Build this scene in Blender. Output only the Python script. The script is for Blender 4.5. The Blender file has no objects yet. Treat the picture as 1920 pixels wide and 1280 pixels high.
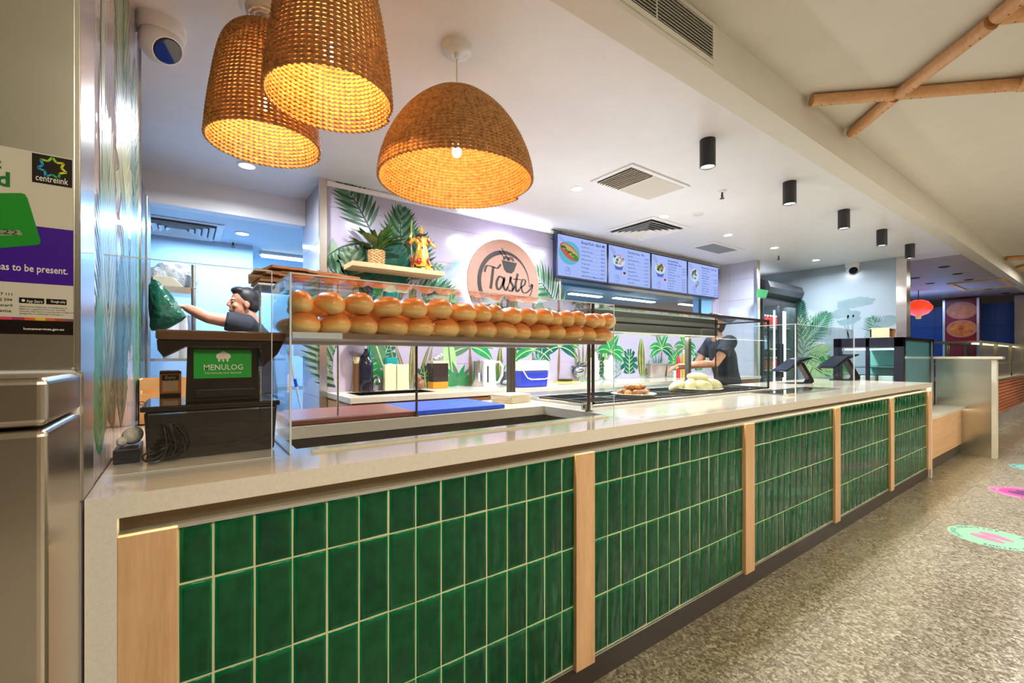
import bpy, math, random
from mathutils import Vector, Matrix, Euler
random.seed(7)
SC = bpy.context.scene
COL = SC.collection
PI = math.pi

# ---------------------------------------------------------------- camera, world, exposure
FPX, V0, YAW, EYE = 839.7, 667.0, 0.94079693, 1.22      # focal length in pixels of the 1920 px frame, horizon row, heading, eye height
cam_data = bpy.data.cameras.new('camera'); cam = bpy.data.objects.new('camera', cam_data); COL.objects.link(cam)
cam_data.sensor_width = 36.0; cam_data.lens = FPX / 1920 * 36.0; cam_data.shift_y = (V0 - 640) / 1920
cam_data.clip_start = 0.02; cam_data.clip_end = 80
cam.location = (0, 0, EYE); cam.rotation_euler = (PI / 2, 0, YAW - PI / 2)
SC.camera = cam
vs = SC.view_settings
vs.view_transform = 'Standard'; vs.look = 'None'; vs.gamma = 1.0; vs.exposure = 0.75; vs.use_curve_mapping = False
try:
    cy = SC.cycles
    cy.max_bounces = 10; cy.transparent_max_bounces = 24; cy.glossy_bounces = 5; cy.diffuse_bounces = 4
    cy.transmission_bounces = 8; cy.caustics_reflective = False; cy.caustics_refractive = False
    cy.sample_clamp_indirect = 4.0; cy.sample_clamp_direct = 0.0; cy.use_denoising = True
except Exception:
    pass
W = bpy.data.worlds.new('world'); SC.world = W; W.use_nodes = True
W.node_tree.nodes['Background'].inputs[0].default_value = (1.0, 0.93, 0.82, 1)
W.node_tree.nodes['Background'].inputs[1].default_value = 0.32

def area(name, loc, size, power, color, rot=(0, 0, 0), sy=None, spread=None):
    d = bpy.data.lights.new(name, 'AREA'); d.energy = power; d.color = color; d.size = size
    if sy: d.shape = 'RECTANGLE'; d.size_y = sy
    if spread: d.spread = spread
    o = bpy.data.objects.new(name, d); o.location = loc; o.rotation_euler = rot; COL.objects.link(o); return o
def point(name, loc, power, color, r=0.03):
    d = bpy.data.lights.new(name, 'POINT'); d.energy = power; d.color = color; d.shadow_soft_size = r
    o = bpy.data.objects.new(name, d); o.location = loc; COL.objects.link(o); return o
def spot(name, loc, power, color, ang=1.6, r=0.03, blend=0.6, rot=(0, 0, 0)):
    d = bpy.data.lights.new(name, 'SPOT'); d.energy = power; d.color = color; d.shadow_soft_size = r; d.spot_size = ang; d.spot_blend = blend
    o = bpy.data.objects.new(name, d); o.location = loc; o.rotation_euler = rot; COL.objects.link(o); return o
WARM = (1.0, 0.92, 0.79); NEUT = (1.0, 0.95, 0.88); COOL = (0.72, 0.85, 1.0); BLUE = (0.26, 0.56, 1.0)
# the hall's own ceiling luminaires (flush panels over the walkway, outside the frame) and the working light of the shop; upward fills are added
area('hall_ceiling_panel', (1.0, -1.6, 2.74), 1.8, 60, WARM, sy=1.0)
area('hall_ceiling_panel', (5.2, -1.6, 2.74), 1.8, 70, WARM, sy=1.0)
area('hall_ceiling_panel', (9.6, -1.6, 2.74), 1.8, 62, WARM, sy=1.0)
area('hall_ceiling_fill', (1.2, -2.6, 1.9), 2.0, 34, WARM, rot=(PI, 0, 0), sy=0.6)  # both upward ones are added fills that brighten the ceiling, not fittings
area('hall_ceiling_fill', (6.0, -2.6, 1.9), 3.0, 60, WARM, rot=(PI, 0, 0), sy=0.6)
for (x, y) in ((2.51, 2.58), (3.68, 2.58), (4.82, 2.57), (5.85, 2.55), (7.05, 2.53), (0.35, 3.3), (1.4, 2.55)):
    area('downlight_beam', (x, y, 2.535), 0.1, 21, (0.86, 0.92, 1.0), spread=2.9)
for (x, y) in ((0.35, 4.75), (0.3, 6.2), (2.2, 5.6), (4.2, 5.6), (6.0, 5.2)):
    area('back_kitchen_tube_light', (x, y, 2.29), 1.1, 34, BLUE, sy=0.12)
area('ceiling_fill_over_gantry', (2.9, 2.45, 1.60), 2.4, 6, (0.95, 0.95, 1.0), rot=(PI, 0, 0), sy=0.1)  # added fill that lifts the shop ceiling, no lamp sits on the gantry
area('gantry_heat_lamps', (2.9, 2.45, 1.395), 2.2, 9, (1.0, 0.93, 0.82), sy=0.08)
area('ceiling_fill_over_fridge', (7.1, 3.4, 2.36), 0.9, 0.9, (0.8, 0.9, 1.0), rot=(PI, 0, 0), sy=0.3)  # added fill for the ceiling here, the fridge carries no lamp on top
for x in (2.60, 3.78, 4.93, 6.05, 7.15):
    spot('cylinder_beam', (x, 1.5, 2.36), 26, (1.0, 0.93, 0.80), ang=1.9, r=0.04, blend=0.8)

# ---------------------------------------------------------------- pixel -> point on a plane of the real scene
Fv = Vector((math.cos(YAW), math.sin(YAW), 0)); Rv = Vector((math.sin(YAW), -math.cos(YAW), 0)); CAMP = Vector((0, 0, EYE))
def _ray(u, v): return Fv + Rv * ((u - 960) / FPX) + Vector((0, 0, (V0 - v) / FPX))
def at_z(u, v, z): d = _ray(u, v); return CAMP + d * ((z - EYE) / d.z)
def at_y(u, v, y): d = _ray(u, v); return CAMP + d * (y / d.y)
def at_x(u, v, x): d = _ray(u, v); return CAMP + d * (x / d.x)

# ---------------------------------------------------------------- materials
MATS = {}
class NT:
    def __init__(s, name):
        s.m = bpy.data.materials.new(name); s.m.use_nodes = True; s.t = s.m.node_tree; s.t.nodes.clear()
        s.out = s.t.nodes.new('ShaderNodeOutputMaterial'); MATS[name] = s.m
    def n(s, typ, **kw):
        nd = s.t.nodes.new('ShaderNode' + typ)
        for k, v in kw.items():
            if k in nd.bl_rna.properties: setattr(nd, k, v)
            else: s.set(nd, k, v)
        return nd
    def set(s, nd, k, v):
        i = nd.inputs[int(k[1:])] if (k[0] == 'i' and k[1:].isdigit()) else nd.inputs[k.replace('_', ' ')]
        if hasattr(v, 'is_output'): s.t.links.new(v, i)
        else: i.default_value = v
    def l(s, a, b): s.t.links.new(a, b)
    def ramp(s, fac, stops, mode='LINEAR'):
        r = s.n('ValToRGB'); r.color_ramp.interpolation = mode; e = r.color_ramp.elements
        while len(e) < len(stops): e.new(0.5)
        for el, (p, c) in zip(e, stops): el.position = p; el.color = (*c, 1) if len(c) == 3 else c
        s.l(fac, r.inputs[0]); return r.outputs[0]
    def mix(s, fac, a, b, blend='MIX'):
        m = s.n('Mix', data_type='RGBA', blend_type=blend)
        for i, v in ((0, fac), (6, a), (7, b)):
            if hasattr(v, 'is_output'): s.l(v, m.inputs[i])
            else: m.inputs[i].default_value = v if i == 0 or len(v) == 4 else (*v, 1)
        return m.outputs[2]
    def bsdf(s, base, rough=0.5, metal=0.0, bump=None, bstr=0.2, bdist=0.002, **kw):
        b = s.n('BsdfPrincipled')
        for k, v in dict(Base_Color=base, Roughness=rough, Metallic=metal, **kw).items():
            if isinstance(v, tuple) and len(v) == 3: v = (*v, 1)
            s.set(b, k, v)
        if bump is not None:
            bp = s.n('Bump', Strength=bstr, Distance=bdist); s.l(bump, bp.inputs['Height']); s.l(bp.outputs[0], b.inputs['Normal'])
        s.l(b.outputs[0], s.out.inputs[0]); return b
def srgb(r, g, b):
    f = lambda c: (c / 255 / 12.92) if c <= 10.3 else ((c / 255 + 0.055) / 1.055) ** 2.4
    return (f(r), f(g), f(b))
def M(name, col=None, rough=0.5, metal=0.0, **kw):
    if name in MATS: return MATS[name]
    s = NT(name); s.bsdf(col, rough, metal, **kw); return s.m
def emit(name, col, strength):
    if name in MATS: return MATS[name]
    s = NT(name); e = s.n('Emission', Color=(*col, 1), Strength=strength); s.l(e.outputs[0], s.out.inputs[0]); return s.m
def noisy(name, a, b, scale=20, rough=0.5, bstr=0.1, metal=0.0, det=4, coords='Object', bdist=0.002, **kw):
    if name in MATS: return MATS[name]
    s = NT(name); tc = s.n('TexCoord'); nz = s.n('TexNoise', Scale=scale, Detail=det); s.l(tc.outputs[coords], nz.inputs['Vector'])
    c = s.ramp(nz.outputs['Fac'], [(0.3, a), (0.7, b)]); s.bsdf(c, rough, metal, bump=nz.outputs['Fac'], bstr=bstr, bdist=bdist, **kw); return s.m
def glassy(name, tint=(1, 1, 1), ior=1.45, rough=0.0):
    """thin clear sheet: Fresnel mix of a straight see-through and a mirror reflection"""
    if name in MATS: return MATS[name]
    s = NT(name); gm = s.n('NewGeometry'); mr = s.n('MapRange', To_Min=ior, To_Max=1 / ior); s.l(gm.outputs['Backfacing'], mr.inputs[0]); f = s.n('Fresnel'); s.l(mr.outputs[0], f.inputs[0]); t = s.n('BsdfTransparent', Color=(*tint, 1)); g = s.n('BsdfGlossy', Roughness=rough)
    m = s.n('MixShader'); s.l(f.outputs[0], m.inputs[0]); s.l(t.outputs[0], m.inputs[1]); s.l(g.outputs[0], m.inputs[2]); s.l(m.outputs[0], s.out.inputs[0]); return s.m
def wood(name, a, b, axis='Z', scale=1.0, rough=0.45):
    s = NT(name); tc = s.n('TexCoord'); mp = s.n('Mapping'); s.l(tc.outputs['Object'], mp.inputs['Vector'])
    st = {'X': (0.6, 7, 7), 'Y': (7, 0.6, 7), 'Z': (7, 7, 0.6)}[axis]; mp.inputs['Scale'].default_value = [v * scale for v in st]
    nz = s.n('TexNoise', Scale=2.4, Detail=6, Distortion=1.2); s.l(mp.outputs[0], nz.inputs['Vector'])
    n2 = s.n('TexNoise', Scale=22, Detail=3); s.l(mp.outputs[0], n2.inputs['Vector'])
    c = s.ramp(nz.outputs['Fac'], [(0.3, a), (0.7, b)]); c = s.mix(0.35, c, s.ramp(n2.outputs['Fac'], [(0.35, a), (0.65, b)]))
    s.bsdf(c, rough, bump=n2.outputs['Fac'], bstr=0.08, bdist=0.001); return s.m
def brushed(name, col, rough=0.28, axis='X', amt=0.12, wob=0.0):
    s = NT(name); tc = s.n('TexCoord'); mp = s.n('Mapping'); s.l(tc.outputs['Object'], mp.inputs['Vector'])
    mp.inputs['Scale'].default_value = {'X': (1.5, 300, 300), 'Z': (160, 160, 1.5), 'Y': (160, 1.5, 160)}[axis]
    nz = s.n('TexNoise', Scale=1.0, Detail=3); s.l(mp.outputs[0], nz.inputs['Vector'])
    r = s.n('MapRange', To_Min=rough - amt / 4, To_Max=rough + amt / 3); s.l(nz.outputs['Fac'], r.inputs[0])
    h = nz.outputs['Fac']
    if wob:
        n2 = s.n('TexNoise', Scale=2.2, Detail=1); s.l(tc.outputs['Object'], n2.inputs['Vector'])
        mw = s.n('Mapping'); mw.inputs['Scale'].default_value = (0.35, 0.35, 1.6); s.l(tc.outputs['Object'], mw.inputs['Vector']); s.l(mw.outputs[0], n2.inputs['Vector']); b0 = s.n('Bump', Strength=wob, Distance=0.05); s.l(n2.outputs['Fac'], b0.inputs['Height'])
        b = s.bsdf(col, 0.3, 1.0); s.l(r.outputs[0], b.inputs['Roughness']); s.l(b0.outputs[0], b.inputs['Normal'])
    else:
        b = s.bsdf(col, 0.3, 1.0, bump=h, bstr=0.02, bdist=0.0005); s.l(r.outputs[0], b.inputs['Roughness'])
    return s.m

WHITEP = noisy('white_paint', (0.80, 0.78, 0.77), (0.83, 0.81, 0.80), 6, 0.38, 0.03)
CREAMP = noisy('cream_paint', (0.70, 0.66, 0.56), (0.73, 0.69, 0.60), 5, 0.6, 0.03)
KWALL = noisy('kitchen_wall_paint', (0.52, 0.58, 0.66), (0.56, 0.62, 0.70), 5, 0.35, 0.02)
MWALL = noisy('mural_ground', (0.40, 0.36, 0.47), (0.45, 0.40, 0.51), 1.2, 0.14, 0.0)
MWALL2 = noisy('mural_ground_right', (0.27, 0.34, 0.39), (0.31, 0.38, 0.43), 1.2, 0.25, 0.0)
WTILE = noisy('white_wall_tile', (0.50, 0.50, 0.60), (0.54, 0.54, 0.64), 3, 0.10, 0.0)
STEEL = brushed('stainless_steel', (0.62, 0.60, 0.56), 0.26, 'X')
STEELV = brushed('stainless_steel_upright', (0.62, 0.58, 0.53), 0.22, 'X')
STEELP = brushed('stainless_panel', (0.56, 0.54, 0.44), 0.27, 'X', amt=0.02, wob=0.3)
STEELB = brushed('stainless_panel_shiny', (0.60, 0.55, 0.50), 0.16, 'X', wob=0.1)
CHROME = M('chrome', (0.75, 0.75, 0.75), 0.08, 1.0)
ALU = M('aluminium_trim', (0.72, 0.72, 0.70), 0.3, 1.0)
BLACK = M('black_plastic', (0.012, 0.011, 0.011), 0.25)
BLACKM = M('matt_black', (0.012, 0.012, 0.014), 0.55)
DARKM = M('dark_metal', (0.05, 0.045, 0.05), 0.35, 0.8)
WHITEPL = M('white_plastic', (0.78, 0.77, 0.75), 0.3)
ACRYL = glassy('clear_acrylic', (0.985, 0.99, 0.99))
GLASS = glassy('clear_glass', (0.95, 0.985, 0.98))
EDGE = M('acrylic_edge', (0.80, 0.84, 0.86), 0.2, Alpha=0.75)
TIMB = wood('pale_timber', srgb(196, 150, 104), srgb(224, 180, 134), 'Z')
TIMBX = wood('pale_timber_lying', srgb(196, 152, 104), srgb(222, 180, 132), 'X')
CARD = noisy('cardboard', srgb(216, 170, 116), srgb(232, 190, 140), 8, 0.8)
GLOW = emit('lamp_glow', (1.0, 0.97, 0.92), 14)
GLOWB = emit('tube_glow', (0.75, 0.9, 1.0), 7)

def stone():
    s = NT('engineered_stone'); tc = s.n('TexCoord'); v = s.n('TexVoronoi', Scale=420); s.l(tc.outputs['Object'], v.inputs['Vector'])
    c = s.ramp(v.outputs['Distance'], [(0.0, srgb(150, 132, 106)), (0.16, srgb(218, 208, 190)), (1, srgb(226, 217, 200))])
    nz = s.n('TexNoise', Scale=90, Detail=3); s.l(tc.outputs['Object'], nz.inputs['Vector'])
    c = s.mix(0.18, c, s.ramp(nz.outputs['Fac'], [(0.35, srgb(208, 198, 178)), (0.6, srgb(232, 224, 210))]))
    s.bsdf(c, 0.09, 0.0); return s.m
STONE = stone()
def terrazzo():
    s = NT('terrazzo'); tc = s.n('TexCoord'); sx = s.n('SeparateXYZ'); s.l(tc.outputs['Object'], sx.inputs[0])
    def chips(scale):
        v = s.n('TexVoronoi', Scale=scale); s.l(tc.outputs['Object'], v.inputs['Vector']); w = s.n('RGBToBW'); s.l(v.outputs['Color'], w.inputs[0])
        return s.ramp(w.outputs[0], [(0.0, srgb(70, 62, 52)), (0.3, srgb(120, 112, 98)), (0.5, srgb(150, 144, 132)), (0.72, srgb(190, 186, 176)), (1.0, srgb(240, 238, 228))])
    c = s.mix(0.35, chips(85), chips(170))
    n = s.n('TexNoise', Scale=1.1, Detail=4); s.l(tc.outputs['Object'], n.inputs['Vector'])
    c = s.mix(0.6, c, s.ramp(n.outputs['Fac'], [(0.35, (0.75, 0.72, 0.66)), (0.65, (1, 1, 1))]), 'MULTIPLY')
    # soft shade along the counter foot, painted into the terrazzo as a darker strip
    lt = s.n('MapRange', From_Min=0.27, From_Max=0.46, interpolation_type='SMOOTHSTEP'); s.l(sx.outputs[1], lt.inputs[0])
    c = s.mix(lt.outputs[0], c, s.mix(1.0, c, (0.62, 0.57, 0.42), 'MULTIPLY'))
    n2 = s.n('TexNoise', Scale=3, Detail=3); s.l(tc.outputs['Object'], n2.inputs['Vector'])
    r = s.n('MapRange', To_Min=0.16, To_Max=0.42); s.l(n2.outputs['Fac'], r.inputs[0])
    b = s.bsdf(c, 0.3); s.l(r.outputs[0], b.inputs['Roughness']); return s.m
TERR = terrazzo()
def glaze():
    s = NT('green_glaze'); tc = s.n('TexCoord'); oi = s.n('ObjectInfo'); sx = s.n('SeparateXYZ'); s.l(tc.outputs['Generated'], sx.inputs[0])
    def edge(ax, w):
        a = s.n('Math', operation='SUBTRACT'); s.l(sx.outputs[ax], a.inputs[0]); a.inputs[1].default_value = 0.5
        b = s.n('Math', operation='ABSOLUTE'); s.l(a.outputs[0], b.inputs[0])
        m = s.n('MapRange', From_Min=0.5 - w, From_Max=0.5, interpolation_type='SMOOTHSTEP'); s.l(b.outputs[0], m.inputs[0]); return m.outputs[0]
    mx = s.n('Math', operation='MAXIMUM'); s.l(edge(0, 0.12), mx.inputs[0]); s.l(edge(2, 0.07), mx.inputs[1])
    va = s.n('VectorMath', operation='ADD'); cb = s.n('CombineXYZ'); ml = s.n('Math', operation='MULTIPLY'); s.l(oi.outputs['Random'], ml.inputs[0]); ml.inputs[1].default_value = 40
    s.l(ml.outputs[0], cb.inputs[0]); s.l(ml.outputs[0], cb.inputs[2]); s.l(tc.outputs['Object'], va.inputs[0]); s.l(cb.outputs[0], va.inputs[1])
    nz = s.n('TexNoise', Scale=24, Detail=3); s.l(va.outputs[0], nz.inputs['Vector'])
    base = s.ramp(nz.outputs['Fac'], [(0.3, (0.001, 0.034, 0.012)) , (0.7, (0.002, 0.092, 0.030))])
    base = s.mix(0.45, base, s.ramp(oi.outputs['Random'], [(0, (0.001, 0.034, 0.012)), (0.6, (0.001, 0.066, 0.022)), (1, (0.006, 0.095, 0.024))]))
    e2 = s.n('Math', operation='MULTIPLY'); s.l(mx.outputs[0], e2.inputs[0]); e2.inputs[1].default_value = 0.55
    c = s.mix(e2.outputs[0], base, (0.004, 0.22, 0.07, 1))
    mp = s.n('Mapping'); mp.inputs['Scale'].default_value = (26, 26, 6); s.l(va.outputs[0], mp.inputs['Vector'])
    wv = s.n('TexNoise', Scale=1.0, Detail=1.5); s.l(mp.outputs[0], wv.inputs['Vector'])
    s.bsdf(c, 0.05, bump=wv.outputs['Fac'], bstr=0.7, bdist=0.009, Specular_IOR_Level=0.32); return s.m
GLAZE = glaze()
def bread():
    s = NT('bread_crust'); g = s.n('NewGeometry'); sx = s.n('SeparateXYZ'); s.l(g.outputs['Normal'], sx.inputs[0]); tc = s.n('TexCoord'); oi = s.n('ObjectInfo')
    nz = s.n('TexNoise', Scale=14, Detail=4); s.l(tc.outputs['Object'], nz.inputs['Vector'])
    ad = s.n('Math', operation='MULTIPLY_ADD'); s.l(nz.outputs['Fac'], ad.inputs[0]); ad.inputs[1].default_value = 0.9; s.l(sx.outputs[2], ad.inputs[2])
    c = s.ramp(ad.outputs[0], [(0.0, srgb(250, 216, 146)), (0.4, srgb(242, 186, 100)), (0.85, srgb(228, 148, 70)), (1.0, srgb(206, 118, 50))])
    c = s.mix(0.5, c, s.ramp(oi.outputs['Random'], [(0, (0.72, 0.66, 0.6)), (0.5, (0.95, 0.92, 0.86)), (1, (1.1, 1.08, 1.02))]), 'MULTIPLY')
    s.bsdf(c, 0.33, bump=nz.outputs['Fac'], bstr=0.15, bdist=0.004); return s.m
BREAD = bread()
def weave(name, a, b):
    s = NT(name); tc = s.n('TexCoord'); nz = s.n('TexNoise', Scale=60, Detail=3); s.l(tc.outputs['Object'], nz.inputs['Vector'])
    c = s.ramp(nz.outputs['Fac'], [(0.3, a), (0.7, b)])
    p = s.n('BsdfPrincipled', Roughness=0.7); s.l(c, p.inputs['Base Color']); t = s.n('BsdfTranslucent'); s.l(c, t.inputs[0])
    m = s.n('MixShader', i0=0.12); s.l(p.outputs[0], m.inputs[1]); s.l(t.outputs[0], m.inputs[2]); s.l(m.outputs[0], s.out.inputs[0]); return s.m
ROPE = weave('seagrass_rope', srgb(150, 100, 48), srgb(206, 150, 84))

# ---------------------------------------------------------------- mesh builder
class MB:
    def __init__(s): s.v = []; s.f = []; s.mi = []; s.k = 0
    def add(s, vs, fs, k=None):
        o = len(s.v); s.v += [tuple(p) for p in vs]; s.f += [tuple(i + o for i in f) for f in fs]; s.mi += [s.k if k is None else k] * len(fs); return s
    def box(s, x0, x1, y0, y1, z0, z1, k=None, mat=None):
        vs = [Vector((x, y, z)) for z in (z0, z1) for y in (y0, y1) for x in (x0, x1)]
        if mat is not None: vs = [mat @ p for p in vs]
        return s.add(vs, [(0, 2, 3, 1), (4, 5, 7, 6), (0, 1, 5, 4), (2, 6, 7, 3), (0, 4, 6, 2), (1, 3, 7, 5)], k)
    def cyl(s, p0, p1, r0, r1=None, n=16, k=None, caps=True):
        return s.tube([p0, p1], [r0, r0 if r1 is None else r1], n, k, caps)
    def tube(s, pts, rs, n=10, k=None, caps=True, flat=1.0, up=None):
        pts = [Vector(p) for p in pts]; rs = rs if isinstance(rs, (list, tuple)) else [rs] * len(pts)
        vs = []; fs = []; ref = None
        for i, p in enumerate(pts):
            d = (pts[min(i + 1, len(pts) - 1)] - pts[max(i - 1, 0)]).normalized()
            if ref is None: ref = Vector(up) if up else (Vector((0, 0, 1)) if abs(d.z) < 0.9 else Vector((1, 0, 0)))
            a = (ref - d * ref.dot(d)); a = a.normalized() if a.length > 1e-6 else d.orthogonal().normalized(); ref = a; b = d.cross(a)
            for j in range(n): t = 2 * PI * j / n; vs.append(p + a * math.cos(t) * rs[i] * flat + b * math.sin(t) * rs[i])
        for i in range(len(pts) - 1):
            for j in range(n): q = (j + 1) % n; fs.append((i * n + j, i * n + q, (i + 1) * n + q, (i + 1) * n + j))
        if caps: fs.append(tuple(reversed(range(n)))); fs.append(tuple((len(pts) - 1) * n + j for j in range(n)))
        return s.add(vs, fs, k)
    def lathe(s, prof, c=(0, 0, 0), n=24, k=None, sx=1, sy=1, mat=None, a0=0, a1=2 * PI):
        full = abs(a1 - a0 - 2 * PI) < 1e-6; m = n if full else n + 1; vs = []; fs = []
        for r, z in prof:
            for j in range(m): t = a0 + (a1 - a0) * j / n; vs.append(Vector((r * math.cos(t) * sx, r * math.sin(t) * sy, z)))
        if mat is not None: vs = [mat @ p for p in vs]
        vs = [p + Vector(c) for p in vs]
        for i in range(len(prof) - 1):
            for j in range(n): q = (j + 1) % m; fs.append((i * m + j, i * m + q, (i + 1) * m + q, (i + 1) * m + j))
        if full:
            if prof[0][0] > 1e-4: fs.append(tuple(reversed(range(m))))
            if prof[-1][0] > 1e-4: fs.append(tuple((len(prof) - 1) * m + j for j in range(m)))
        return s.add(vs, fs, k)
    def ell(s, c, r, n=16, m=10, k=None, mat=None, pw=1.0):
        prof = []
        vs = []; fs = []
        for i in range(m + 1):
            a = -PI / 2 + PI * i / m; cr = math.cos(a); z = math.sin(a)
            cr = abs(cr) ** pw; z = math.copysign(abs(z) ** pw, z)
            for j in range(n):
                t = 2 * PI * j / n; x, y = math.cos(t), math.sin(t)
                p = Vector((x * cr * r[0], y * cr * r[1], z * r[2])); p = mat @ p if mat is not None else p; vs.append(p + Vector(c))
        for i in range(m):
            for j in range(n): q = (j + 1) % n; fs.append((i * n + j, i * n + q, (i + 1) * n + q, (i + 1) * n + j))
        return s.add(vs, fs, k)
    def poly(s, pts, k=None): return s.add(pts, [tuple(range(len(pts)))], k)
    def prism(s, pts, d, k=None):
        """closed outline pts (3-D) pushed along vector d"""
        n = len(pts); d = Vector(d); vs = [Vector(p) for p in pts] + [Vector(p) + d for p in pts]
        return s.add(vs, [tuple(reversed(range(n))), tuple(range(n, 2 * n))] + [(i, (i + 1) % n, n + (i + 1) % n, n + i) for i in range(n)], k)
    def ribbon(s, pts, w, fn, k=None):
        """flat painted stroke: 2-D pts with widths w, placed by fn(a, b)"""
        n = len(pts); w = w if isinstance(w, (list, tuple)) else [w] * n; L = []; R = []
        for i in range(n):
            a = Vector(pts[max(i - 1, 0)]); b = Vector(pts[min(i + 1, n - 1)]); d = b - a; d = d.normalized() if d.length else Vector((1, 0)); q = Vector((-d.y, d.x)) * w[i] / 2; p = Vector(pts[i])
            L.append(fn(*(p + q))); R.append(fn(*(p - q)))
        return s.add(L + R, [(i, i + 1, n + i + 1, n + i) for i in range(n - 1)], k)
    def mesh(s, name, mats, off=(0, 0, 0), smooth=False):
        me = bpy.data.meshes.new(name); off = Vector(off); me.from_pydata([tuple(Vector(p) - off) for p in s.v], [], s.f)
        for m in (mats if isinstance(mats, (list, tuple)) else [mats]): me.materials.append(m)
        me.polygons.foreach_set('material_index', s.mi)
        if smooth: me.polygons.foreach_set('use_smooth', [True] * len(me.polygons))
        me.update(); return me
    def build(s, name, mats, parent=None, smooth=False, bevel=0, seg=2, fix=True, sub=0):
        if parent is not None: off = wloc(parent)
        else:
            xs = [p[0] for p in s.v]; ys = [p[1] for p in s.v]; zs = [p[2] for p in s.v]
            off = Vector(((min(xs) + max(xs)) / 2, (min(ys) + max(ys)) / 2, min(zs)))
        me = s.mesh(name, mats, off, smooth)
        if fix:
            import bmesh
            bm = bmesh.new(); bm.from_mesh(me); bmesh.ops.recalc_face_normals(bm, faces=bm.faces); bm.to_mesh(me); bm.free()
        o = bpy.data.objects.new(name, me); COL.objects.link(o)
        if parent is None: o.location = off
        else: o.parent = parent
        if bevel:
            m = o.modifiers.new('bevel', 'BEVEL'); m.width = bevel; m.segments = seg; m.limit_method = 'ANGLE'; m.angle_limit = 0.7; m.use_clamp_overlap = True
        if smooth and not sub:
            try: me.set_sharp_from_angle(angle=0.9)
            except Exception: pass
        if sub:
            m = o.modifiers.new('sub', 'SUBSURF'); m.levels = sub; m.render_levels = sub
        return o
def wloc(o):
    p = Vector((0, 0, 0))
    while o is not None: p += o.location; o = o.parent
    return p
def tag(o, label=None, cat=None, group=None, kind=None):
    if label: o['label'] = label
    if cat: o['category'] = cat
    if group: o['group'] = group
    if kind: o['kind'] = kind
    return o
def thing(name, label, cat, loc, group=None):
    o = bpy.data.objects.new(name, None); o.empty_display_size = 0.05; COL.objects.link(o); o.location = loc
    return tag(o, label, cat, group)
def struct(mb, name, mats, parent=None, **kw):
    o = mb.build(name, mats, parent, **kw)
    if parent is None: o['kind'] = 'structure'
    return o
def dup(root, loc, label=None, group=None, rz=None, scale=None):
    r = root.copy(); COL.objects.link(r); r.location = loc
    if rz is not None: r.rotation_euler = (0, 0, rz)
    if scale: r.scale = scale
    if label: r['label'] = label
    if group: r['group'] = group
    for ch in root.children:
        c = ch.copy(); COL.objects.link(c); c.parent = r
        for g in ch.children:
            d = g.copy(); COL.objects.link(d); d.parent = c
    return r
_tc = {}
def glyphs(t, shear=0.0, bold=0.0):
    key = (t, shear, bold)
    if key not in _tc:
        cu = bpy.data.curves.new('txt', 'FONT'); cu.body = t; cu.size = 1.0; cu.resolution_u = 2; cu.fill_mode = 'FRONT'; cu.offset = bold; cu.shear = shear
        ob = bpy.data.objects.new('txt', cu); me = ob.to_mesh()
        vs = [tuple(v.co) for v in me.vertices]; fs = [tuple(p.vertices) for p in me.polygons]; ob.to_mesh_clear()
        bpy.data.objects.remove(ob); bpy.data.curves.remove(cu); _tc[key] = (vs, fs)
    return _tc[key]
def text(mb, t, o, ex, ey, size, k=0, align='L', shear=0.0, bold=0.0, width=None):
    vs, fs = glyphs(t, shear, bold)
    if not vs: return 0
    x1 = max(p[0] for p in vs); w = x1 * size; sx = 1.0
    if width: sx = width / w; w = width
    o = Vector(o); ex = Vector(ex); ey = Vector(ey); a = {'L': 0, 'C': -w / 2, 'R': -w}[align]
    mb.add([o + ex * (p[0] * size * sx + a) + ey * (p[1] * size) for p in vs], fs, k); return w
ORD = 'first second third fourth fifth sixth seventh eighth ninth tenth eleventh twelfth thirteenth fourteenth fifteenth sixteenth seventeenth eighteenth nineteenth twentieth'.split()
X_ = Vector((1, 0, 0)); Y_ = Vector((0, 1, 0)); Z_ = Vector((0, 0, 1))
# ================================================================ SETTING
CZ, HZ, KZ = 2.55, 2.77, 2.33          # shop ceiling, hall ceiling, back kitchen ceiling
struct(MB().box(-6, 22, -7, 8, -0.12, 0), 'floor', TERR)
fl = [o for o in COL.objects if o.name == 'floor'][0]
# saw-cut joints of the terrazzo, a hair above it
j = MB(); p = at_z(1400, 1250, 0); q = at_z(1815, 905, 0)
j.box(-3, 14, 0.845, 0.8475, 0.0, 0.0006)
struct(j, 'floor_joint_strip', M('joint_zinc', srgb(120, 104, 80), 0.5))
struct(MB().box(-3, 8.2, 1.27, 4.2, CZ, CZ + 0.06), 'ceiling', WHITEP)
struct(MB().box(-6, 22, -7, 1.2, HZ, HZ + 0.06), 'ceiling_hall', CREAMP)
DCEIL = noisy('ceiling_low_light_tone', (0.42, 0.37, 0.40), (0.48, 0.43, 0.46), 4, 0.5, 0.03)  # weaker light past the shop is put into this darker colour
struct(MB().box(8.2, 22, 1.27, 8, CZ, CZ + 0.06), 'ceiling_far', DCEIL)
struct(MB().box(-3, 0.83, 4.14, 4.26, KZ, CZ), 'trim_1', WHITEP)
struct(MB().box(-3, 0.99, 4.26, 8, KZ, KZ + 0.05).box(0.99, 8.2, 3.7, 8, KZ, KZ + 0.05), 'ceiling_kitchen', noisy('kitchen_ceiling', (0.60, 0.70, 0.80), (0.64, 0.74, 0.84), 4, 0.5, 0.0))
struct(MB().box(-6, 22, 1.137, 1.27, CZ, HZ + 0.06), 'trim_2', CREAMP)            # dropped beam along the shop front
struct(MB().box(-6, 22, -7.1, -7, 0, 2.8), 'wall_hall', noisy('hall_wall', (0.30, 0.24, 0.17), (0.38, 0.31, 0.22), 0.7, 0.6, 0.0))
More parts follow.
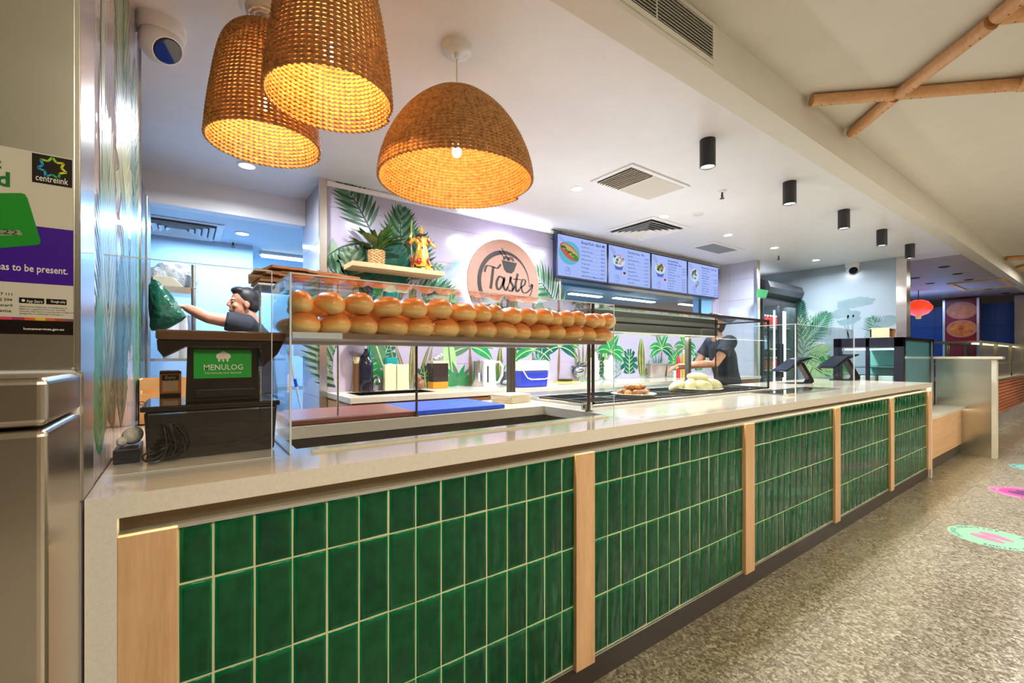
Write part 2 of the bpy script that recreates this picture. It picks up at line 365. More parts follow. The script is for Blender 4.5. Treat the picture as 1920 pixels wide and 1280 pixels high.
struct(MB().box(-6.1, -6, -7, 8, 0, 2.8), 'wall_hall_side', CREAMP)
struct(MB().box(22, 22.1, -7, 8, 0, 2.8), 'wall_hall_end', M('hall_end_paint', (0.25, 0.2, 0.2), 0.6))
struct(MB().box(-3, 9, 7.9, 8, 0, 2.6), 'wall_kitchen_back', KWALL)
struct(MB().box(-3, 0.55, 5.2, 5.3, 0, KZ), 'wall_kitchen_left', KWALL)
struct(MB().box(-3.1, -3, 1.3, 8, 0, 2.6), 'wall_kitchen_side', KWALL)
# --- left wall: plane x = -0.155, stainless corner then glossy mural tiles
XL = -0.155
wl = struct(MB().box(-0.32, XL - 0.004, 1.125, 2.43, 0, CZ), 'wall_left', WHITEP)
c = MB().box(XL - 0.004, XL + 0.001, 1.121, 1.272, 1.19, CZ, 0).box(XL - 0.004, XL + 0.001, 1.15, 1.262, 0.95, 1.19, 0)
c.build('corner_cladding', [STEELV], wl)
def fluted():
    s = NT('mural_tile_glossy'); tc = s.n('TexCoord'); mp = s.n('Mapping'); mp.inputs['Scale'].default_value = (1, 42, 1.2); s.l(tc.outputs['Object'], mp.inputs['Vector'])
    nz = s.n('TexNoise', Scale=1.0, Detail=2); s.l(mp.outputs[0], nz.inputs['Vector']); s.bsdf((0.45, 0.40, 0.42), 0.04, bump=nz.outputs['Fac'], bstr=0.35, bdist=0.004, Specular_IOR_Level=0.2); return s.m
MGLOSS = fluted()
for k, (z0, z1) in enumerate(((0.95, 1.35), (1.35, 1.75), (1.75, 2.15), (2.15, CZ))):
    for y0, y1 in ((1.274, 1.85), (1.852, 2.425)):
        MB().box(XL - 0.004, XL, y0, y1, z0 + 0.0006, z1 - 0.0006).build('tile', [MGLOSS], wl)
MB().box(XL - 0.01, XL + 0.006, 2.422, 2.436, 0.95, CZ).build('edge_trim', [CHROME], wl)
# --- back wall y = 3.55 with the kitchen hatch, faced in large printed panels
HX0, HX1, HZ0, HZ1 = 3.22, 6.17, 1.60, 2.045
wb = struct(MB().box(0.84, HX0, 3.555, 3.70, 0, CZ).box(HX1, 6.5, 3.555, 3.70, 0, CZ).box(HX0, HX1, 3.555, 3.70, 0, HZ0).box(HX0, HX1, 3.555, 3.70, HZ1, CZ), 'wall_back', WHITEP)
xs = [0.86, 1.40, 2.60, 3.22, 4.20, 5.20, 6.17, 6.40]; zs = [0.0, 0.55, 1.15, 1.60, 2.045, 2.35, 2.50]
for i in range(len(xs) - 1):
    for k in range(len(zs) - 1):
        if k == 3 and xs[i] >= HX0 - .01 and xs[i + 1] <= HX1 + .01: continue
        MB().box(xs[i] + 0.001, xs[i + 1] - 0.001, 3.55, 3.556, zs[k] + 0.001, zs[k + 1] - 0.001).build('panel', [MWALL], wb)
MB().box(0.855, 3.12, 3.535, 3.55, 2.50, 2.535).build('shadow_line_trim', [WHITEP], wb)
MB().box(0.805, 0.858, 3.535, 3.56, 0, 2.55).build('corner_trim', [STEELV], wb)
fr = MB()
for a in ((HX0 - 0.02, HX1 + 0.02, HZ1 - 0.004, HZ1 + 0.02), (HX0 - 0.02, HX1 + 0.02, HZ0 - 0.02, HZ0 + 0.004), (HX0 - 0.02, HX0 + 0.004, HZ0, HZ1), (HX1 - 0.004, HX1 + 0.02, HZ0, HZ1)):
    fr.box(a[0], a[1], 3.54, 3.705, a[2], a[3])
fr.build('hatch_frame', [STEEL], wb)
wbs = struct(MB().box(0.84, 0.98, 3.70, 4.26, 0, CZ), 'wall_passage', WHITEP)
# tiled reveal of the passage (faces -x), tiles 300 x 600
for k, (z0, z1) in enumerate(((0.0, 0.3), (0.3, 0.9), (0.9, 1.5), (1.5, 2.1), (2.1, 2.55))):
    for y0, y1 in ((3.56, 3.86), (3.86, 4.26)):
        MB().box(0.832, 0.841, y0 + 0.0015, y1 - 0.0015, z0 + 0.0015, z1 - 0.0015).build('tile', [WTILE], wbs)
# --- return wall x = 6.4 beside the menu boards, white tiles with thin joints
wr = struct(MB().box(6.406, 6.5, 3.04, 3.70, 0, CZ), 'wall_return', M('grout_grey', (0.45, 0.45, 0.48), 0.8))
for k in range(9):
    z0 = 0.05 + 0.29 * k - 0.06; z1 = min(z0 + 0.29, CZ)
    for y0, y1 in ((3.045, 3.40), (3.40, 3.55)):
        MB().box(6.40, 6.408, y0 + 0.001, y1 - 0.001, max(z0, 0) + 0.0015, z1 - 0.0015).build('tile', [WTILE], wr)
MB().box(6.385, 6.41, 3.01, 3.045, 0, CZ).build('corner_trim', [STEELV], wr)
MB().box(6.41, 6.50, 3.02, 3.041, 0, CZ).build('end_cap', [M('beige_laminate', srgb(196, 184, 162), 0.4)], wr)
struct(MB().box(6.5, 7.87, 3.95, 4.05, 0, CZ), 'wall_alcove', KWALL)
wrt = struct(MB().box(7.755, 7.87, 1.83, 3.95, 0, CZ), 'wall_right', MWALL2)
struct(MB().box(7.75, 7.92, 1.72, 1.83, 0, CZ), 'trim_3', STEELB)                    # stainless pier at the end of the shop

# ================================================================ SERVICE COUNTER
YF = 1.15
cn = thing('service_counter', 'long shop counter faced in green glazed tiles with pale stone top', 'counter', (3.0, YF, 0))
WX0, WX1, WY0, WY1 = 0.26, 1.56, 1.42, 1.85        # sunken display well
BX0, BX1, BY0, BY1 = 1.76, 3.68, 1.70, 2.20        # bain-marie cut-out
t = MB(); z0, z1 = 0.905, 0.95
t.box(-0.153, 6.076, YF, WY0, z0, z1).box(-0.153, WX0, WY0, 2.3, z0, z1).box(WX0, BX0, WY1, 2.3, z0, z1).box(WX1, BX0, WY0, WY1, z0, z1)
t.box(-0.140, 0.24, 2.3, 2.42, z0, z1).box(BX0, BX1, WY0, BY0, z0, z1).box(BX0, BX1, BY1, 2.3, z0, z1).box(BX1, 6.076, WY0, 2.2, z0, z1)
t.box(-0.153, -0.107, YF, 2.2, 0, z0).box(6.03, 6.076, YF, 2.2, 0, z0)
top = t.build('stone_top', [STONE], cn)
MB().box(-0.107, 6.03, 1.1695, 1.20, 0.10, 0.868).build('grout_backing', [M('cream_grout', srgb(206, 204, 160), 0.7)], cn)
MB().box(-0.107, 6.03, 1.20, 2.15, 0.0, 0.82).build('carcass', [M('counter_carcass', (0.10, 0.08, 0.06), 0.7)], cn)
MB().box(-0.107, 6.03, 1.174, 1.2, 0, 0.104).build('kickboard', [M('dark_kickboard', srgb(52, 42, 34), 0.35)], cn)
MB().box(-0.107, 6.03, 1.188, 1.20, 0.868, 0.905).build('shadow_channel', [M('bronze_channel', srgb(48, 36, 22), 0.18, 0.4)], cn)
MB().box(-0.107, 6.03, 1.160, 1.19, 0.866, 0.8695).box(-0.107, 6.03, 1.160, 1.163, 0.862, 0.866).box(-0.107, 6.03, 1.161, 1.172, 0.104, 0.108).build('edge_trim', [ALU], cn)
MB().box(-0.10, 6.025, 1.158, 1.166, 0.9035, 0.9049).build('light_strip', [emit('led_strip_warm', (1.0, 0.86, 0.50), 26)], cn)
for x in (-0.107, 1.1225, 2.325, 3.527, 4.73, 5.932):
    MB().box(x, x + 0.094, 1.15, 1.176, 0.094, 0.868).build('timber_post', [TIMB], cn, bevel=0.0015)
# tiles: one mesh per row height, shared by every column
rows = [(0.112, 0.3185), (0.3225, 0.5305), (0.5345, 0.7385), (0.7425, 0.861)]
def tile_mesh(w, h, name):
    m = MB(); d0, d1, d2 = 0.0, -0.0025, -0.0038
    def ring(i, y): return [(i, y, i), (w - i, y, i), (w - i, y, h - i), (i, y, h - i)]
    vs = ring(0, 0.004) + ring(0, d0) + ring(0.002, d1) + ring(0.010, d2)
    fs = []
    for r in range(3):
        for q in range(4): fs.append((r * 4 + q, r * 4 + (q + 1) % 4, r * 4 + 4 + (q + 1) % 4, r * 4 + 4 + q))
    fs.append((12, 13, 14, 15)); m.add(vs, fs); me = m.mesh(name, [GLAZE], smooth=True)
    return me
tm = {}
off = wloc(cn)
posts = [1.1225, 2.325, 3.527, 4.73, 5.932]
cols = [(-0.012, 0.049)] + [(0.049 + 0.0785 * k, 0.049 + 0.0785 * (k + 1)) for k in range(75)]
for x0, x1 in cols:
    x1 = min(x1, 5.955)
    if any(p + 0.001 < x0 and x1 < p + 0.099 for p in posts): continue
    for (a, b) in rows:
        key = (round(x1 - x0, 3), a)
        if key not in tm: tm[key] = tile_mesh(x1 - x0 - 0.004, b - a, 'glazed_tile')
        o = bpy.data.objects.new('tile', tm[key]); COL.objects.link(o); o.parent = cn
        o.location = Vector((x0 + 0.002 + random.uniform(-.0004, .0004), 1.1695 + random.uniform(-.0006, .0006), a + random.uniform(-.0004, .0004))) - off
        o.rotation_euler = (random.uniform(-.006, .006), 0, random.uniform(-.02, .02))
# the sunken display well
WELL = M('well_dark_steel', (0.20, 0.17, 0.13), 0.10, 0.85)
w = MB(); d = 0.83
w.box(WX0, WX1, WY0, WY1, d - 0.01, d).box(WX0 - 0.01, WX0, WY0, WY1, d, 0.905).box(WX1, WX1 + 0.01, WY0, WY1, d, 0.905).box(WX0, WX1, WY0 - 0.01, WY0, d, 0.905).box(WX0, WX1, WY1, WY1 + 0.01, d, 0.905)
w.build('display_well', [WELL], cn)
MB().box(0.285, 1.50, 1.334, 1.342, 0.9501, 0.957).build('glazing_bead', [M('cream_bead', srgb(214, 204, 172), 0.4)], cn)

# ================================================================ CEILING FITTINGS
def frame_xy(m, x0, x1, y0, y1, z0, z1, b, k=0):
    m.box(x0, x1, y0, y0 + b, z0, z1, k).box(x0, x1, y1 - b, y1, z0, z1, k).box(x0, x0 + b, y0 + b, y1 - b, z0, z1, k).box(x1 - b, x1, y0 + b, y1 - b, z0, z1, k)
# return air grille, slats run along y
v = thing('return_air_grille', 'ceiling grille with straight slats, half dark and half cream, above the bread case', 'vent', (2.85, 2.2, CZ))
m = MB(); frame_xy(m, 2.487, 3.19, 2.006, 2.40, CZ - 0.012, CZ, 0.035); m.build('vent_frame', [WHITEP], v, bevel=0.003)
MB().box(2.52, 3.155, 2.04, 2.37, CZ - 0.0015, CZ - 0.0005).build('dark_void', [M('vent_void', (0.05, 0.035, 0.02), 0.8)], v)
SL = M('vent_slat', srgb(222, 214, 200), 0.4)
for i in range(22):
    x = 2.535 + i * 0.0283; an = -0.95 if i < 9 else 0.75
    mt = Matrix.Translation((x, 2.205, CZ - 0.014)) @ Matrix.Rotation(an, 4, 'Y')
    MB().box(-0.012, 0.012, -0.165, 0.165, -0.0008, 0.0008, mat=mt).build('slat', [SL], v)
# four-way diffuser
def diffuser(cx, cy, s, z, name, label, rings=5):
    v = thing(name, label, 'vent', (cx, cy, z))
    m = MB(); frame_xy(m, cx - s, cx + s, cy - s, cy + s, z - 0.010, z, s * 0.16); m.build('vent_frame', [WHITEP], v, bevel=0.003)
    MB().box(cx - s * .85, cx + s * .85, cy - s * .85, cy + s * .85, z - 0.0015, z - 0.0005).build('dark_void', [M('vent_void2', (0.03, 0.03, 0.035), 0.8)], v)
    for i in range(rings):
        r = s * (0.80 - 0.145 * i); q = r - s * 0.105; m = MB()
        for a in range(4):
            R = Matrix.Translation((cx, cy, 0)) @ Matrix.Rotation(a * PI / 2, 4, 'Z')
            z0, z1 = z - 0.030, z - 0.006
            P = [(-q, -q, z1), (q, -q, z1), (r, -r, z0), (-r, -r, z0)]
            m.add([R @ Vector(p) for p in P] + [R @ (Vector(p) + Vector((0, 0, 0.002))) for p in P], [(0, 1, 2, 3), (7, 6, 5, 4), (0, 4, 5, 1), (1, 5, 6, 2), (2, 6, 7, 3), (3, 7, 4, 0)])
        m.build('blade', [WHITEP], v)
    return v
diffuser(3.91, 2.97, 0.32, CZ, 'four_way_diffuser', 'square four-way air diffuser in the ceiling above the menu boards')
v = thing('perforated_vent', 'flat square vent with grey perforated face beside the last menu board', 'vent', (5.5, 3.05, CZ))
cs = [at_z(*p, CZ) for p in ((1288, 464), (1333, 454), (1395, 467), (1347, 477))]
x0 = min(p.x for p in cs); x1 = max(p.x for p in cs); y0 = min(p.y for p in cs); y1 = max(p.y for p in cs)
m = MB(); frame_xy(m, x0, x1, y0, y1, CZ - 0.006, CZ, 0.06); m.build('vent_frame', [WHITEP], v)
MB().box(x0 + .06, x1 - .06, y0 + .06, y1 - .06, CZ - 0.005, CZ - 0.001).build('perforated_face', [noisy('perforated_grey', (0.16, 0.17, 0.18), (0.24, 0.25, 0.26), 260, 0.6, 0.2)], v)
# kitchen diffuser behind the bulkhead
diffuser(-0.06, 4.83, 0.33, KZ, 'kitchen_diffuser', 'square air diffuser in the low ceiling of the back kitchen')
# grille in the face of the dropped beam
v = thing('beam_grille', 'long white louvred air grille set in the face of the dropped beam', 'vent', (1.3, 1.137, 2.57))
m = MB(); gx0, gx1, gz0, gz1 = 0.45, 2.0, 2.575, 2.765
for a in ((gx0, gx1, gz0, gz0 + .02), (gx0, gx1, gz1 - .02, gz1), (gx0, gx0 + .025, gz0 + .02, gz1 - .02), (gx1 - .025, gx1, gz0 + .02, gz1 - .02)): m.box(a[0], a[1], 1.127, 1.137, a[2], a[3])
m.build('vent_frame', [CREAMP], v, bevel=0.002)
MB().box(gx0 + .02, gx1 - .02, 1.1355, 1.1365, gz0 + .02, gz1 - .02).build('dark_void', [M('vent_void3', (0.06, 0.055, 0.04), 0.8)], v)
for i in range(10):
    mt = Matrix.Translation(((gx0 + gx1) / 2, 1.131, gz0 + 0.028 + i * 0.0148)) @ Matrix.Rotation(0.5, 4, 'X')
    MB().box(-(gx1 - gx0) / 2 + .025, (gx1 - gx0) / 2 - .025, -0.005, 0.005, -0.0009, 0.0009, mat=mt).build('slat', [CREAMP], v)
MB().box(1.55, 1.556, 1.126, 1.133, gz0 + .02, gz1 - .02).build('mullion', [CREAMP], v)

# recessed downlights
def downlight(x, y, z, label, r=0.042, group=None):
    v = thing('downlight', label, 'downlight', (x, y, z), group)
    MB().lathe([(r * 1.25, 0), (r * 1.25, -0.004), (r, -0.006), (r, -0.002)], (x, y, z), 24).build('trim_ring', [WHITEP], v, smooth=True)
    MB().lathe([(0, -0.0035), (r, -0.0035), (r, -0.0025)], (x, y, z), 20).build('lens', [GLOW], v)
    return v
downlight(0.347, 3.619, CZ, 'round recessed downlight glowing behind the left woven pendant', 0.05)
downlight(2.513, 2.569, CZ, 'round recessed downlight beside the slatted return grille')
downlight(3.684, 2.589, CZ, 'round recessed downlight at the corner of the square four-way diffuser')
downlight(4.816, 2.577, CZ, 'round recessed downlight beside the grey perforated vent')
downlight(5.846, 2.546, CZ, 'round recessed downlight in front of the drinks fridge, nearer of the last two')
downlight(7.058, 2.532, CZ, 'round recessed downlight nearest the far dome camera')
downlight(0.417, 4.72, KZ, 'round recessed downlight in the low back kitchen ceiling', 0.05)
# black surface cylinders
def cyl_light(x, label):
    v = thing('cylinder_downlight', label, 'ceiling light', (x, 1.52, CZ), 'black cylinder lights over the counter')
    MB().lathe([(0.046, 0), (0.046, -0.168), (0.042, -0.170), (0.042, -0.150)], (x, 1.52, CZ), 32).build('body', [M('cylinder_black', (0.014, 0.013, 0.016), 0.45)], v, smooth=True)
    MB().lathe([(0, -0.158), (0.0415, -0.158), (0.0415, -0.155)], (x, 1.52, CZ), 24).build('lens', [emit('cyl_lens', (1, 0.97, 0.9), 6)], v)
    return v
cl = cyl_light(2.60, 'black cylinder ceiling light nearest the woven pendants')
for x, l in ((3.74, 'black cylinder ceiling light, second in the row from the pendants'), (4.86, 'black cylinder ceiling light, middle of the row of five'), (5.94, 'black cylinder ceiling light, fourth in the row from the pendants'), (6.98, 'black cylinder ceiling light at the far end of the row')):
    dup(cl, (x, 1.52, CZ), l)
# sprinklers
def sprinkler(x, y, z, label):
    v = thing('sprinkler', label, 'sprinkler', (x, y, z))
    MB().lathe([(0.035, 0), (0.035, -0.004), (0.012, -0.012)], (x, y, z), 20).build('escutcheon', [WHITEP], v, smooth=True)
    MB().cyl((x, y, z - 0.008), (x, y, z - 0.045), 0.008, 0.006, 8).box(x - 0.012, x - 0.008, y - .003, y + .003, z - 0.06, z - 0.03).box(x + 0.008, x + 0.012, y - .003, y + .003, z - 0.06, z - 0.03).lathe([(0.0, -0.064), (0.019, -0.062), (0.017, -0.058)], (x, y, z), 10).build('sprinkler_nozzle', [DARKM], v)
for (u, vv, z, l) in ((1354, 358, CZ, 'small ceiling sprinkler between the diffusers and the cylinder lights'), (1460, 478, CZ, 'small dark sprinkler on the ceiling beside the far downlights'), (437, 452, KZ, 'small sprinkler in the low back kitchen ceiling')):
    p = at_z(u, vv, z); sprinkler(p.x, p.y, z, l)
p = at_z(1309, 401, CZ); m = MB().lathe([(0, -0.012), (0.04, -0.010), (0.055, 0)], (p.x, p.y, CZ), 24); tag(m.build('ceiling_speaker', [M('speaker_white', (0.6, 0.58, 0.56), 0.6)], smooth=True), 'small flat round white cover on the ceiling near the sprinkler', 'cover')
# dome cameras
def dome_cam(x, y, z, s, label, aim):
    v = thing('dome_camera', label, 'security camera', (x, y, z))
    MB().lathe([(0.055 * s, 0), (0.056 * s, -0.028 * s), (0.050 * s, -0.036 * s)], (x, y, z), 28).build('base', [WHITEPL], v, smooth=True)
    a = Vector(aim).normalized(); R = a.to_track_quat('Z', 'Y').to_matrix().to_4x4()
    c = Vector((x, y, z - 0.052 * s))
    prof = [(0.0, -0.05 * s), (0.034 * s, -0.036 * s), (0.049 * s, -0.008 * s), (0.050 * s, 0.010 * s), (0.042 * s, 0.030 * s), (0.036 * s, 0.038 * s)]
    MB().lathe(prof, c, 28, mat=R).build('housing', [WHITEPL], v, smooth=True)
    MB().lathe([(0.0, 0.0405 * s), (0.031 * s, 0.0405 * s), (0.034 * s, 0.0375 * s)], c, 24, mat=R).build('lens_window', [M('camera_glass', (0.01, 0.012, 0.03), 0.03)], v)
    return v
dome_cam(-0.080, 2.28, CZ, 1.5, 'white dome security camera on the ceiling beside the mural wall', (0.50, -0.70, -0.85))
p = at_z(1603, 495, CZ); dome_cam(p.x - .1, p.y, CZ, 1.6, 'white dome security camera by the far wall above the plant mural', (-0.85, -0.45, -0.55))
# timber lattice under the hall ceiling: one fixed frame of round dowels
LR = 0.033
TD = wood('dowel_timber', srgb(196, 140, 88), srgb(222, 172, 122), 'X', 0.5, 0.4)
def lattice(name, label, segs, base):
    r = thing(name, label, 'ceiling lattice', base)
    for a, b, z in segs:
        o = MB().tube([(a[0], a[1], z), (b[0], b[1], z)], LR, 18).build('dowel', [TD], r, smooth=True)
        d = (Vector((b[0], b[1], 0)) - Vector((a[0], a[1], 0))).normalized()
        for e, sg in ((a, 1), (b, -1)):
            for t in (0.055, 0.105):
                c = Vector((e[0], e[1], z - LR + 0.001)) + d * t * sg
                MB().ell(c, (0.005, 0.005, 0.002), 8, 4).build('screw', [BLACKM], o)
lattice('timber_lattice', 'crossing round timber dowels fixed under the hall ceiling near the beam', [
    ((3.0, 1.10), (3.32, 0.79), 2.735), ((3.655, 1.10), (3.35, 0.80), 2.733), ((3.32, 0.77), (2.95, 0.36), 2.728), ((3.34, 0.77), (3.75, 0.36), 2.735),
    ((2.93, 0.34), (2.55, -0.06), 2.735), ((2.94, 0.33), (3.34, -0.08), 2.735), ((3.77, 0.35), (3.36, -0.06), 2.728), ((3.78, 0.35), (4.3, -0.15), 2.735)], (3.3, 0.6, 2.77))
a = at_z(1883, 485, 2.735); b = at_z(1908, 502, 2.735)
lattice('timber_lattice', 'distant timber dowels against the beam at the far end of the hall ceiling', [((a.x, 1.10), (a.x + 0.75, 0.36), 2.735), ((b.x, 1.10), (b.x - 0.35, 0.76), 2.735)], (a.x, 1.0, 2.77))
# ================================================================ PENDANTS
def shade(prof_r, H, rows, seg, tw, r0, c, name='shade'):
    """coiled rope shade: every row is a two-ply twisted rope ring; prof_r(h) gives the radius at height h"""
    vs = []; fs = []; n = 6; s = 0; arc = []; N = 400; L = 0.0; pr = None
    for i in range(N + 1):
        h = H * (1 - (1 - i / N) ** 1.0); r = prof_r(h)
        if pr: L += math.hypot(r - pr[0], h - pr[1])
        arc.append((L, r, h)); pr = (r, h)
    tot = L; q = 0; ringpts = []
    total = rows * seg
    for i in range(total + 1):
        l = tot * i / total
        while q < N - 1 and arc[q + 1][0] < l: q += 1
        l0, ra, ha = arc[q]; l1, rb, hb = arc[q + 1]; f = (l - l0) / max(l1 - l0, 1e-9); r = ra + (rb - ra) * f; h = ha + (hb - ha) * f
        tx, tz = (rb - ra), (hb - ha); tl = math.hypot(tx, tz) or 1; tx /= tl; tz /= tl
        th = 2 * PI * (i % seg) / seg; ct, st = math.cos(th), math.sin(th)
        tws = tw * (r / prof_r(0))
        for j in range(n):
            ph = 2 * PI * j / n; rr = r0 * (1 + 0.34 * math.cos(2 * ph - 2 * PI * tw * i / seg))
            a = math.cos(ph) * rr; b = math.sin(ph) * rr * 1.02          # a: outward, b: along the profile
            R = max(r + a * tz + b * tx, 0.001); vs.append((c[0] + R * ct, c[1] + R * st, c[2] + h - a * tx + b * tz))
    for i in range(total):
        o = i * n
        for j in range(n): k = (j + 1) % n; fs.append((o + j, o + n + j, o + n + k, o + k))
    m = MB(); m.v = vs; m.f = fs; m.mi = [0] * len(fs); return m
def interp(tab):
    def f(h):
        for (h0, r0), (h1, r1) in zip(tab, tab[1:]):
            if h <= h1: t = (h - h0) / (h1 - h0); t = t; return r0 + (r1 - r0) * t
        return tab[-1][1]
    return f
def smooth_tab(tab, k=6):
    out = []
    for i in range(len(tab) - 1):
        p0 = tab[max(i - 1, 0)]; p1 = tab[i]; p2 = tab[i + 1]; p3 = tab[min(i + 2, len(tab) - 1)]
        for j in range(k):
            t = j / k; f = lambda a, b, c, d: 0.5 * (2 * b + (c - a) * t + (2 * a - 5 * b + 4 * c - d) * t * t + (3 * b - a - 3 * c + d) * t ** 3)
            out.append((f(p0[0], p1[0], p2[0], p3[0]), f(p0[1], p1[1], p2[1], p3[1])))
    out.append(tab[-1]); return out
def pendant(x, y, zr, tab, H, rows, seg, tw, r0, label, bz, power):
    p = thing('woven_pendant', label, 'pendant lamp', (x, y, CZ))
    MB().lathe([(0.066, 0), (0.067, -0.018), (0.060, -0.026), (0.012, -0.028), (0.010, -0.05), (0.0, -0.052)], (x, y, CZ), 32).build('ceiling_rose', [WHITEPL], p, smooth=True)
    MB().cyl((x, y, zr + H - 0.02), (x, y, CZ - 0.03), 0.0028, n=8).build('cord', [M('cord_cream', srgb(226, 206, 178), 0.5)], p)
    shade(interp(smooth_tab(tab)), H, rows, seg, tw, r0, (x, y, zr)).build('shade', [ROPE], p, smooth=True, fix=False)
    MB().cyl((x, y, zr + bz + 0.03), (x, y, zr + H - 0.02), 0.02, n=14).build('lamp_holder', [WHITEPL], p, smooth=True)
    MB().ell((x, y, zr + bz), (0.020, 0.020, 0.026), 14, 10).build('bulb', [emit('warm_bulb', (1.0, 0.72, 0.36), 22)], p, smooth=True)
    point('pendant_glow', (x, y, zr + bz - 0.05), power, (1.0, 0.60, 0.24), 0.03)
    return p
tabc = [(0, 0.195), (0.1, 0.186), (0.2, 0.173), (0.3, 0.157), (0.37, 0.138), (0.415, 0.108), (0.44, 0.070), (0.45, 0.02)]
pendant(0.248, 1.955, 2.027, tabc, 0.45, 36, 260, 60, 0.0058, 'tall woven rope pendant lamp nearest the mural wall', 0.16, 6)
pendant(0.385, 1.540, 2.052, tabc, 0.45, 36, 260, 60, 0.0058, 'tall woven rope pendant lamp hung nearest, its top above the picture', 0.16, 6)
tabd = [(0, 0.325), (0.06, 0.318), (0.13, 0.296), (0.20, 0.262), (0.27, 0.214), (0.33, 0.152), (0.365, 0.095), (0.385, 0.02)]
pendant(0.945, 1.70, 1.965, tabd, 0.385, 38, 320, 95, 0.0068, 'wide dome-shaped woven rope pendant lamp over the bread case', 0.135, 9)

# ================================================================ BREAD CASE
bc = thing('bread_display_case', 'clear acrylic display case over the counter holding two layers of bread rolls', 'display case', (0.9, 1.5, 0.95))
ZT = 1.443
MB().box(0.231, 1.540, 1.343, 1.348, 0.951, ZT).build('front_panel', [ACRYL], bc)
MB().box(0.231, 0.236, 1.350, 1.665, 0.951, ZT - 0.006).build('side_panel', [ACRYL], bc)
MB().box(0.231, 1.540, 1.343, 1.665, ZT, ZT + 0.005).build('top_panel', [ACRYL], bc)
e = MB(); e.box(0.229, 0.2335, 1.340, 1.3455, 0.951, ZT + 0.005).box(0.229, 1.541, 1.3405, 1.343, ZT + 0.001, ZT + 0.0045).box(0.229, 0.2325, 1.343, 1.665, ZT + 0.001, ZT + 0.0045).box(1.5385, 1.541, 1.341, 1.344, 0.951, ZT).box(0.229, 0.2325, 1.35, 1.665, 0.951, 0.954)
e.build('polished_edge', [EDGE], bc)
sh = MB().box(0.24, 1.515, 1.372, 1.75, 1.274, 1.286)
sh.build('bread_shelf', [M('shelf_board', srgb(214, 208, 200), 0.3)], bc)
MB().box(0.375, 1.515, 1.364, 1.372, 1.270, 1.287).build('shelf_nosing', [M('brown_nosing', srgb(122, 98, 76), 0.3)], bc)
MB().box(0.24, 0.375, 1.364, 1.372, 1.270, 1.287).build('shelf_nosing', [EDGE], bc)
for (x, y, r, z) in ((0.835, 1.87, 0.0055, 1.274), (1.585, 1.54, 0.009, 1.44)):
    MB().cyl((x, y, 0.951), (x, y, z), r, n=12).lathe([(r * 2, 0), (r * 2, 0.006), (r, 0.007)], (x, y, 0.95), 14).build('support_post', [M('post_steel', srgb(120, 104, 92), 0.25, 0.9)], bc, smooth=True)
MB().box(0.24, 1.515, 1.75, 1.88, 1.262, 1.274).build('shelf_bracket', [STEEL], bc)
pl = MB().box(1.555, 1.625, 1.557, 1.560, 0.956, 0.990, 0).box(1.562, 1.575, 1.5562, 1.557, 0.964, 0.982, 1)
for i in range(4): pl.box(1.582, 1.618 - 0.004 * (i % 2), 1.5562, 1.557, 0.981 - i * 0.006, 0.9825 - i * 0.006, 1)
pl.build('name_plate', [M('plate_cream', srgb(226, 222, 200), 0.4), M('plate_print', srgb(40, 80, 60), 0.6)], bc)

# rolls
random.seed(11)
rollm = []
for q in range(4):
    m = MB(); n, k = 20, 12; vs = []; fs = []
    ph = [random.uniform(0, 6.28) for _ in range(4)]
    for i in range(k + 1):
        a = -PI / 2 + PI * i / k
        for jj in range(n):
            t = 2 * PI * jj / n; x, y, z = math.cos(t) * math.cos(a), math.sin(t) * math.cos(a), math.sin(a)
            s_ = 1 + 0.05 * math.sin(2 * t + ph[0]) + 0.04 * math.sin(3 * t + ph[1]) * math.cos(a) + 0.03 * math.sin(2 * a + ph[2])
            zz = z if z > 0 else z * (0.72 + 0.1 * math.cos(t))
            vs.append((x * s_, y * s_ * (1 - 0.08 * abs(y)), max(zz * s_, -0.74)))
    for i in range(k):
        for jj in range(n): r = (jj + 1) % n; fs.append((i * n + jj, i * n + r, (i + 1) * n + r, (i + 1) * n + jj))
    m.add(vs, fs); rollm.append(m.mesh('bread_roll', [BREAD], smooth=True))
def roll(x, y, z, rx, ry, rz, label, group, tilt=0, yaw=0):
    o = bpy.data.objects.new('bread_roll', random.choice(rollm)); COL.objects.link(o); o.location = (x, y, z); o.scale = (rx, ry, rz); o.rotation_euler = (tilt + random.uniform(-.1, .1), random.uniform(-.2, .2), yaw)
    return tag(o, label, 'bread roll', group)
LOW = [(541, 600), (603, 656), (655, 705), (706, 762), (762, 808), (808, 858), (853, 890), (887, 925), (922, 965), (958, 992), (990, 1023), (1023, 1054), (1053, 1089), (1087, 1112), (1110, 1143)]
UPP = [(541, 588), (590, 647), (647, 696), (697, 750), (748, 796), (795, 846), (843, 887), (884, 918), (912, 942), (935, 973), (962, 1005), (998, 1030), (1022, 1050), (1045, 1070), (1065, 1092), (1085, 1118), (1105, 1130), (1125, 1146)]
for i, (a, b) in enumerate(LOW):
    y = 1.425; x0, x1 = at_y(a, 0, y).x, at_y(b, 0, y).x; rx = min(max((x1 - x0) * 0.5, 0.036), 0.047)
    roll((x0 + x1) / 2, y, 1.312, rx * 1.05, 0.056, 0.038, f'golden bread roll, {ORD[i]} from the left in the lower front row', 'bread rolls in the lower front row', yaw=random.uniform(-.3, .3))
for i, (a, b) in enumerate(UPP):
    y = 1.425 if i < 8 else 1.435; x0, x1 = at_y(a, 0, y).x, at_y(b, 0, y).x; rx = min(max((x1 - x0) * 0.48, 0.033), 0.046)
    roll((x0 + x1) / 2, y, 1.371 + (0.003 * (i % 3)), rx * 1.08, 0.060, 0.040, f'golden bread roll, {ORD[i]} from the left in the upper front row', 'bread rolls in the upper front row', yaw=(random.uniform(-.3, .3) if i < 8 else -0.35))
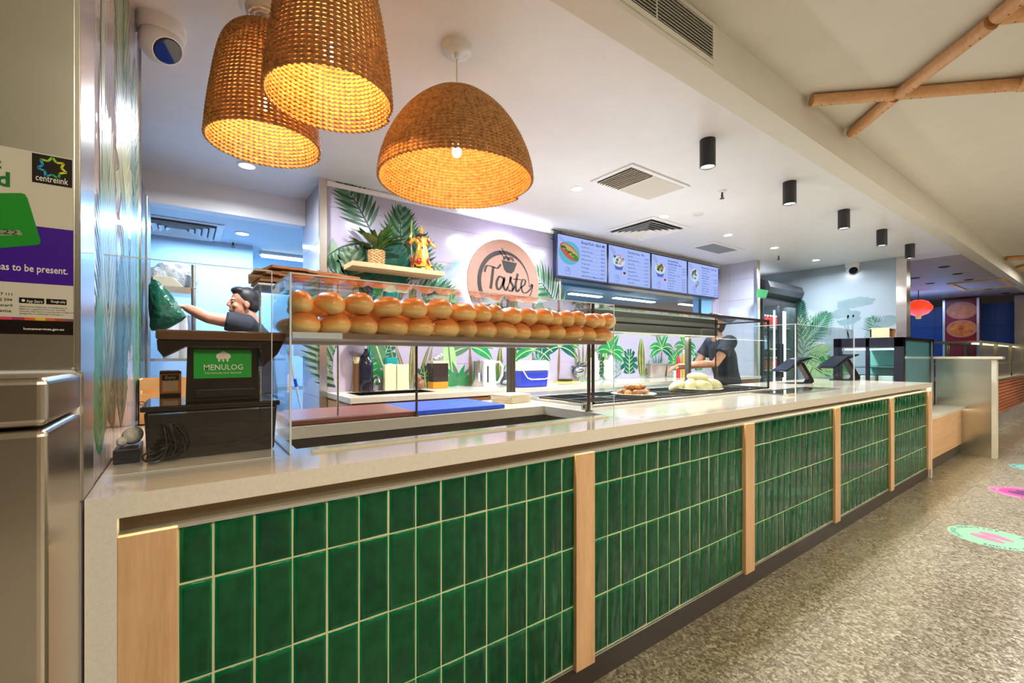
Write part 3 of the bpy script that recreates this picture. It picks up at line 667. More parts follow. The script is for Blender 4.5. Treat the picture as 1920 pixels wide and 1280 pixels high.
for r, (z, g) in enumerate(((1.312, 'lower'), (1.372, 'upper'))):
    for k, yy in enumerate((1.56, 1.69)):
        for i in range(13 if r == 0 else 12):
            x = 0.295 + (i + 0.35 * r) * 0.092 + random.uniform(-.008, .008)
            roll(x, yy + random.uniform(-.01, .01), z + random.uniform(-.002, .004), 0.045, 0.060, 0.035, f'bread roll behind the front ones, {ORD[i]} from the left in the {g} {"middle" if k == 0 else "back"} row', f'bread rolls in the {g} {"middle" if k == 0 else "back"} row', yaw=random.uniform(-.3, .3))

# cutting boards and things on the ledge
bd = MB().box(0.315, 0.835, 1.875, 2.262, 0.9515, 0.9735); tag(bd.build('cutting_board', [noisy('brown_board', srgb(116, 62, 48), srgb(134, 76, 60), 30, 0.3, 0.05)], bevel=0.005, seg=3), 'brown plastic cutting board on the ledge under the bread shelf', 'cutting board')
bd = MB().box(0.842, 1.33, 1.885, 2.28, 0.9515, 0.9715); tag(bd.build('cutting_board', [noisy('blue_board', srgb(10, 66, 196), srgb(30, 90, 214), 30, 0.35, 0.05)], bevel=0.004, seg=3), 'bright blue plastic cutting board beside the brown one', 'cutting board')
c0 = at_z(958, 753, 0.95)
for i in range(6):
    m = MB(); s_ = 0.078; mt = Matrix.Translation((c0.x + random.uniform(-.004, .004), c0.y - 0.0 + random.uniform(-.004, .004), 0.951 + i * 0.0078)) @ Matrix.Rotation(0.25 + random.uniform(-.06, .06), 4, 'Z')
    m.box(-s_ * 1.15, s_ * 1.15, -s_, s_, 0, 0.0072, mat=mt)
    tag(m.build('paper_packet', [M('cream_paper', srgb(228, 220, 190), 0.6)], bevel=0.002), ['bottom one', 'second one up', 'third one up', 'fourth one up', 'fifth one up', 'top one'][i] + ' in the stack of cream paper packets beside the blue board', 'paper packet', 'cream paper packets in a stack')
# brown paper bags piled on the case
for i, (dz, yw, dx) in enumerate(((0.0, 0.05, 0), (0.012, -0.10, -0.02), (0.023, 0.12, 0.01), (0.034, 0.0, -0.01), (0.046, 0.18, 0.02))):
    m = MB(); mt = Matrix.Translation((0.36 + dx, 1.83, 1.476 + dz)) @ Matrix.Rotation(yw, 4, 'Z') @ Matrix.Rotation(random.uniform(-.015, .015), 4, 'Y')
    n = 8; 
    for k in range(n):
        x0, x1 = -0.16 + 0.32 * k / n, -0.16 + 0.32 * (k + 1) / n; w0 = 0.0015 * math.sin(k * 2.1 + i); m.box(x0, x1, -0.09, 0.09, w0, 0.0085 + w0, mat=mt)
    tag(m.build('paper_bag', [noisy('brown_paper', srgb(176, 130, 96), srgb(204, 160, 126), 12, 0.7, 0.2)]), ['lowest', 'second', 'third', 'fourth', 'topmost'][i] + ' flat brown paper bag of the pile above the back edge of the bread case', 'paper bag', 'flat brown paper bags in a pile')
pr = thing('bag_rack', 'slim steel rack carrying the paper bags behind the bread case', 'rack', (0.36, 1.83, 0.95))
MB().box(0.20, 0.52, 1.745, 1.915, 1.464, 1.4715).build('rack_tray', [STEEL], pr)
for x in (0.225, 0.505):
    MB().cyl((x, 1.905, 0.951), (x, 1.905, 1.464), 0.004, n=8).build('rack_post', [STEEL], pr)

# ================================================================ BAIN MARIE
bm_ = thing('bain_marie', 'glass fronted food warmer set in the counter, dark metal frame and steel pans', 'food warmer', (2.7, 1.93, 0.95))
GX0, GX1, GY0, GY1, GZ = 1.735, 3.715, 1.655, 2.10, 1.492
m = MB(); frame_xy(m, GX0 - 0.01, GX1 + 0.01, GY0 - 0.01, 2.28, 0.9505, 0.964, 0.045); m.build('steel_surround', [STEEL], bm_, bevel=0.003)
DF = M('dark_bronze_frame', srgb(92, 78, 66), 0.2, 0.85)
m = MB(); m.box(GX0, GX1, GY0, GY0 + 0.014, 0.964, 0.974).box(GX0, GX0 + 0.014, GY0, GY1, 0.964, 0.974).box(GX1 - 0.014, GX1, GY0, GY1, 0.964, 0.974)
m.box(GX0 - 0.2, GX1, GY0, GY0 + 0.016, GZ - 0.006, GZ + 0.010).box(GX1 - 0.014, GX1, GY0, GY1, GZ - 0.004, GZ + 0.008)
m.box(GX0, GX0 + 0.012, GY0, GY0 + 0.012, 0.974, GZ).box(GX1 - 0.012, GX1, GY0, GY0 + 0.012, 0.974, GZ).box(GX1 - 0.008, GX1, GY1 - 0.008, GY1, 0.974, GZ)
m.build('glass_frame', [DF], bm_)
MB().box(GX0 + .012, GX1 - .012, GY0 + 0.004, GY0 + 0.009, 0.974, GZ - 0.006).build('front_glass', [GLASS], bm_)
MB().box(GX1 - 0.009, GX1 - 0.004, GY0 + 0.012, GY1 - .008, 0.974, GZ - 0.004).build('side_glass', [GLASS], bm_)
MB().box(GX0, GX1 - .014, GY0 + 0.016, GY1, GZ, GZ + 0.006).build('top_glass', [GLASS], bm_)
PAN = brushed('pan_steel', (0.55, 0.58, 0.60), 0.16, 'Y')
px = [1.785 + i * 0.314 for i in range(7)]
for i in range(6):
    for (ya, yb) in ((1.705, 1.935), (1.945, 2.19)):
        a, b = px[i], px[i + 1] - 0.008; m = MB(); zb = 0.86
        m.box(a, b, ya, yb, zb - .004, zb).box(a, a + .003, ya, yb, zb, 0.962).box(b - .003, b, ya, yb, zb, 0.962).box(a, b, ya, ya + .003, zb, 0.962).box(a, b, yb - .003, yb, zb, 0.962)
        frame_xy(m, a - .003, b + .003, ya - .003, yb + .003, 0.962, 0.965, 0.009)
        m.build('food_pan', [PAN], bm_)
# overshelf on posts
os_ = thing('heated_gantry', 'long stainless overshelf with lamps underneath, on two grey posts behind the food warmer', 'overshelf', (2.9, 2.45, 0.95))
MB().box(1.68, 4.20, 2.35, 2.36, 1.413, 1.565).box(1.68, 4.20, 2.55, 2.56, 1.413, 1.565).box(1.68, 4.20, 2.36, 2.55, 1.555, 1.565).box(1.68, 1.69, 2.36, 2.55, 1.413, 1.555).box(4.19, 4.20, 2.36, 2.55, 1.413, 1.555).build('housing', [brushed('gantry_steel', (0.50, 0.52, 0.48), 0.22, 'X', 0.06)], os_)
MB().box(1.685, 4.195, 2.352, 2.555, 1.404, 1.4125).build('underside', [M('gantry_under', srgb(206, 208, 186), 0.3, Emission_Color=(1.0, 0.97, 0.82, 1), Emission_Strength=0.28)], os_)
MB().box(1.68, 4.21, 2.343, 2.35, 1.478, 1.490).build('rail', [CHROME], os_)
for x in (2.15, 2.75, 3.35, 3.9): MB().box(x, x + 0.12, 2.40, 2.50, 1.400, 1.404).build('lamp_grille', [M('gantry_lamp_grille', (0.7, 0.7, 0.62), 0.25, 0.6)], os_)
for x in (1.755, 3.83):
    m = MB().box(x, x + 0.045, 2.43, 2.47, 0.951, 1.413).box(x + .010, x + .016, 2.427, 2.43, 0.951, 1.413).box(x + .030, x + .036, 2.427, 2.43, 0.951, 1.413)
    m.build('post', [M('grey_post', srgb(120, 118, 108), 0.3, 0.7)], os_)
MB().box(1.70, 4.0, 2.31, 2.60, 0.0, 0.951).build('bench_body', [STEEL], os_)
# plates of food
def plate(x, y, z, r, label):
    m = MB().lathe([(0, 0.002), (r * 0.6, 0.002), (r * 0.75, 0.004), (r, 0.020), (r * 1.02, 0.023), (r * 0.99, 0.025), (r * 0.74, 0.010), (0, 0.008)], (x, y, z), 40)
    return tag(m.build('plate', [M('plate_glaze', srgb(222, 218, 200), 0.15)], smooth=True), label, 'plate')
pc = at_z(1188, 738, 0.985); plate(pc.x, pc.y, 0.966, 0.135, 'round cream plate holding pieces of fried chicken')
random.seed(5)
CHK = noisy('fried_chicken', srgb(206, 128, 60), srgb(92, 44, 22), 40, 0.3, 0.7, bdist=0.01)
CHK2 = noisy('fried_chicken_gold', srgb(236, 166, 84), srgb(190, 108, 50), 40, 0.3, 0.7, bdist=0.01)
spots = [(-.075, -.02, 0), (-.04, -.05, 0), (.0, -.055, 0), (.045, -.045, 0), (.08, -.01, 0), (-.06, .035, 0), (-.01, .02, 0), (.045, .035, 0), (-.045, -.01, 1), (-.005, -.02, 1), (.04, -.01, 1), (.0, .03, 1)]
for i, (dx, dy, l) in enumerate(spots):
    m = MB(); a = random.uniform(0, 6.28); R = Matrix.Rotation(a, 4, 'Z') @ Matrix.Rotation(random.uniform(-.3, .3), 4, 'X')
    m.ell((pc.x + dx, pc.y + dy, 0.966 + 0.028 + l * 0.030), (0.036, 0.024, 0.022), 14, 9, mat=R); e_ = R @ Vector((0.034, 0, 0.004)); m.ell(Vector((pc.x + dx, pc.y + dy, 0.994 + l * 0.03)) + e_, (0.013, 0.012, 0.011), 10, 6)
    tag(m.build('chicken_piece', [CHK if i % 3 else CHK2], smooth=True), f'browned fried chicken piece, {ORD[i]} of the heap on the cream plate', 'fried chicken', 'fried chicken pieces heaped on a plate')
pb = at_z(1309, 728, 0.985); plate(pb.x, pb.y, 0.966, 0.165, 'round pale plate holding a pile of pale rolls')
PALE = noisy('pale_bun', srgb(232, 216, 160), srgb(244, 232, 190), 10, 0.3, 0.15)
ex = Rv; 
for i, (a, d, z, rx, rz, l) in enumerate(((-0.155, 0.0, 0.035, .062, .034, 'leftmost pale roll on the plate at the bottom'), (-0.07, -0.02, 0.04, .055, .040, 'second pale roll from the left, standing steeply on the plate'), (0.02, -0.03, 0.04, .070, .040, 'middle pale roll at the front of the pile'), (0.12, 0.02, 0.042, .065, .042, 'rightmost pale roll of the pile'), (-0.0, 0.01, 0.098, .078, .034, 'top pale roll lying across the others'))):
    c = Vector((pb.x, pb.y, 0)) + Rv * a + Fv * d
    m = MB().ell((c.x, c.y, 0.968 + z), (rx, 0.048, rz), 22, 14, mat=Matrix.Rotation(-0.62, 4, 'Z') @ Matrix.Rotation([-.5, -.9, .2, .35, .08][i], 4, 'Y'))
    tag(m.build('pale_roll', [PALE], smooth=True), l, 'bread roll', 'pale rolls piled on a plate')

# ================================================================ TILL END
sc1 = thing('acrylic_screen', 'clear acrylic screen standing in front of the black till printer', 'screen', (0.02, 1.34, 0.95))
MB().box(XL + 0.008, 0.186, 1.338, 1.342, 0.951, 1.446).build('sheet', [ACRYL], sc1)
MB().box(XL + 0.008, 0.186, 1.337, 1.339, 1.444, 1.4465).box(0.1845, 0.1865, 1.337, 1.342, 0.951, 1.446).box(XL + 0.008, 0.186, 1.335, 1.3365, 0.951, 0.9525).build('polished_edge', [EDGE], sc1)
GB = M('till_black_gloss', srgb(34, 26, 20), 0.08, Coat_Weight=0.5)
till = thing('till_printer', 'black glossy till printer with bin below and flared hood above', 'printer', (0.07, 1.56, 0.95))
def tray(m, x0, x1, y0, y1, z0, z1, ins, k=0):
    a = [(x0 + ins, y0 + ins, z0), (x1 - ins, y0 + ins, z0), (x1 - ins, y1 - ins, z0), (x0 + ins, y1 - ins, z0), (x0, y0, z1), (x1, y0, z1), (x1, y1, z1), (x0, y1, z1)]
    m.add(a, [(3, 2, 1, 0), (4, 5, 6, 7), (0, 1, 5, 4), (1, 2, 6, 5), (2, 3, 7, 6), (3, 0, 4, 7)], k)
m = MB(); tray(m, -0.085, 0.215, 1.45, 1.72, 0.951, 1.078, 0.006); m.build('bin', [GB], till, bevel=0.008, seg=3)
MB().box(-0.092, 0.222, 1.443, 1.727, 1.078, 1.092).build('bin_rim', [GB], till, bevel=0.004, seg=2)
m = MB(); m.prism([(0.000, 1.50, 1.092), (0.178, 1.50, 1.092), (0.172, 1.50, 1.252), (0.004, 1.50, 1.252)], (0, 0.14, 0)); m.build('printer_body', [GB], till, bevel=0.004)
MB().box(0.02, 0.165, 1.492, 1.502, 1.103, 1.128).build('paper_slot', [BLACK], till, bevel=0.003)
MB().box(0.058, 0.082, 1.495, 1.501, 1.132, 1.146).build('switch', [BLACK], till)
sd = MB().box(0.018, 0.155, 1.4975, 1.4995, 1.158, 1.2365, 0)
text(sd, 'MENULOG', (0.0865, 1.4970, 1.181), X_, Z_, 0.0215, 1, 'C', bold=0.008, width=0.094)
text(sd, 'Your favourite food, delivered.', (0.0865, 1.4970, 1.170), X_, Z_, 0.008, 1, 'C', width=0.088)
for (cx, cz, r) in ((0.078, 1.219, .009), (0.0865, 1.223, .010), (0.095, 1.219, .0088)): sd.poly([(cx + r * math.cos(2 * PI * q_ / 16), 1.4968 - r * 0.02 - (cx - 0.078) * 0.01, cz + r * math.sin(2 * PI * q_ / 16)) for q_ in range(16)], 1)
for dx in (-.0105, -.0005, .0095): sd.box(0.0865 + dx - .0022, 0.0865 + dx + .0022, 1.4969, 1.4972, 1.204, 1.216, 1)
sd.box(0.0735, 0.0995, 1.4960, 1.4963, 1.213, 1.2195, 1)
sd.build('green_sticker', [M('sticker_green', srgb(0, 160, 40), 0.4), M('sticker_white', srgb(236, 224, 206), 0.5)], till)
m = MB(); m.prism([(-0.06, 1.46, 1.262), (0.235, 1.46, 1.262), (0.218, 1.46, 1.225), (0.180, 1.46, 1.185), (0.172, 1.46, 1.2435), (0.0, 1.46, 1.2435), (-0.045, 1.46, 1.215), (-0.058, 1.46, 1.235)], (0, 0.13, 0)); m.build('hood', [GB], till, bevel=0.003)
MB().box(-0.062, 0.238, 1.452, 1.60, 1.262, 1.288).build('hood_lid', [M('till_brown', srgb(104, 72, 52), 0.12)], till, bevel=0.006)
m = MB(); random.seed(3)
for i in range(7):
    x = -0.05 + i * 0.006; top = 1.05 - 0.008 * (i % 3); pts = []
    for k in range(13): t = k / 12; pts.append((x + 0.028 * math.sin(t * PI) * (0.4 + 0.12 * i) - 0.02 * t, 1.443 - 0.004 * (i % 3) - 0.03 * math.sin(t * PI) ** 2 * (i % 2), top - (top - 0.958) * math.sin(t * PI * 0.5 + 0.02)))
    m.tube(pts, 0.0022, 6)
for i in range(5):
    pts = [(-0.065 + 0.02 * math.cos(t) + i * 0.007, 1.425 + 0.014 * math.sin(t) + 0.004 * i, 0.958 + 0.005 * i + 0.012 * (1 + math.sin(t + i))) for t in [k * 2 * PI / 14 for k in range(15)]]
    m.tube(pts, 0.0024, 6)
tag(m.build('cable_bundle', [M('cable_black', (0.01, 0.008, 0.006), 0.35)], smooth=True), 'coiled black cable bundle hanging at the left front corner of the till printer', 'cable')
tag(MB().box(-0.145, -0.094, 1.47, 1.60, 0.951, 0.987).build('small_black_box', [M('adapter', srgb(26, 30, 38), 0.3)], bevel=0.003), 'small flat black box on the counter against the mural wall', 'box')
m = MB(); m.ell((-0.112, 1.535, 1.012), (0.022, 0.03, 0.024), 14, 9, mat=Matrix.Rotation(0.6, 4, 'Y')).ell((-0.132, 1.52, 1.0), (0.012, 0.02, 0.012), 10, 7)
tag(m.build('crumpled_tissue', [noisy('tissue', srgb(232, 222, 204), srgb(246, 238, 224), 60, 0.9, 0.8, bdist=0.01)], smooth=True), 'crumpled beige paper tissue on the small black box', 'tissue')
b = thing('cardboard_carton', 'open-handled cardboard carton behind the till printed OF AU', 'carton', (-0.04, 2.33, 0.951))
m = MB(); zc0, zc1 = 0.951, 1.128; x0, x1, y0, y1 = -0.148, 0.06, 2.25, 2.42
hx0, hx1, hz0, hz1 = -0.140, -0.085, 1.072, 1.086
m.box(x0, hx0, y0, y0 + .004, zc0, zc1).box(hx1, x1, y0, y0 + .004, zc0, zc1).box(hx0, hx1, y0, y0 + .004, zc0, hz0).box(hx0, hx1, y0, y0 + .004, hz1, zc1)
m.box(x0, x0 + .004, y0, y1, zc0, zc1).box(x1 - .004, x1, y0, y1, zc0, zc1).box(x0, x1, y1 - .004, y1, zc0, zc1).box(x0, x1, y0, y1, zc0, zc0 + .004)
m.build('carton_body', [CARD], b)
m = MB(); text(m, 'OF AU', (-0.1475, 2.2492, 1.028), X_, Z_, 0.024, bold=0.01, width=0.075); m.build('printed_words', [M('carton_ink', srgb(60, 34, 24), 0.7)], b)
b = thing('orange_card_reader', 'small orange fronted box behind the left of the till printer', 'card reader', (-0.03, 1.80, 0.951))
a0 = at_y(299, 738, 1.80); a1 = at_y(340, 694, 1.80)
MB().box(a0.x, a1.x, 1.80, 1.86, 0.951, a1.z).build('case', [M('reader_dark', srgb(60, 44, 34), 0.3)], b, bevel=0.004)
MB().box(a0.x + .002, a1.x - .002, 1.797, 1.80, a0.z, a1.z - .012).build('orange_face', [M('reader_orange', srgb(246, 150, 56), 0.35)], b)
MB().box(a0.x + .008, a1.x - .008, 1.7955, 1.797, a0.z + .006, a1.z - .032).build('pale_window', [M('reader_pale', srgb(250, 214, 176), 0.3)], b)
m = MB().box(a0.x + .006, a1.x - .006, 1.7945, 1.797, a1.z - .030, a1.z - .014, 0); text(m, 'Enjoy', ((a0.x + a1.x) / 2, 1.7940, a1.z - .026), X_, Z_, .013, 1, 'C', shear=.3); m.build('display', [BLACK, M('reader_word', srgb(230, 220, 200), 0.4)], b)

# ================================================================ CASHIER END
s2 = thing('cashier_screen', 'clear acrylic screen with slot standing at the cashier end of the counter', 'screen', (3.9, 1.32, 0.95))
SX0, SX1 = 3.335, 4.45
MB().box(SX0, SX1, 1.318, 1.323, 0.951, 1.436).build('sheet', [ACRYL], s2)
MB().box(SX0, SX0 + .005, 1.325, 1.60, 0.951, 1.436).build('side_sheet', [ACRYL], s2)
MB().box(SX1 - .005, SX1, 1.325, 1.60, 0.951, 1.436).build('side_sheet', [ACRYL], s2)
MB().box(SX0 - .002, SX0 + .006, 1.316, 1.322, 0.951, 1.438).box(SX0, SX1, 1.317, 1.319, 1.434, 1.4375).box(SX1 - .003, SX1, 1.317, 1.324, 0.951, 1.436).box(SX0, SX0 + .004, 1.32, 1.60, 1.434, 1.4375).build('polished_edge', [EDGE], s2)
m = MB(); frame_xy(m, 3.34, 4.30, 1.37, 1.62, 0.951, 0.957, 0.02); m.build('base_frame', [M('brown_acrylic', srgb(126, 108, 96), 0.15)], s2)
MB().box(3.37, 4.27, 1.395, 1.60, 0.951, 0.9535).build('base_mirror', [M('tray_chrome', (0.62, 0.68, 0.72), 0.06, 1.0)], s2)
MB().box(3.25, 3.35, 1.33, 1.36, 0.951, 0.962).box(3.345, 3.42, 1.345, 1.375, 0.951, 0.960).build('clamp', [M('clear_clamp', srgb(206, 190, 160), 0.1)], s2)
def tablet(u, v, sc, label, flip=1):
    c = at_z(u, v, 0.951); r = thing('tablet_stand', label, 'tablet', (c.x, c.y, 0.951))
    def P(a, b, d): return c + Rv * a * sc + Fv * d * sc + Vector((0, 0, b * sc))
    def slab(m, prof, d0, d1):
        n = len(prof); m.prism([P(a, b, d0) for a, b in prof], Fv * (d1 - d0) * sc)
    m = MB(); slab(m, [(-0.17, 0.105), (-0.165, 0.098), (-0.02, 0.185), (0.055, 0.212), (0.055, 0.222), (-0.03, 0.205)], -0.10, 0.10); m.build('tablet', [M('tablet_black', (0.01, 0.012, 0.016), 0.12)], r)
    m = MB(); slab(m, [(-0.150, 0.118), (-0.148, 0.121), (-0.032, 0.207), (-0.028, 0.2055)], -0.09, 0.09); m.build('screen_glass', [M('tablet_screen', (0.02, 0.025, 0.035), 0.12)], r)
    m = MB(); slab(m, [(0.0, 0.175), (0.03, 0.178), (0.115, 0.03), (0.118, 0.012), (0.100, 0.0), (-0.10, 0.0), (-0.10, 0.006), (0.07, 0.008), (0.085, 0.03)], -0.035, 0.035); m.build('bracket', [M('stand_bronze', srgb(44, 36, 36), 0.2, 0.6)], r, bevel=0.002)
    return r
tablet(1496, 718, 1.15, 'black tablet on an angled stand behind the middle of the cashier screen')
tablet(1582, 712, 1.30, 'black tablet on an angled stand at the far end of the counter')
# ================================================================ BACK COUNTER
BZ = 0.945
bk = thing('back_counter', 'back bench with pale stone top and timber fronts under the plant mural', 'bench', (3.6, 3.2, 0))
m = MB(); m.box(0.86, 0.97, 2.95, 3.548, BZ - .035, BZ).box(1.55, 6.38, 2.95, 3.548, BZ - .035, BZ).box(0.97, 1.55, 2.95, 3.12, BZ - .035, BZ).box(0.97, 1.55, 3.40, 3.548, BZ - .035, BZ)
m.build('stone_top', [STONE], bk)
MB().box(0.88, 6.38, 2.985, 3.545, 0.1, BZ - .036).build('carcass', [M('bench_carcass', srgb(120, 84, 60), 0.6)], bk)
TP = wood('pink_timber', srgb(168, 108, 74), srgb(192, 132, 96), 'X', 0.6)
for i in range(9):
    x = 0.885 + i * 0.61
    if x > 6.3: break
    d = MB().box(x, min(x + 0.605, 6.37), 2.967, 2.985, 0.12, BZ - .045).build('cabinet_door', [TP], bk)
MB().box(0.866, 0.880, 2.975, 3.545, 0.1, BZ - .036).build('end_panel', [TIMBX], bk)
MB().box(0.88, 6.38, 3.02, 3.54, 0, 0.1).build('kickboard', [BLACKM], bk)
m = MB(); m.box(0.97, 1.55, 3.12, 3.40, 0.78, 0.785).box(0.965, 0.97, 3.12, 3.40, 0.785, 0.946).box(1.55, 1.555, 3.12, 3.40, 0.785, 0.946).box(0.97, 1.55, 3.115, 3.12, 0.785, 0.946).box(0.97, 1.55, 3.40, 3.405, 0.785, 0.946); m.build('sink_bowl', [STEEL], bk)

# small helper: place things by the foot seen in the photograph, on the bench top
def foot(u, v): p = at_z(u, v, BZ); return p.x, min(max(p.y, 2.99), 3.47)
def wpx(u, x, y): return math.hypot(x * Fv.x + y * Fv.y, 0) / FPX         # metres per pixel at this depth
def top_z(u, v, y): return at_y(u, v, y).z
def bottle(name, label, cat, u, vb, vt, wp, mat, prof=None, cap=None, n=20, group=None, capname='cap', y=None):
    x, yy = foot(u, vb)
    if y: yy = y; x = at_y(u, vb, y).x
    h = top_z(u, vt, yy) - BZ; r = wp / 2 * wpx(u, x, yy)
    t = thing(name, label, cat, (x, yy, BZ), group)
    pf = prof or [(0, 0), (0.96, 0), (1, 0.02), (1, 0.62), (0.9, 0.74), (0.42, 0.84), (0.38, 0.9), (0, 0.9)]
    MB().lathe([(a * r, b * h) for a, b in pf], (x, yy, BZ + 0.001), n).build('body', [mat], t, smooth=True)
    if cap: MB().lathe([(a * r, b * h) for a, b in cap[1]], (x, yy, BZ + 0.001), n).build(capname, [cap[0]], t, smooth=True)
    return t, x, yy, h, r
# grinder with clear hopper
t, x, y, h, r = bottle('coffee_grinder', 'tall grinder with a clear white-capped hopper upside down on a brown column', 'grinder', 652, 731, 638, 14, M('brown_column', srgb(96, 62, 28), 0.4), [(0, 0), (1, 0), (0.9, 0.05), (0.9, 0.55), (0, 0.55)])
MB().lathe([(0.018, 0.55 * h), (0.026, 0.62 * h), (0.028, 0.68 * h), (0.02, 0.68 * h)], (x, y, BZ), 20).build('collar', [M('collar_cream', srgb(226, 214, 176), 0.4)], t, smooth=True)
MB().lathe([(0.028, 0.68 * h), (0.052, 0.75 * h), (0.060, 0.80 * h), (0.060, 0.95 * h)], (x, y, BZ), 24).build('hopper', [M('hopper_plastic', srgb(140, 132, 150), 0.2, Alpha=0.88)], t, smooth=True)
MB().lathe([(0, 1.0 * h), (0.058, 1.0 * h), (0.062, 0.98 * h), (0.062, 0.93 * h), (0, 0.93 * h)], (x, y, BZ), 24).build('lid', [WHITEPL], t, smooth=True)
bottle('dark_bottle', 'large dark blue-black bottle with a flat black cap on the back bench', 'bottle', 672, 731, 653, 28, M('dark_blue_bottle', srgb(22, 26, 44), 0.12), cap=(BLACK, [(0.7, 0.80), (0.75, 0.84), (0.30, 0.90), (0.35, 0.99), (0, 1.0)]))
bottle('teal_bottle', 'small teal glass bottle standing behind the dark bottle', 'bottle', 694, 722, 641, 9, M('teal_glass', srgb(0, 110, 100), 0.05), y=3.45)
# tap
x, y = at_y(701, 700, 3.44).x, 3.44; t = thing('sink_tap', 'small chrome tap behind the sink of the back bench', 'tap', (x, y, BZ))
MB().cyl((x, y, BZ), (x, y, BZ + .07), 0.014, 0.012, 14).build('base', [CHROME], t, smooth=True)
MB().tube([(x, y, BZ + .06), (x, y - .02, BZ + .10), (x, y - .07, BZ + .115), (x, y - .11, BZ + .09), (x, y - .115, BZ + .075)], 0.008, 12).build('spout', [CHROME], t, smooth=True)
MB().cyl((x, y, BZ + .075), (x + .035, y - .01, BZ + .10), 0.005, n=8).build('lever', [CHROME], t, smooth=True)
t, x, y, h, r = bottle('soap_pump', 'clear soap bottle with cream pump head beside the cream boxes', 'soap bottle', 713, 728, 680, 13, M('soap_clear', srgb(150, 170, 160), 0.1, Alpha=0.8), [(0, 0), (1, 0), (1, 0.58), (0.5, 0.66), (0, 0.66)])
MB().cyl((x, y, BZ + .62 * h), (x, y, BZ + .95 * h), 0.005, n=8).box(x - .028, x + .008, y - .007, y + .007, BZ + .90 * h, BZ + .97 * h).lathe([(.012, .6 * h), (.012, .74 * h), (0, .76 * h)], (x, y, BZ), 12).build('pump', [M('pump_cream', srgb(228, 218, 190), 0.4)], t)
MB().box(x - r * .7, x + r * .7, y - r * 1.02, y - r * .98, BZ + .12 * h, BZ + .5 * h).build('label_patch', [M('pale_label', srgb(196, 214, 210), 0.5)], t)
def boxat(name, label, cat, u0, u1, vb, vt, depth, mat, group=None, bevel=0.002, y=None):
    x, yy = foot((u0 + u1) / 2, vb)
    if y: yy = y
    xa = at_y(u0, vb, yy).x; xb = at_y(u1, vb, yy).x; z = top_z((u0 + u1) / 2, vt, yy)
    o = MB().box(xa, xb, yy, yy + depth, BZ + 0.001, z).build(name, [mat], bevel=bevel); return tag(o, label, cat, group), xa, xb, yy, z
CREAMBOX = M('cream_box', srgb(228, 218, 176), 0.4)
boxat('storage_box', 'cream upright box on the back bench, left of the matching pair', 'box', 722, 743, 728, 683, 0.05, CREAMBOX, 'two cream boxes', y=3.43)
boxat('storage_box', 'cream upright box on the back bench, right of the matching pair', 'box', 744.5, 767, 728, 683, 0.05, CREAMBOX, 'two cream boxes', y=3.43)
boxat('teal_container', 'teal plastic container behind the cream boxes', 'container', 725, 746, 722, 670, 0.05, M('teal_plastic', srgb(0, 140, 140), 0.35), y=3.49)
x, y = foot(776, 727); m = MB().ell((x, y, BZ + .042), (.038, .03, .042), 12, 8, mat=Matrix.Rotation(.3, 4, 'Y')).ell((x - .015, y, BZ + .09), (.022, .024, .03), 10, 7, mat=Matrix.Rotation(-.4, 4, 'Y'))
tag(m.build('crumpled_paper_bag', [noisy('crumpled_brown', srgb(120, 76, 50), srgb(164, 116, 84), 40, 0.7, 1.0, bdist=0.015)], smooth=True), 'crumpled brown paper bag beside the dark jug', 'paper bag')
# jug with amber bottom
x, y = foot(811, 726); s = wpx(811, x, y); r = 15.5 * s; h = top_z(811, 676, y) - BZ
t = thing('drink_jug', 'square clear jug of dark drink with amber layer at the bottom', 'jug', (x, y, BZ))
MB().box(x - r, x + r, y - r * .8, y + r * .8, BZ + .001, BZ + h * .24).build('amber_layer', [M('amber', srgb(196, 130, 30), 0.2)], t, bevel=.004)
MB().box(x - r, x + r, y - r * .8, y + r * .8, BZ + h * .24, BZ + h * .9).build('dark_drink', [M('dark_drink', srgb(50, 40, 40), 0.12)], t, bevel=.003)
MB().box(x - r * 1.06, x + r * 1.06, y - r * .86, y + r * .86, BZ + h * .9, BZ + h).build('lid', [M('jug_lid', srgb(190, 184, 160), 0.3)], t, bevel=.002)
MB().tube([(x + r, y, BZ + h * .82), (x + r + .022, y, BZ + h * .78), (x + r + .024, y, BZ + h * .4), (x + r, y, BZ + h * .34)], .005, 8).build('handle', [M('jug_handle', srgb(180, 200, 200), 0.2)], t, smooth=True)
R = Matrix.Translation((x + .002, y, BZ + h + .026)) @ Matrix.Rotation(1.15, 4, 'Y')
o = MB().lathe([(0.018, -.04), (0.026, .04), (0.0245, .04), (0.017, -.038), (0, -.038)], (0, 0, 0), 20, mat=R).build('paper_cup', [noisy('cup_print', srgb(216, 216, 212), srgb(110, 104, 110), 60, 0.4, 0)], smooth=True)
tag(o, 'patterned paper cup lying tilted on top of the dark jug', 'cup')
t, x, y, h, r = bottle('steel_cup', 'tall brushed steel milk jug beside the white kettle', 'jug', 878, 722, 677, 23, STEEL, [(0, 0), (1.0, 0), (1.03, .03), (.96, .5), (.86, .8), (.92, 1), (.88, 1), (.82, .8), (0, .7)])
MB().box(x - r * .5, x - r * .2, y - r * 1.08, y - r * 1.02, BZ + h * .2, BZ + h * .55).build('label_patch', [M('pale_label', None)], t)
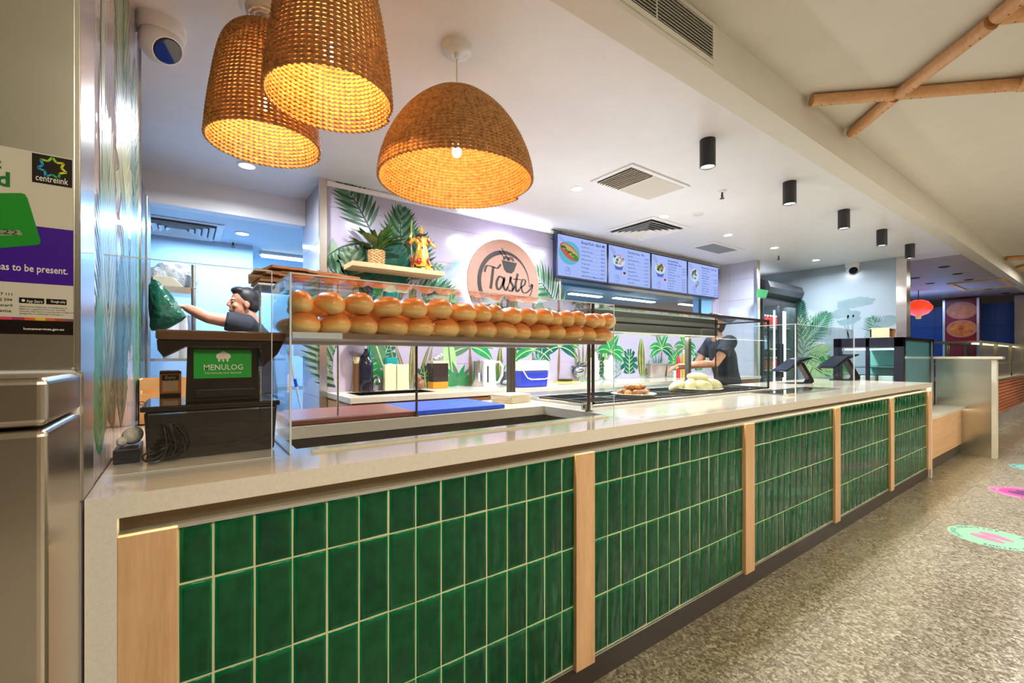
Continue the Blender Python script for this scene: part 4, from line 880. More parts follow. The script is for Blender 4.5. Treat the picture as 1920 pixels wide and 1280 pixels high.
# kettle
x, y = foot(905, 722); s = wpx(905, x, y); h = top_z(905, 675, y) - BZ; r = 16 * s
t = thing('electric_kettle', 'white electric kettle with dark water gauge and loop handle on the back bench', 'kettle', (x, y, BZ))
MB().lathe([(0, 0), (r * 1.05, 0), (r * 1.05, .012), (r, .018), (r * .90, h * .9), (r * .86, h), (0, h * 1.01)], (x, y, BZ + .001), 28).build('body', [WHITEPL], t, smooth=True)
MB().tube([Vector((x, y, 0)) + Rv * a + Vector((0, 0, BZ + b)) for a, b in ((r * .8, h * .92), (r * 1.4, h * .93), (r * 1.75, h * .75), (r * 1.7, h * .4), (r * 1.3, h * .15), (r * .95, h * .12))], .011, 10).build('handle', [WHITEPL], t, smooth=True)
c = Vector((x, y, 0)) - Fv * r * .97 + Rv * r * .1
MB().prism([c - Rv * .006 + Z_ * (BZ + h * .15), c + Rv * .006 + Z_ * (BZ + h * .15), c + Rv * .006 + Z_ * (BZ + h * .78), c - Rv * .006 + Z_ * (BZ + h * .78)], -Fv * .006).build('water_gauge', [BLACK], t)
# plastic packet
x, y = foot(943, 720); m = MB()
for i in range(6): m.ell((x - .05 + i * .02, y + random.uniform(-.01, .01), BZ + .022 + random.uniform(0, .006)), (.026, .03, .02), 9, 6, mat=Matrix.Rotation(random.uniform(-1, 1), 4, 'Y'))
tag(m.build('plastic_packet', [noisy('plastic_wrap', srgb(170, 190, 214), srgb(226, 232, 240), 50, 0.1, 0.9, bdist=0.01)], smooth=True), 'crumpled clear plastic packet beside the white kettle', 'plastic packet')
boxat('grey_tray', 'dark grey tray standing behind the gantry post on the back bench', 'tray', 948, 975, 717, 696, 0.1, M('grey_tray', srgb(96, 98, 100), 0.35))
# esky
x0 = at_z(977, 719, BZ); t = thing('cooler_box', 'small blue cool box with white lid and white carry handle', 'cool box', (x0.x + .12, 3.05, BZ))
yy = 3.06; xa = at_y(978, 718, yy).x; xb = at_y(1029, 716, yy).x; zt = at_y(1003, 676, yy).z; H = zt - BZ
m = MB(); tray(m, xa, xb, yy, yy + .2, BZ + .001, BZ + H * .62, .008); m.build('body', [M('cooler_blue', srgb(40, 60, 180), 0.35)], t, bevel=.012, seg=3)
m = MB(); m.box(xa - .004, xb + .004, yy - .004, yy + .204, BZ + H * .62, BZ + H * .96); m.box(xa + .1, xb - .01, yy + .02, yy + .18, BZ + H * .96, BZ + H); m.build('lid', [M('cooler_white', srgb(226, 226, 216), 0.35)], t, bevel=.008)
MB().tube([(xa - .004, yy - .006, BZ + H * .72), (xa + .05, yy - .02, BZ + H * .36), (xa + .09, yy - .022, BZ + H * .30), (xb - .06, yy - .022, BZ + H * .30), (xb - .01, yy - .02, BZ + H * .36), (xb + .004, yy - .006, BZ + H * .5)], .006, 8).build('handle', [WHITEPL], t, smooth=True)
# kettle-like steel pot in a tied bag
x, y = foot(1046, 712); m = MB().ell((x, y + .03, BZ + .105), (.062, .055, .075), 18, 12, mat=Matrix.Rotation(.5, 4, 'Y'))
t = thing('steel_kettle', 'tilted round steel kettle with a dark bow-like handle beside the cool box', 'kettle', (x, y + .03, BZ))
m.build('body', [M('kettle_steel', (0.35, 0.38, 0.40), 0.15, 0.9)], t, smooth=True)
m = MB()
for a, b in (((-.05, .15), (-.085, .165)), ((-.03, .175), (.0, .215)), ((.01, .19), (.06, .20)), ((.04, .17), (.09, .165)), ((-.06, .13), (-.075, .10))): m.tube([Vector((x, y + .02, BZ)) + Rv * a[0] + Z_ * a[1], Vector((x, y + .02, BZ)) + Rv * b[0] + Z_ * b[1]], [.016, .005], 8)
m.build('handle', [M('kettle_dark', srgb(40, 56, 66), 0.3)], t, smooth=True)
p = at_z(1062, 716, BZ)
tag(MB().box(p.x - .12, p.x + .13, p.y - .06, p.y + .08, BZ + .001, BZ + .008).build('yellow_board', [M('yellow_board', srgb(222, 204, 40), 0.4)], bevel=.003), 'thin yellow cutting board lying under the kitchen scale', 'cutting board')
t = thing('kitchen_scale', 'flat kitchen scale with steel plate on the yellow board', 'scale', (p.x, p.y, BZ + .009))
MB().box(p.x - .06, p.x + .07, p.y - .03, p.y + .06, BZ + .009, BZ + .022).build('scale_base', [M('scale_dark', srgb(90, 76, 64), 0.3)], t, bevel=.003)
MB().lathe([(0, .022), (.055, .022), (.070, .032), (.068, .034), (0, .028)], (p.x, p.y + .01, BZ + .001), 28, sx=1.2).build('scale_plate', [M('scale_steel', srgb(150, 138, 110), 0.15, 0.8)], t, smooth=True)
def bag(u0, u1, vb, vt, label, tint=(236, 234, 226)):
    x, y = foot((u0 + u1) / 2, vb); s = wpx(0, x, y); r = (u1 - u0) / 2 * s; h = top_z((u0 + u1) / 2, vt, y) - BZ; y += .1
    m = MB(); n = 22; rows = 12; vs = []; fs = []
    for i in range(rows):
        f = i / (rows - 1)
        for j in range(n):
            t = 2 * PI * j / n; rr = r * (0.95 + .05 * math.sin(7 * t + i) + .05 * math.sin(3 * t + 2 * i)) * (1 - .25 * max(f - .7, 0) / .3) * (1.0 if i else .9)
            vs.append((x + math.cos(t) * rr, y + math.sin(t) * rr * .7, BZ + .001 + h * f * (1 - (.10 * math.sin(2 * t + 1) + .07 * math.sin(5 * t)) * (f > .85))))
    for i in range(rows - 1):
        for j in range(n): q = (j + 1) % n; fs.append((i * n + j, i * n + q, (i + 1) * n + q, (i + 1) * n + j))
    fs.append(tuple(reversed(range(n)))); m.add(vs, fs)
    tag(m.build('plastic_bag', [noisy('bag_plastic%d' % tint[0], srgb(*[c - 26 for c in tint]), srgb(*tint), 14, 0.25, 0.6, bdist=0.02)], smooth=True), label, 'plastic bag')
bag(1066, 1102, 711, 666, 'open white plastic bag on the back bench, left of the two beside the scale')
bag(1103, 1136, 710, 671, 'open white plastic bag on the back bench, right of the two', (228, 230, 220))
p = at_z(1100, 714, BZ); tag(MB().box(p.x - .10, p.x + .14, p.y - .05, p.y - .01, BZ + .001, BZ + .007).build('green_board', [M('green_board', srgb(96, 208, 84), 0.4)], bevel=.002), 'thin bright green board lying in front of the white plastic bags', 'cutting board')
for (a, b, l) in ((1221, 1251, 'square stainless container on the back bench, nearer of the pair'), (1252, 1264, 'square stainless container partly behind the first one')):
    x, y = foot((a + b) / 2, 706); xa = at_y(a, 700, y).x; xb = at_y(b, 700, y).x; z = top_z(a, 683, y); m = MB(); tray(m, xa, xb, y, y + .16, BZ + .001, z, .02)
    m.box(xa - .008, xb + .008, y - .008, y + .168, z, z + .008); tag(m.build('steel_container', [M('container_steel', (0.62, 0.56, 0.54), 0.25, 0.8)], bevel=.006), l, 'container', 'square steel containers')
boxat('white_tub', 'small white tub beside the stainless containers', 'tub', 1264, 1281, 706, 695, .08, WHITEPL)
bottle('sauce_bottle', 'small red and green capped sauce bottle beside the gantry post', 'bottle', 1272, 700, 660, 8, M('sauce_red', srgb(190, 50, 36), 0.3), cap=(M('cap_green', srgb(30, 140, 60), 0.4), [(0.42, .84), (0.5, .86), (.5, 1), (0, 1)]), y=3.3)
bottle('sauce_bottle', 'yellow sauce bottle with orange label beside the gantry post', 'bottle', 1282, 700, 655, 9, M('sauce_yellow', srgb(214, 170, 60), 0.3), cap=(M('cap_white', srgb(226, 220, 200), 0.4), [(0.42, .84), (0.5, .86), (.5, 1), (0, 1)]), y=3.35)

# ================================================================ SHELF WITH PLANT AND STATUE
sh = MB().box(0.985, 1.735, 3.33, 3.548, 1.882, 1.918); tag(sh.build('floating_shelf', [TIMBX], bevel=.001), 'floating pale timber shelf on the mural wall under the plant and statue', 'shelf')
LEAFG = noisy('plastic_leaf', srgb(30, 66, 12), srgb(74, 120, 30), 9, 0.35, 0.0)
def blade(m, c, a, el, L, w, droop, k=0, n=7, twist=0.0):
    """one arching leaf blade from c, heading a, elevation el"""
    L_, R_ = [], []; p = Vector(c); d0 = el
    for i in range(n + 1):
        f = i / n; e = el - droop * f; st = L / n
        if i: p = p + Vector((math.cos(a) * math.cos(e), math.sin(a) * math.cos(e), math.sin(e))) * st
        ww = w * math.sin(PI * min(max(f * .92 + .08, 0), 1)) ** .7 / 2; sd = Vector((-math.sin(a), math.cos(a), twist)).normalized()
        L_.append(p + sd * ww + Z_ * ww * .3); R_.append(p - sd * ww + Z_ * ww * .3)
    o = L_ + R_; m.add(o, [(i, i + 1, n + 2 + i, n + 1 + i) for i in range(n)], k)
def potted(x, y, z, r, h, label, leafR, nl, seed, pot=True, pmat=None):
    random.seed(seed); t = thing('potted_plant', label, 'plant', (x, y, z))
    if pot:
        m = MB(); rows_ = 11; n = 40; vs = []; fs = []
        for i in range(rows_ * 4 + 1):
            f = i / (rows_ * 4)
            for j in range(n):
                a = 2 * PI * j / n; rr = r * (0.88 + .12 * f) * (1 + .05 * math.cos(j * 2 * PI / 4 + PI * (i // 4 % 2)) + .03 * math.sin(i * PI / 2)); vs.append((x + rr * math.cos(a), y + rr * math.sin(a), z + .001 + h * f))
        for i in range(rows_ * 4):
            for j in range(n): q = (j + 1) % n; fs.append((i * n + j, i * n + q, (i + 1) * n + q, (i + 1) * n + j))
        fs.append(tuple(reversed(range(n)))); fs.append(tuple(rows_ * 4 * n + j for j in range(n))); m.add(vs, fs); m.build('woven_pot', [pmat or noisy('basket', srgb(150, 104, 56), srgb(222, 176, 116), 60, 0.6, 0.3)], t, smooth=True)
    m = MB()
    for i in range(nl):
        a = i * 2.4 + random.uniform(-.3, .3); el = random.uniform(.55, 1.35); L = leafR * random.uniform(.75, 1.1); c = Vector((x, y, z + h - .01)); dr = random.uniform(.2, .7); p = c
        # a fan of narrow leaflets on each stem
        for q in range(9):
            f = .25 + .75 * q / 8; b = c + Vector((math.cos(a) * math.cos(el - dr * f), math.sin(a) * math.cos(el - dr * f), math.sin(el - dr * f * .5))) * L * f * .8
            for sd in (-1, 1): blade(m, b, a + sd * .55 * (1.1 - f * .5), el - dr * f + .15, L * .42 * (1.15 - f * .4), leafR * .075, .4, n=4)
        m.tube([c, c + Vector((math.cos(a) * math.cos(el), math.sin(a) * math.cos(el), math.sin(el))) * L * .4], [.003, .002], 5)
    m.v = [(a_, min(b_, 3.542), c_) for a_, b_, c_ in m.v]
    m.build('leaves', [LEAFG], t, fix=False)
    return t
p = at_y(706, 484, 3.43); potted(p.x, 3.43, 1.918, 0.066, 0.115, 'green plastic palm in a woven basket pot on the floating shelf', 0.23, 22, 5)
# guardian statuette (red and gold)
random.seed(9)
GOLD = noisy('statue_gold', srgb(206, 160, 40), srgb(236, 206, 96), 40, 0.25, 0.5, metal=0.35)
RED = M('statue_red', srgb(176, 34, 22), 0.3); DKG = noisy('statue_dark', srgb(40, 26, 22), srgb(80, 50, 30), 40, 0.4, 0.4); SKIN = M('statue_skin', srgb(206, 150, 90), 0.4)
px_ = at_y(790, 493, 3.44).x; sy = 3.44; t = thing('warrior_statue', 'red and gold robed warrior statuette holding up a long pole weapon', 'statue', (px_, sy, 1.918))
S = 0.36 / 100
def SP(a, b, d=0): return Vector((px_, sy, 1.919)) + Rv * a * S + Z_ * b * S - Fv * d * S
m = MB()
for a, b, r in ((-22, 4, 6), (-13, 5, 8), (-3, 4, 7), (6, 4, 7), (14, 6, 9), (22, 4, 6), (-16, 11, 6), (18, 12, 6)): m.ell(SP(a, b), (r * S * 1.1, r * S * 1.1, r * S * .8), 10, 7)
m.build('rocky_base', [GOLD, DKG], t, smooth=True)
MB().ell(SP(-24, 5, -2), (6 * S, 6 * S, 6 * S), 10, 7).ell(SP(24, 6, -2), (7 * S, 6 * S, 7 * S), 10, 7).ell(SP(-8, 12, 3), (9 * S, 5 * S, 6 * S), 10, 7).ell(SP(12, 11, 3), (7 * S, 4 * S, 5 * S), 10, 7).build('dark_rocks', [DKG], t, smooth=True)
MB().box(px_ - .018, px_ + .012, sy - .045, sy - .04, 1.924, 1.945).build('base_plaque', [M('plaque', srgb(226, 196, 140), 0.4)], t)
def sweep(m, pts, n=18, k=0):
    """body surface: (height, half width, half depth, sideways shift)"""
    vs = []; fs = []
    for (b, w, d, sh_) in pts:
        for j in range(n): a = 2 * PI * j / n; vs.append(SP(sh_ + math.cos(a) * w * (1 + .05 * math.sin(5 * a)), b, -math.sin(a) * d))
    for i in range(len(pts) - 1):
        for j in range(n): q = (j + 1) % n; fs.append((i * n + j, i * n + q, (i + 1) * n + q, (i + 1) * n + j))
    fs.append(tuple(range(n))); fs.append(tuple((len(pts) - 1) * n + j for j in range(n))); m.add(vs, fs, k)
m = MB(); sweep(m, [(10, 17, 10, 0), (18, 20, 11, 0), (30, 17, 10, 0), (44, 15, 9, 1), (56, 12, 8, 1), (62, 12, 8, 1)]); m.build('robe', [GOLD], t, smooth=True)
m = MB(); sweep(m, [(61, 12.5, 8, 1), (68, 15, 9, 0), (76, 15, 8, 0), (80, 8, 6, 0)]); m.build('armour', [GOLD], t, smooth=True)
m = MB(); m.tube([SP(-14, 62, 2), SP(14, 60, 2)], 1.6 * S, 8); m.tube([SP(-10, 78, 7), SP(2, 66, 9)], 1.5 * S, 8)
for a0_, a1_, b0, b1 in ((-17, -19, 40, 12), (17, 20, 30, 12), (-6, -12, 26, 15), (8, 3, 26, 13)): m.tube([SP(a0_, b0, 5), SP((a0_ + a1_) / 2 - 2, (b0 + b1) / 2, 8), SP(a1_, b1, 5)], [1 * S, 3.4 * S, 1.2 * S], 8)
m.ell(SP(-1, 22, 9), (9 * S, 4 * S, 8 * S), 12, 8).ell(SP(4, 53, 8), (2.6 * S, 2.4 * S, 2.6 * S), 8, 6)
m.build('red_sash', [RED], t, smooth=True)
m = MB(); m.tube([SP(-13, 76), SP(-26, 66), SP(-26, 78), SP(-22, 90)], [5 * S, 5.5 * S, 4 * S, 2.6 * S], 10); m.build('raised_arm', [GOLD], t, smooth=True)
MB().tube([SP(-20, 69), SP(-30, 66, 1), SP(-26, 61)], [3 * S, 5.5 * S, 3 * S], 9).tube([SP(14, 73), SP(21, 66)], [4.5 * S, 4.5 * S], 9).build('red_sleeve', [RED], t, smooth=True)
MB().tube([SP(15, 74), SP(24, 62), SP(32, 54), SP(35, 56)], [4.4 * S, 4 * S, 2.8 * S, 2 * S], 10).build('lowered_arm', [GOLD], t, smooth=True)
MB().ell(SP(0, 88, 2), (5.2 * S, 5 * S, 6 * S), 14, 10).ell(SP(0, 87.5, 7.4), (1.2 * S, 1.2 * S, 1.5 * S), 6, 5).build('head', [SKIN], t, smooth=True)
m = MB(); m.ell(SP(0, 83, 4), (7 * S, 3.6 * S, 4 * S), 12, 7).tube([SP(-4, 82, 3), SP(-14, 79, 3)], [3 * S, .8 * S], 7).tube([SP(4, 82, 3), SP(13, 85, 2), SP(16, 90, 2)], [2.6 * S, 1.6 * S, .6 * S], 7).tube([SP(0, 82, 6), SP(0, 72, 8)], [3.4 * S, .8 * S], 8)
m.build('beard', [M('statue_black', (0.012, 0.010, 0.02), 0.3)], t, smooth=True)
m = MB(); m.ell(SP(0, 94, 1), (6 * S, 6 * S, 4.5 * S), 12, 8).tube([SP(0, 96, 1), SP(0, 105, 1)], [4 * S, 1 * S], 8).tube([SP(-5, 95, 1), SP(-7, 101, 1)], [1.6 * S, .6 * S], 6).tube([SP(5, 95, 1), SP(7, 101, 1)], [1.6 * S, .6 * S], 6); m.build('headdress', [GOLD], t, smooth=True)
m = MB(); m.tube([SP(-22, 10, 3), SP(-22, 92, 3)], .8 * S, 7); m.build('pole_shaft', [M('pole_pale', srgb(216, 206, 176), 0.4)], t, smooth=True)
m = MB(); m.tube([SP(-22, 90, 3), SP(-22.5, 98, 3), SP(-22, 108, 3), SP(-21, 118, 3)], [2.4 * S, 1.6 * S, 2.8 * S, 1.2 * S], 8); m.build('pole_blade', [M('pole_olive', srgb(150, 160, 60), 0.4)], t, smooth=True)

# ================================================================ ROUND SIGN
cx_, cz_, RS = 2.462, 1.912, 0.415
sg = thing('round_sign', 'round backlit timber-coloured shop sign with black bowl logo and the word Taste', 'sign', (cx_, 3.50, cz_ - RS))
m = MB(); n = 72
m.prism([(cx_ + RS * math.cos(2 * PI * i / n), 3.488, cz_ + RS * math.sin(2 * PI * i / n)) for i in range(n)], (0, 0.018, 0)); m.build('disc', [noisy('sign_face', srgb(170, 124, 104), srgb(176, 130, 110), 40, 0.45, 0.02)], sg, bevel=.002)
m = MB(); Rg = RS - 0.012
vs = []; 
for i in range(n):
    a = 2 * PI * i / n; vs += [(cx_ + Rg * math.cos(a), 3.512, cz_ + Rg * math.sin(a)), (cx_ + Rg * math.cos(a), 3.520, cz_ + Rg * math.sin(a)), (cx_ + (Rg - .02) * math.cos(a), 3.520, cz_ + (Rg - .02) * math.sin(a)), (cx_ + (Rg - .02) * math.cos(a), 3.512, cz_ + (Rg - .02) * math.sin(a))]
m.add(vs, [(i * 4 + q, i * 4 + (q + 1) % 4, ((i + 1) % n) * 4 + (q + 1) % 4, ((i + 1) % n) * 4 + q) for i in range(n) for q in range(4)])
m.build('halo_light', [emit('sign_halo', (0.70, 0.76, 1.0), 75)], sg)
MB().cyl((cx_, 3.506, cz_), (cx_, 3.549, cz_), 0.12, n=20).build('spacer', [WHITEPL], sg)
SB = M('sign_black', srgb(34, 28, 28), 0.45)
# artwork measured on the photograph, in pixels of the 1920 frame
def SG(u, v): p = at_y(u, v, 3.4865); return p
def sgl(a, b): return Vector((cx_ + a * RS, 3.4865, cz_ + b * RS))
m = MB(); arc = [(a, 0.70) for a in range(-200, 60, 6)]
pts = []; w = []
for i in range(61):
    d = 245 - i * 4.1; r_ = 0.70; pts.append((r_ * math.cos(math.radians(d)), r_ * math.sin(math.radians(d)))); f = i / 60; w.append(0.10 if f < .55 else max(0.10 - (f - .55) * .2, 0.018))
m.ribbon(pts, w, sgl)
# bowl, noodles, sticks
m.poly([sgl(-.10, .52), sgl(.34, .50), sgl(.25, .30), sgl(.18, .24), sgl(.04, .25), sgl(-.03, .31)])
for cxx in (.03, .16):
    for rr in (.085, .05): m.ribbon([(cxx + rr * math.cos(t), .53 + rr * math.sin(t)) for t in [k * PI / 10 for k in range(11)]], .026, sgl)
m.ribbon([(-.17, .72), (.0, .56)], .022, sgl); m.ribbon([(-.10, .80), (.06, .58)], .022, sgl)
def stroke(pts, w0, w1=None, k=8):
    out = []; ws = []
    for i in range(len(pts) - 1):
        p0 = pts[max(i - 1, 0)]; p1 = pts[i]; p2 = pts[i + 1]; p3 = pts[min(i + 2, len(pts) - 1)]
        for j in range(k):
            t = j / k; out.append(tuple(0.5 * (2 * p1[q] + (p2[q] - p0[q]) * t + (2 * p0[q] - 5 * p1[q] + 4 * p2[q] - p3[q]) * t * t + (3 * p1[q] - p0[q] - 3 * p2[q] + p3[q]) * t ** 3) for q in (0, 1)))
    out.append(pts[-1]); n_ = len(out)
    for i in range(n_):
        d = Vector(out[min(i + 1, n_ - 1)]) - Vector(out[max(i - 1, 0)]); v_ = abs(d.y) / (d.length or 1); ws.append(w0 * (.35 + .65 * v_) if w1 is None else w0 + (w1 - w0) * i / n_)
    m.ribbon(out, ws, sgl)
T = .066
stroke([(-.56, .20), (-.50, .34), (-.34, .34), (-.22, .32), (-.12, .42)], T * .9)         # T bar
stroke([(-.33, .34), (-.36, .10), (-.40, -.16)], T * 1.1)
stroke([(-.05, .10), (-.16, .14), (-.24, -.02), (-.20, -.16), (-.10, -.08), (-.02, .10)], T)   # a
stroke([(-.02, .14), (-.05, -.06), (.02, -.16), (.08, -.08)], T)
stroke([(.07, -.10), (.17, .16)], T * .5)   # s
stroke([(.165, .17), (.15, .06), (.225, -.05), (.19, -.16), (.09, -.15)], T * 1.1)
stroke([(.20, -.14), (.29, -.04)], T * .5)
stroke([(.36, .26), (.30, .0), (.33, -.16), (.42, -.10)], T); stroke([(.22, .12), (.46, .13)], T * .8)    # t
stroke([(.42, -.08), (.56, .02), (.58, .12), (.50, .13), (.46, -.02), (.52, -.17), (.66, -.14), (.80, .02), (.74, .05)], T * .8)   # e
stroke([(.70, -.02), (.80, .02), (.76, -.16), (.66, -.27), (.45, -.27)], .03, .03)
m.poly([sgl(-.60, -.30), sgl(.66, -.255), sgl(.66, -.285), sgl(.1, -.40), sgl(-.22, -.44), sgl(-.36, -.60)])
text(m, 'of Viet', sgl(-.38, -.72), X_, Z_, .17, 0, 'L', shear=.3, bold=.01)
m.build('logo_print', [SB], sg, fix=False)

# ================================================================ MENU BOARDS
SCR = emit('screen_back', srgb(160, 180, 240), 0.66); INK = emit('screen_ink', srgb(34, 44, 96), 0.45); INK2 = emit('screen_grey', srgb(112, 130, 196), 0.45)
FD = {k: emit('food_' + k, srgb(*c), 0.5) for k, c in dict(bun=(206, 110, 84), green=(60, 160, 80), leaf=(20, 120, 90), white=(226, 232, 246), red=(184, 60, 70), brown=(110, 70, 80), yellow=(206, 190, 110), bowl=(96, 120, 206), teal=(110, 196, 226), pink=(226, 160, 190)).items()}
FK = list(FD); FM = [SCR, INK, INK2] + [FD[k] for k in FK]
MX = [3.10, 3.878, 4.662, 5.446, 6.23]; MZ0, MZ1 = 2.045, 2.50
menus = [
 ('Bread Roll - Bánh Mì', None, ['Cold Pork|$8.00', 'Grilled Chicken|$8.50', 'Grilled Pork|$8.50', 'BBQ pork belly|$8.50', 'Crispy pork|$9.00', 'Fried eggs|$8.50', 'Vegetarian|$8.50'], 'ADDON Extra Meats for $4.50'),
 ('Noodles Soup - Pho', None, ['Beef Pho|$14.50', 'Beef Meatballs Pho|$14.50', 'Special Pho|$15.50', 'Chicken Pho|$14.50', 'Vegetable Pho|$14.50', 'Crispy Pork Pho|$15.50', 'BBQ Pork Belly Pho|$15.50', 'Prawn Pho|$14.50'], None),
 ('Vermicelli Rice', 'Noodle Salad - Bun', ['Lemongrass Beef|$13.50', 'BBQ Pork Belly|$13.50', 'Grilled Pork|$13.50', 'Grilled Chicken - Pork &|', 'Spring Rolls|$14.50', 'Grilled Chicken|$13.50', 'Crispy Pork|$13.50', 'Spring Roll|$12.50', 'Vegetarian|$12.50'], None),
 ('Broken Rice - Com Tam', None, ['Beef and cambo 15|', 'Grilled Pork|$17.50', 'Beef broken egg|', 'BBQ Pork Belly|$13.50', 'Crispy Pork|$13.50', 'Grilled Pork egg|', 'Spicy King|$14.50', 'Grilled Chicken|$14.50', 'BBQ Pork Belly|$14.50', 'Crispy Pork|$15.50'], None)]
ml = ['wide menu screen headed Bread Roll, first beside the round sign', 'menu screen headed Noodles Soup - Pho with a noodle bowl picture', 'menu screen headed Vermicelli Rice Noodle Salad with a salad bowl picture', 'menu screen headed Broken Rice - Com Tam, last beside the white tiles']
def disc2(m, cx, cz, rx, rz, k, y, n=22, rot=0):
    m.poly([(cx + rx * math.cos(t) * math.cos(rot) - rz * math.sin(t) * math.sin(rot), y, cz + rx * math.cos(t) * math.sin(rot) + rz * math.sin(t) * math.cos(rot)) for t in [2 * PI * i / n for i in range(n)]], k)
random.seed(21)
for i in range(4):
    x0, x1 = MX[i] + .004, MX[i + 1] - .004; t = thing('menu_screen', ml[i], 'menu board', ((x0 + x1) / 2, 3.50, MZ0), 'four menu screens in a row')
    MB().box(x0, x1, 3.472, 3.53, MZ0, MZ1).build('screen_housing', [M('screen_bezel', srgb(26, 34, 60), 0.3)], t, bevel=.003)
    MB().box(x0 + .1, x1 - .1, 3.53, 3.549, MZ0 + .1, MZ1 - .1).build('wall_bracket', [BLACKM], t)
    m = MB(); b = .014; Y0 = 3.4712
    m.poly([(x0 + b, Y0, MZ0 + b), (x1 - b, Y0, MZ0 + b), (x1 - b, Y0, MZ1 - b), (x0 + b, Y0, MZ1 - b)], 0)
    m.build('screen_picture', [SCR], t)
    m = MB(); Y1 = 3.4704; w_ = x1 - x0; h_ = MZ1 - MZ0; tx = x0 + w_ * (.46 if i == 0 else .44); xe = x1 - w_ * .06
    T1, T2, its, ft = menus[i]; z = MZ1 - h_ * .15
    text(m, T1, (tx, Y1, z), X_, Z_, .044 if i == 0 else .038, 1, bold=.012); 
    if T2: z -= .038; text(m, T2, (tx, Y1, z), X_, Z_, .038, 1, bold=.012)
    st = (z - (MZ0 + h_ * (.17 if ft else .07))) / len(its)
    for it in its:
        z -= st if it is not its[0] else st * .95; a_, p_ = it.split('|'); wd = text(m, a_, (tx, Y1, z), X_, Z_, min(.028, st * .78), 1)
        if p_:
            pw = text(m, p_, (xe, Y1, z), X_, Z_, min(.028, st * .78), 1, 'R'); m.box(tx + wd + .012, xe - pw - .012, Y1 - .0001, Y1 + .0001, z, z + .0016, 2)
    if ft: text(m, ft, (tx, Y1, MZ0 + h_ * .07), X_, Z_, .028, 1, bold=.006)
    m.build('menu_text', FM, t, fix=False)
    m = MB(); fx = x0 + w_ * .235; fz = MZ0 + h_ * .60; K = {k: 3 + j for j, k in enumerate(FK)}
    if i == 0:
        disc2(m, fx, fz - .01, .155, .125, K['teal'], Y1 + .0003); disc2(m, fx, fz, .150, .07, K['bun'], Y1, rot=-.45); disc2(m, fx + .01, fz + .012, .13, .04, K['yellow'], Y1 - .0003, rot=-.45)
        for q in range(16): a = -.11 + .015 * q; disc2(m, fx + a, fz - a * .48 + random.uniform(-.015, .012), .016, .013, K[random.choice(['green', 'red', 'white', 'leaf', 'brown'])], Y1 - .0006, 8)
        disc2(m, fx + .09, fz - .05, .035, .03, K['green'], Y1 - .0008, 7)
    elif i == 3:
        disc2(m, fx - .02, fz, .10, .09, K['white'], Y1); 
        for q in range(18): a = random.uniform(0, 6.28); r = random.uniform(.02, .08); disc2(m, fx - .02 + r * math.cos(a), fz + r * math.sin(a) * .9, .024, .019, K[['teal', 'white', 'brown', 'red', 'green'][q % 5]], Y1 - .0004, 8)
        disc2(m, fx + .06, fz - .10, .035, .032, K['teal'], Y1); disc2(m, fx + .02, fz - .14, .022, .020, K['bun'], Y1)
    else:
        m.poly([(fx - .10, Y1 + .0003, fz), (fx + .10, Y1 + .0003, fz), (fx + .055, Y1 + .0003, fz - .10), (fx - .055, Y1 + .0003, fz - .10)], K['bowl']); disc2(m, fx, fz, .108, .065, K['white'], Y1)
        for q in range(26): a = random.uniform(0, 6.28); r = random.uniform(0, .085); disc2(m, fx + r * math.cos(a), fz + .02 + r * math.sin(a) * .6, .022, .016, K[random.choice(['leaf', 'green', 'white', 'pink'] if i == 1 else ['green', 'green', 'red', 'brown', 'yellow'])], Y1 - .0004 - q * .00001, 8)
        disc2(m, fx + .10, fz - .13, .034, .024, K['white'], Y1); disc2(m, fx + .10, fz - .128, .026, .017, K['red' if i == 2 else 'brown'], Y1 - .0004)
    lx, lz = x0 + w_ * .20, MZ0 + h_ * .16
    m.ribbon([(lx + .038 * math.cos(t), lz + .038 * math.sin(t)) for t in [2 * PI * q / 24 for q in range(25)]], .003, lambda a, b_: Vector((a, Y1, b_)), 1); text(m, 'Taste', (lx, Y1, lz - .004), X_, Z_, .02, 1, 'C', shear=.3); disc2(m, lx + .008, lz + .019, .007, .005, 1, Y1, 8)
    for q in range(7): a = random.uniform(0, .5); m.ribbon([(x0 + .03 + q * .012, MZ1 - .06 - .01 * q), (x0 + .06 + q * .012, MZ1 - .03 - .008 * q)], .004, lambda a, b_: Vector((a, Y1 + .0004, b_)), 2)
    m.build('food_picture', FM, t, fix=False)

# cool LED strip tucked into the groove between mural wall and ceiling
t = thing('cove_light', 'cool white light strip in the ceiling groove above the round sign', 'light strip', (2.55, 3.53, 2.535))
MB().box(2.0, 3.06, 3.515, 3.548, 2.536, 2.549).build('diffuser', [emit('cove_led', (0.75, 0.82, 1.0), 7)], t)
